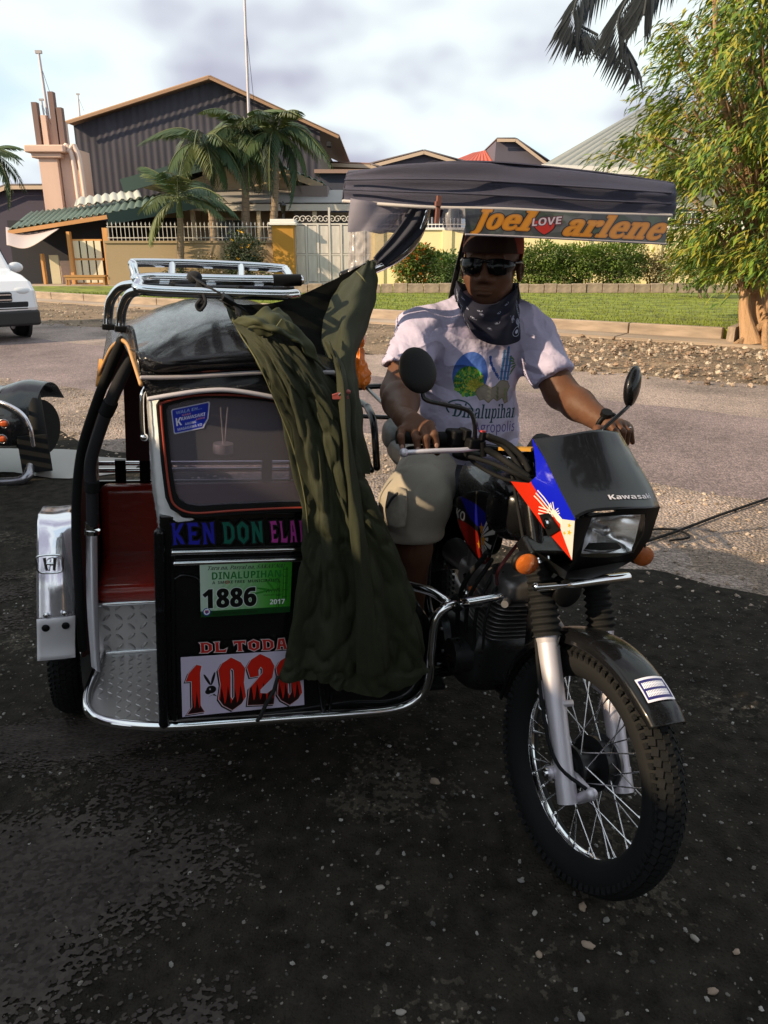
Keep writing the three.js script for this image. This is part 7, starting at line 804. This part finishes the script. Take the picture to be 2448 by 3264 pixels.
  { const w = V(mid(J.elL, J.wrL, 0.9)), d = V(dir(J.elL, J.wrL)).normalize(); const q = new THREE.Quaternion().setFromUnitVectors(V(0, 0, 1), d); T('wristwatch', [new THREE.TorusGeometry(0.034, 0.008, 10, 30).applyQuaternion(q).translate(w.x, w.y, w.z), cyl([w.x - 0.012, w.y + 0.03, w.z + 0.008], [w.x - 0.014, w.y + 0.042, w.z + 0.014], 0.018, 0.017, 20)], blackPlastic, man); }
  T('ring', new THREE.TorusGeometry(0.0105, 0.0018, 8, 20).applyMatrix4(M4([0.326, 1.017, -0.52], [0.6, 0.3, 0])), chrome, man);
  const bt = canvasTex(1024, 1024, (c) => { c.fillStyle = '#0e1026'; c.fillRect(0, 0, 1024, 1024); c.strokeStyle = '#a9adc6'; c.fillStyle = '#a9adc6'; const drop = (x, y, s, a) => { c.save(); c.translate(x, y); c.rotate(a); c.scale(s, s); c.lineWidth = 4.5; c.beginPath(); c.moveTo(0, -34); c.bezierCurveTo(26, -22, 26, 20, 0, 24); c.bezierCurveTo(-24, 20, -22, -4, -4, -10); c.stroke(); c.beginPath(); c.arc(0, 4, 8, 0, 7); c.fill(); c.restore(); };
    for (const [x, y, s, a] of [[170, 150, 1.2, -0.4], [380, 230, 1.1, 0.7], [400, 320, 1.0, 2.6], [300, 480, 1.15, 1.9], [600, 300, 1, 0.2], [560, 520, 1, 0.9], [470, 640, 1, 2.4], [230, 330, 1, -0.5], [700, 180, 1, 0.4], [100, 420, 1, 0.5]]) drop(x, y, s, a);
    c.lineWidth = 4; for (let k = 0; k < 34; k++) { c.beginPath(); c.arc(66 + 10 * Math.sin(k), 160 + k * 20, 8, 0, 5); c.stroke(); } c.beginPath(); c.moveTo(40, 120); c.lineTo(200, 900); c.stroke();
    c.save(); c.beginPath(); c.moveTo(760, 400); c.lineTo(990, 330); c.lineTo(1010, 1000); c.lineTo(600, 1000); c.closePath(); c.clip(); for (let k = 0; k < 70; k++) { const x = 610 + (k * 97) % 390, y = 380 + (k * 151) % 610; c.lineWidth = 4; c.beginPath(); c.arc(x, y, 10 + (k * 7) % 22, (k % 6), (k % 6) + 4.5); c.stroke(); } c.lineWidth = 7; c.beginPath(); c.arc(830, 880, 60, 0, 7); c.stroke(); c.beginPath(); c.arc(830, 880, 26, 0, 7); c.fill(); for (let k = 0; k < 14; k++) { c.beginPath(); c.arc(965, 420 + k * 42, 14, 1, 5.5); c.stroke(); } c.beginPath(); c.moveTo(930, 400); c.lineTo(940, 1000); c.stroke(); c.restore(); });
  T('bandana', patch([[[-0.062, 1.39, -0.99], [-0.067, 1.353, -0.9], [-0.022, 1.329, -0.865], [0.045, 1.338, -0.88], [0.108, 1.372, -0.93], [0.159, 1.395, -1]], [[-0.068, 1.343, -0.97], [-0.065, 1.315, -0.89], [-0.019, 1.295, -0.855], [0.049, 1.303, -0.87], [0.112, 1.335, -0.915], [0.153, 1.358, -0.98]], [[-0.067, 1.307, -0.93], [-0.055, 1.273, -0.875], [-0.008, 1.255, -0.85], [0.053, 1.257, -0.855], [0.103, 1.288, -0.88], [0.134, 1.317, -0.93]], [[-0.054, 1.279, -0.9], [-0.038, 1.238, -0.868], [0.005, 1.216, -0.855], [0.06, 1.21, -0.85], [0.115, 1.221, -0.87], [0.131, 1.245, -0.89]]], 44, 40, { t: 0.005, disp: (u, v) => 0.005 * NZ.noise(u * 6, v * 6, 1) + 0.004 * Math.sin(u * 16 + v * 7) }), mat(0xffffff, 0.9, { map: bt }), man);
  T('bandana', patch([[[0.159, 1.395, -1], [0.191, 1.395, -1.1], [0.106, 1.371, -1.14], [-0.003, 1.382, -1.08], [-0.062, 1.39, -0.99]], [[0.16, 1.326, -0.98], [0.225, 1.309, -1.1], [0.121, 1.282, -1.15], [-0.011, 1.299, -1.08], [-0.066, 1.329, -0.97]]], 30, 10, { t: 0.005 }), mat([0.008, 0.008, 0.02], 0.9), man);
  // sandals on the pegs
  for (const s of [-1, 1]) T('sandal', [box(0.1, 0.02, 0.27, [s * 0.2, 0.225, -0.67], [0.12, 0, 0], 0.008), tube([[s * 0.2 - 0.05, 0.24, -0.64], [s * 0.2, 0.29, -0.62], [s * 0.2 + 0.05, 0.24, -0.64]], 0.008)], rubber, man);
}

// ---------- cloth and small things on the tricycle ----------
{ // green raincoat hung from the rack to the canopy post
  const t = vehicleThing('raincoat', 'dark green raincoat strung from the chrome rack to the canopy post and hanging down', 'coat', [-0.5, 0.25, -0.45]);
  const cloth = mat(0xffffff, 0.78, { side: THREE.DoubleSide, map: rep(blotch([0.0185, 0.0225, 0.0055], 0.3, 5, 95), 1), bumpMap: rep(weave, 40), bumpScale: 0.0004 });
  const folds = (u, v, x, y) => 0.012 * Math.sin(u * 21 + 1.5 * Math.sin(v * 3) + 2 * NZ.noise(u * 3, v * 2, 1)) * sst(v, 0.05, 0.4) + 0.012 * NZ.noise(u * 7, v * 5, 2) + 0.007 * NZ.noise(u * 15 + v * 5, v * 12 - u * 6, 7) + 0.003 * NZ.noise(u * 40, v * 34, 3) - 0.011 * Math.pow(Math.max(0, 1 - 3 * Math.abs(NZ.noise(u * 6 + v * 3, v * 9 - u * 4, 12))), 2) * sst(v, 0.02, 0.2);
  T('front_panel', patch([
    [[-0.817, 1.309, -0.62], [-0.793, 1.294, -0.54], [-0.77, 1.286, -0.48], [-0.749, 1.28, -0.45], [-0.727, 1.275, -0.44], [-0.704, 1.269, -0.45], [-0.683, 1.258, -0.47]],
    [[-0.806, 1.282, -0.52], [-0.775, 1.256, -0.43], [-0.745, 1.246, -0.38], [-0.711, 1.236, -0.365], [-0.675, 1.227, -0.37], [-0.637, 1.212, -0.4], [-0.6, 1.187, -0.45]],
    [[-0.76, 1.193, -0.4], [-0.73, 1.179, -0.36], [-0.699, 1.171, -0.345], [-0.663, 1.161, -0.34], [-0.626, 1.147, -0.35], [-0.586, 1.13, -0.38], [-0.543, 1.107, -0.43]],
    [[-0.716, 1.101, -0.4], [-0.69, 1.09, -0.37], [-0.662, 1.09, -0.345], [-0.626, 1.082, -0.335], [-0.587, 1.071, -0.34], [-0.54, 1.051, -0.37], [-0.493, 1.02, -0.42]],
    [[-0.674, 0.996, -0.4], [-0.655, 0.997, -0.37], [-0.632, 0.998, -0.345], [-0.602, 0.99, -0.33], [-0.567, 0.981, -0.335], [-0.529, 0.965, -0.36], [-0.487, 0.938, -0.41]],
    [[-0.643, 0.874, -0.4], [-0.626, 0.877, -0.37], [-0.606, 0.88, -0.34], [-0.574, 0.877, -0.33], [-0.536, 0.87, -0.33], [-0.491, 0.86, -0.35], [-0.44, 0.838, -0.4]],
    [[-0.63, 0.777, -0.4], [-0.61, 0.781, -0.37], [-0.584, 0.785, -0.34], [-0.546, 0.785, -0.33], [-0.499, 0.779, -0.33], [-0.445, 0.764, -0.35], [-0.385, 0.731, -0.4]],
    [[-0.638, 0.672, -0.4], [-0.608, 0.677, -0.37], [-0.573, 0.679, -0.345], [-0.522, 0.677, -0.335], [-0.461, 0.671, -0.335], [-0.391, 0.651, -0.36], [-0.32, 0.608, -0.41]],
    [[-0.653, 0.533, -0.41], [-0.613, 0.538, -0.38], [-0.565, 0.54, -0.355], [-0.509, 0.538, -0.345], [-0.437, 0.529, -0.345], [-0.361, 0.509, -0.36], [-0.287, 0.463, -0.4]],
    [[-0.668, 0.421, -0.42], [-0.616, 0.422, -0.39], [-0.558, 0.411, -0.37], [-0.496, 0.414, -0.355], [-0.419, 0.41, -0.355], [-0.342, 0.398, -0.37], [-0.27, 0.374, -0.4]],
    [[-0.684, 0.356, -0.43], [-0.627, 0.351, -0.4], [-0.57, 0.363, -0.375], [-0.518, 0.333, -0.365], [-0.423, 0.309, -0.365], [-0.335, 0.32, -0.375], [-0.262, 0.351, -0.405]]], 90, 150, { disp: folds }), cloth, t);
  T('sleeve', patch([
    [[-0.424, 1.408, -0.82], [-0.403, 1.428, -0.8], [-0.375, 1.433, -0.82]], [[-0.485, 1.367, -0.76], [-0.444, 1.388, -0.7], [-0.381, 1.377, -0.77]], [[-0.533, 1.311, -0.68], [-0.487, 1.33, -0.6], [-0.408, 1.31, -0.69]], [[-0.573, 1.248, -0.57], [-0.528, 1.262, -0.5], [-0.457, 1.232, -0.6]], [[-0.575, 1.189, -0.49], [-0.545, 1.193, -0.43], [-0.492, 1.162, -0.5]], [[-0.554, 1.122, -0.42], [-0.534, 1.123, -0.385], [-0.496, 1.099, -0.43]], [[-0.542, 1.038, -0.39], [-0.527, 1.039, -0.36], [-0.495, 1.019, -0.4]], [[-0.532, 0.949, -0.38], [-0.519, 0.947, -0.35], [-0.487, 0.928, -0.39]]], 30, 70, { disp: (u, v) => 0.012 * Math.sin(u * 8 + v * 6) * v + 0.01 * NZ.noise(u * 5, v * 9, 5) }), cloth, t);
  T('yoke', patch([
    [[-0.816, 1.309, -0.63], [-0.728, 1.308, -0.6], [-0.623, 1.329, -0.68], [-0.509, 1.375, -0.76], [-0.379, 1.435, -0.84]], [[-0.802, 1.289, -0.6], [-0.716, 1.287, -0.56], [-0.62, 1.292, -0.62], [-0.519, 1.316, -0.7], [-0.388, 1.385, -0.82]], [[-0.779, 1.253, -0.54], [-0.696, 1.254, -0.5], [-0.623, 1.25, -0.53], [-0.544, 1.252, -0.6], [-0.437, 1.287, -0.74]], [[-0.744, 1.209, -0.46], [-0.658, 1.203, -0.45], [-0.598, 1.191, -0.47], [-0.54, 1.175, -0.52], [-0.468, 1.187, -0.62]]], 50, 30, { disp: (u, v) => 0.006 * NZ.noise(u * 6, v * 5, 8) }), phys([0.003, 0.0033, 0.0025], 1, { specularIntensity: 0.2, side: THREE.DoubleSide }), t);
  T('hood_flap', patch([
    [[-0.81, 1.278, -0.43], [-0.769, 1.301, -0.4], [-0.728, 1.314, -0.42], [-0.705, 1.309, -0.45]], [[-0.786, 1.274, -0.385], [-0.749, 1.287, -0.36], [-0.709, 1.294, -0.38], [-0.666, 1.28, -0.42]], [[-0.768, 1.267, -0.38], [-0.729, 1.269, -0.35], [-0.676, 1.263, -0.36], [-0.63, 1.236, -0.4]], [[-0.75, 1.263, -0.385], [-0.706, 1.254, -0.355], [-0.655, 1.233, -0.355], [-0.605, 1.182, -0.38]]], 36, 30, { t: 0.004, disp: (u, v) => 0.01 * NZ.noise(u * 5, v * 4, 6) + 0.006 * Math.sin(u * 14 - v * 6) }), mat(0xffffff, 0.78, { side: THREE.DoubleSide, map: rep(blotch([0.03, 0.0345, 0.009], 0.3, 5, 96), 1) }), t);
  T('pleat', patch([
    [[-0.608, 1.25, -0.38], [-0.598, 1.24, -0.35], [-0.575, 1.219, -0.385]], [[-0.581, 1.171, -0.35], [-0.571, 1.168, -0.325], [-0.551, 1.152, -0.36]], [[-0.571, 1.051, -0.33], [-0.563, 1.051, -0.305], [-0.541, 1.038, -0.34]], [[-0.552, 0.93, -0.325], [-0.543, 0.933, -0.305], [-0.519, 0.919, -0.335]], [[-0.534, 0.791, -0.32], [-0.518, 0.793, -0.3], [-0.487, 0.776, -0.33]], [[-0.508, 0.587, -0.33], [-0.487, 0.59, -0.31], [-0.452, 0.573, -0.335]], [[-0.491, 0.399, -0.345], [-0.457, 0.397, -0.33], [-0.414, 0.387, -0.345]]], 16, 60, { t: 0.004, disp: (u, v) => 0.008 * NZ.noise(u * 3, v * 7, 9) }), cloth, t);
  const thread = mat([0.11, 0.11, 0.05], 0.9), sew = (pts) => T('stitching', tube(pts, 0.0018, { n: 60, seg: 5, caps: false }), thread, t);
  sew([[-0.803, 1.277, -0.5], [-0.788, 1.246, -0.455], [-0.756, 1.192, -0.38], [-0.712, 1.099, -0.385], [-0.67, 0.996, -0.385], [-0.639, 0.876, -0.385], [-0.626, 0.782, -0.385]]);
  sew([[-0.708, 1.293, -0.368], [-0.721, 1.279, -0.352], [-0.733, 1.265, -0.35]]); sew([[-0.449, 1.401, -0.745], [-0.443, 1.384, -0.69], [-0.415, 1.349, -0.7]]);
  T('tie_string', tube([[-0.687, 0.365, -0.415], [-0.697, 0.32, -0.42], [-0.714, 0.283, -0.425], [-0.729, 0.241, -0.43], [-0.736, 0.231, -0.43]], 0.0055, { n: 30, seg: 7 }), mat([0.012, 0.012, 0.012], 0.8), t);
}
{ const t = vehicleThing('strap', 'black webbing strap knotted round the chrome rack and holding the raincoat', 'strap', [-0.9, 1.3, -0.55]); const m = mat([0.012, 0.012, 0.018], 0.8, { bumpMap: rep(weave, 10), bumpScale: 0.0006 });
  const web = (pts, w) => patch(pts.map((p) => [[p[0] - w, p[1] + w * 0.5, p[2]], [p[0] + w, p[1] - w * 0.5, p[2]]]), 3, 40, { t: 0.003 });
  T('webbing', web([[-0.893, 1.373, -0.585], [-0.866, 1.353, -0.54], [-0.837, 1.34, -0.51], [-0.806, 1.321, -0.5], [-0.779, 1.302, -0.5]], 0.011), m, t); T('webbing', web([[-0.881, 1.364, -0.58], [-0.857, 1.336, -0.52], [-0.826, 1.318, -0.51], [-0.794, 1.306, -0.49], [-0.791, 1.288, -0.48]], 0.007), m, t);
  T('loose_end', web([[-0.874, 1.353, -0.54], [-0.88, 1.33, -0.52], [-0.868, 1.317, -0.51], [-0.879, 1.297, -0.5]], 0.008), m, t); T('loose_end', tube([[-0.868, 1.33, -0.51], [-0.865, 1.311, -0.5], [-0.877, 1.295, -0.5], [-0.885, 1.305, -0.5], [-0.877, 1.317, -0.5]], 0.004, { n: 40 }), m, t); T('buckle', box(0.03, 0.012, 0.03, [-0.815, 1.323, -0.49], [0.3, 0, -0.5], 0.003), blackPlastic, t); T('knot', ball(0.018, [-0.885, 1.365, -0.58], [1, 0.8, 0.7]), m, t); }
{ const t = vehicleThing('clothes_peg', 'faded red clothes peg clipped on the edge of the raincoat', 'clothes peg', [-0.576, 1.133, -0.33]); const m = mat([0.32, 0.07, 0.06], 0.5); T('jaw', bar([-0.592, 1.13, -0.335], [-0.557, 1.142, -0.335], 0.008, 0.007), m, t); T('jaw', bar([-0.592, 1.127, -0.335], [-0.556, 1.129, -0.33], 0.008, 0.007), m, t); T('spring', [new THREE.TorusGeometry(0.005, 0.0012, 6, 14).translate(...[-0.574, 1.133, -0.33])], chrome, t); T('grip_end', ball(0.007, [-0.559, 1.141, -0.333], [1.2, 0.8, 1]), m, t); }
{ const t = vehicleThing('plastic_bag', 'orange plastic bag hanging behind the raincoat edge', 'bag', [-0.42, 1.16, -0.75]); const m = phys([0.72, 0.2, 0.015], 0.35, { side: THREE.DoubleSide, transmission: 0.3, thickness: 0 });
  T('bag_top', patch([[[-0.445, 1.241, -0.75], [-0.428, 1.246, -0.73], [-0.411, 1.227, -0.75]], [[-0.446, 1.217, -0.74], [-0.429, 1.22, -0.71], [-0.414, 1.21, -0.74]], [[-0.446, 1.195, -0.75], [-0.431, 1.195, -0.74], [-0.418, 1.198, -0.75]]], 14, 14, { disp: (u, v) => 0.004 * NZ.noise(u * 8, v * 8, 1) }), m, t);
  T('bag_body', patch([[[-0.438, 1.195, -0.75], [-0.433, 1.198, -0.73], [-0.418, 1.196, -0.75]], [[-0.447, 1.152, -0.75], [-0.435, 1.154, -0.71], [-0.405, 1.16, -0.75]], [[-0.45, 1.113, -0.75], [-0.433, 1.11, -0.715], [-0.391, 1.124, -0.75]], [[-0.441, 1.104, -0.75], [-0.412, 1.081, -0.735], [-0.386, 1.113, -0.75]]], 24, 30, { disp: (u, v) => 0.006 * NZ.noise(u * 7, v * 7, 4) + 0.003 * Math.sin(u * 22 + v * 8) }), m, t); }

// ---------- other vehicles and unseen light blockers added out of frame ----------
function carWheel(p, r, t, name = 'wheel') { const w = new THREE.Group(); w.name = name; t.add(w); const g = new THREE.TorusGeometry(r - 0.1, 0.1, 14, 36); g.scale(1, 1, 1.15); g.rotateY(Math.PI / 2).translate(...p); mesh('tyre', [g, cyl([p[0] - 0.1, p[1], p[2]], [p[0] + 0.1, p[1], p[2]], r - 0.07, r - 0.07, 30)], rubber, w); mesh('rim', [cyl([p[0] - 0.115, p[1], p[2]], [p[0] + 0.115, p[1], p[2]], r - 0.13, r - 0.13, 24), ...[0, 1, 2, 3, 4].map((k) => box(0.25, 0.05, r - 0.14, [p[0], p[1] + 0.1 * Math.sin(k * 1.257), p[2] + 0.1 * Math.cos(k * 1.257)], [-k * 1.257, 0, 0], 0.01))], alloy, w); return w; }
{ // white SUV at the left edge
  const c = [-6.184, 0, -13.834], t = thing('parked_car', 'white SUV cut by the photo edge on the far lane', 'car', [c[0] - 0.38, 0, c[2] + 0.95], 0.72);
  const wp = phys([0.72, 0.72, 0.76], 0.25, { clearcoat: 1, clearcoatRoughness: 0.04 }), gl = phys([0.01, 0.012, 0.016], 0.06, { specularIntensity: 1 });
  const prof = [[-0.02, 0.36], [0.03, 0.55], [0.0, 0.78], [-0.14, 0.9], [-0.5, 0.99], [-1.0, 1.05], [-1.12, 1.08], [-1.8, 1.56], [-2.3, 1.66], [-3.6, 1.64], [-4.1, 1.2], [-4.2, 0.8], [-4.2, 0.36]];
  const body = new THREE.ExtrudeGeometry(shapeOf(prof), { depth: 1.66, bevelEnabled: true, bevelSize: 0.07, bevelThickness: 0.07, bevelSegments: 4 }).rotateY(-Math.PI / 2).translate(0.83, 0, 0); mesh('body', body, wp, t);
  mesh('windscreen', quad([-0.7, 1.58, -1.74], [-0.78, 1.12, -1.09], [0.78, 1.12, -1.09], [0.7, 1.58, -1.74]), gl, t); for (const s of [-1, 1]) { mesh('side_window', plate([[-1.3, 1.2], [-3.7, 1.22], [-3.5, 1.58], [-1.8, 1.58]].map(([z, y]) => [z, y]), 0, 0.02).rotateY(-Math.PI / 2).translate(s * 0.905, 0, 0), gl, t); mesh('door_mirror', ball(0.11, [s * 1.02, 1.16, -1.25], [1.2, 0.8, 0.6]), wp, t); const h = mesh('headlight', ball(0.14, [s * 0.68, 0.8, -0.0], [1.3, 0.5, 0.6]), phys([0.6, 0.62, 0.66], 0.1), t); mesh('indicator', ball(0.06, [s * 0.83, 0.78, -0.03], [0.8, 0.8, 1]), mat([0.6, 0.2, 0.02], 0.3), h); mesh('fog_light', [box(0.26, 0.12, 0.06, [s * 0.66, 0.52, 0.06], [0, 0, 0], 0.02)], dark, t); }
  mesh('grille', box(1.0, 0.16, 0.1, [0, 0.72, 0.05], [0, 0, 0], 0.03), dark, t); for (const y of [0.68, 0.76]) mesh('grille_bar', box(0.95, 0.02, 0.03, [0, y, 0.105]), chrome, t); mesh('lower_grille', box(1.5, 0.14, 0.08, [0, 0.58, 0.06], [0, 0, 0], 0.03), dark, t); mesh('bumper', box(1.82, 0.26, 0.16, [0, 0.38, 0.03], [0, 0, 0], 0.05), mat([0.02, 0.02, 0.022], 0.6), t); mesh('number_plate', box(0.4, 0.13, 0.02, [0, 0.5, 0.12]), mat([0.6, 0.6, 0.6], 0.5), t);
  for (const s of [-1, 1]) { mesh('wheel_arch', cyl([s * 0.86, 0.36, -0.78], [s * 0.91, 0.36, -0.78], 0.41, 0.41, 30), mat([0.02, 0.02, 0.022], 0.7), t); carWheel([s * 0.8, 0.34, -0.78], 0.34, t); carWheel([s * 0.8, 0.34, -3.4], 0.34, t); }
}
{ // next tricycle in the queue
  const c = [-2.348, -0, -4.864], t = thing('motor_tricycle', 'next tricycle in the queue, only its dark corner with mud flap inside the photo edge', 'tricycle', [c[0], 0, c[2]]); const D = (p) => [p[0] - c[0], p[1], p[2] - c[2]];
  const m = phys([0.012, 0.012, 0.014], 0.35, { clearcoat: 0.5, roughnessMap: smudge }), br = mat([0.3, 0.29, 0.32], 0.25, { metalness: 0.9 });
  const q = D([-2.339, 0.185, -5]);
  mesh('mud_flap', box(0.19, 0.25, 0.012, q, [-0.12, 0.25, 0.06], 0.004), rubber, t);
  mesh('wheel', [new THREE.TorusGeometry(0.24, 0.055, 14, 40).rotateY(Math.PI / 2 + 0.45).translate(q[0] - 0.1, 0.295, q[2] - 0.3), cyl([q[0] - 0.13, 0.295, q[2] - 0.31], [q[0] - 0.07, 0.295, q[2] - 0.29], 0.2, 0.2, 30)], rubber, t);
  mesh('mudguard', patch([0, 1, 2, 3, 4, 5].map((k) => { const a = (-10 + k * 32) * Math.PI / 180, R = 0.325; return [-0.13, 0, 0.13].map((x) => [q[0] - 0.12 + x * 0.9, 0.3 + (R - Math.abs(x) * 0.2) * Math.sin(a), q[2] - 0.3 + x * -0.4 + (R - Math.abs(x) * 0.2) * Math.cos(a) * 0.95]); }), 10, 30, { t: 0.006 }), m, t);
  mesh('chrome_lip', tube([D([-2.629, 0.544, -5.05]), D([-2.487, 0.523, -5]), D([-2.375, 0.468, -4.97]), D([-2.322, 0.38, -4.95]), D([-2.317, 0.255, -4.95])], 0.014, { n: 40 }), mat([0.6, 0.58, 0.64], 0.2, { metalness: 0.9 }), t);
  mesh('body', [sball([q[0] - 0.75, 0.36, q[2] - 0.3], [0.52, 0.2, 0.5], 0.55)], m, t);
  for (let k = 0; k < 5; k++) mesh('trim_bar', cyl([q[0] - 1.2, 0.3 + k * 0.075, q[2] + 0.21], [q[0] - 0.2, 0.3 + k * 0.075, q[2] + 0.19], 0.012, 0.012, 10), br, t);
  for (const [x, v] of [D([-2.433, 0.423, -4.85]), D([-2.461, 0.323, -4.85]), D([-2.536, 0.372, -4.85])].map((p) => [p, 0])) { const l = mesh('tail_light', sball(x, [0.026, 0.02, 0.02], 0.7), phys([0.45, 0.08, 0.02], 0.25), t); mesh('bezel', new THREE.TorusGeometry(0.028, 0.004, 8, 24).translate(x[0], x[1], x[2] + 0.006), br, l); }
  mesh('rear_bumper', tube([D([-2.92, 0.021, -4.9]), D([-2.491, 0.015, -4.9]), D([-2.378, 0.047, -4.92]), D([-2.379, 0.105, -5])], 0.032, { n: 30 }), br, t);
  mesh('roof', sball([q[0] - 1.85, 1.62, q[2] - 0.6], [0.7, 0.06, 1.0], 0.5), m, t); mesh('upper_panel', box(0.9, 0.9, 0.04, [q[0] - 1.8, 1.0, q[2]]), m, t); for (const x of [-1.3, -2.3]) mesh('roof_post', cyl([q[0] + x, 0.5, q[2]], [q[0] + x, 1.6, q[2]], 0.02, 0.02), br, t);
}
// out of frame, to the camera's left and behind: unseen helpers added to shade the near street
function added_shelter(label, name, x, z, w, d, h, turn, walls) { const t = thing(name, label, 'added_shelter', [x, 0, z], turn); mesh('roof', [box(w + 0.3, 0.1, d + 0.1, [0, h, 0], [0, 0, 0.03])], mat([0.12, 0.1, 0.09], 0.8), t); for (const a of [-1, 1]) for (const b of [-1, 1]) mesh('post', box(0.12, h - 0.08, 0.12, [a * w / 2, h / 2 - 0.04, b * d / 2]), mat([0.2, 0.15, 0.1], 0.8), t); if (walls) { mesh('back_wall', box(0.12, h - 0.1, d - 0.14, [-w / 2, h / 2 - 0.05, 0]), mat([0.14, 0.12, 0.1], 0.9), t); mesh('side_wall', box(w - 0.14, h - 0.1, 0.1, [0, h / 2 - 0.05, d / 2]), mat([0.14, 0.12, 0.1], 0.9), t); } mesh('bench', box(0.4, 0.08, d - 0.3, [-w / 2 + 0.35, 0.45, 0]), mat([0.2, 0.12, 0.06], 0.8), t); }
added_shelter('unseen shed added beside the queue to keep sun off the near street', 'added_shed', -4.9, 0.7, 2.4, 3.5, 2.75, 0, true);  // unseen shed, added and placed to block the low sun
added_shelter('unseen low stall added beside the next tricycle to cast shade', 'added_stall', -4.9, -2.35, 1.4, 2.0, 2.05, 0.1, true);  // unseen stall added to shade the ground at left
{ const t = thing('added_house', 'unseen dull low house added behind the viewer to cut sky light', 'house', [3.5, 0, 10], 0.1); const w = mat([0.09, 0.085, 0.075], 0.9); mesh('wall', box(18, 3.9, 5, [0, 1.95, 2.5]), w, t); mesh('roof', box(19, 0.3, 7, [0, 4.06, 2]), mat([0.08, 0.05, 0.04], 0.8), t); for (let k = 0; k < 5; k++) for (const y of [1.7]) { const f = mesh('window', box(1.5, 1.3, 0.1, [-7 + k * 3.5, y, -0.03]), mat([0.2, 0.18, 0.15], 0.7), t); mesh('pane', box(1.3, 1.1, 0.02, [-7 + k * 3.5, y, -0.09]), phys([0.02, 0.022, 0.025], 0.1), f); } }  // unseen house added to dim sky light on front faces
{ const t = thing('added_shade_tree', 'unseen broad tree added behind the viewer to dim the sky, with low spreading crown', 'tree', [5.6, 0, 3.4]); mesh('trunk', tube([[0, 0, 0], [-0.1, 1.6, 0.1], [0.1, 3.6, -0.1], [-0.3, 5.4, -0.4]], 0.24, { n: 30 }), bark, t); const L = [], lm = []; for (let k = 0; k < 26; k++) { const a = k * 2.4, r = rr(1.5, 5.2), e = [r * Math.cos(a) - 0.8, rr(5.2, 7.2), r * 0.85 * Math.sin(a) - 1.6]; lm.push(tube([[-0.2, 4.2, -0.3], [e[0] * 0.4, 5, e[2] * 0.4], e], 0.05, { n: 10, seg: 6 })); } mesh('limb', lm, bark, t);  // unseen tree added to dim the sky over the foreground
  for (let k = 0; k < 6500; k++) { const a = rr(0, 6.283), r = 5 * Math.sqrt(rnd()), y = 5.0 + 2.8 * rnd() * (1 - (r / 6.4) ** 2) + 0.5 * rnd(); const p = [r * Math.cos(a) - 0.8, y, r * 0.85 * Math.sin(a) - 1.6]; if (NZ.noise(p[0] * 0.7, y * 0.6, p[2] * 0.7) < -0.28) continue; L.push([p, [rr(-1, 1), rr(-0.7, 0.1), rr(-1, 1)], [0, 1, 0.2], rr(0.24, 0.4), rr(0.06, 0.1)]); } mesh('crown', leafCloud(L), leafMat(0.05, 0.07, 0.02), t); }
{ const a = [1.106, 0, -3.62], b = [2.583, 0, -4.702]; const t = thing('cable', 'thin black cable lying across the gravel from the motorcycle to the photo edge', 'cable', [a[0], 0, a[2]]); const d = [b[0] - a[0], 0, b[2] - a[2]]; mesh('line', tube([[0, 0.015, 0], [d[0] * 0.3, 0.014, d[2] * 0.3 + 0.02], [d[0] * 0.6, 0.012, d[2] * 0.6], [d[0], 0.012, d[2]]], 0.008, { n: 60 }), rubber, t); const p = [1.427, 0, -3.883]; mesh('loop', tube([[p[0] - a[0], 0.015, p[2] - a[2]], [p[0] - a[0] + 0.06, 0.02, p[2] - a[2] - 0.1], [p[0] - a[0] + 0.2, 0.015, p[2] - a[2] - 0.1], [p[0] - a[0] + 0.22, 0.012, p[2] - a[2] + 0.0], [p[0] - a[0] + 0.1, 0.012, p[2] - a[2] + 0.05]], 0.006, { n: 40 }), rubber, t); }
delete trike.userData.base; scene.traverse((o) => { if (o.userData.base) delete o.userData.base; });
scene.add(camera);
renderer.render(scene, camera);
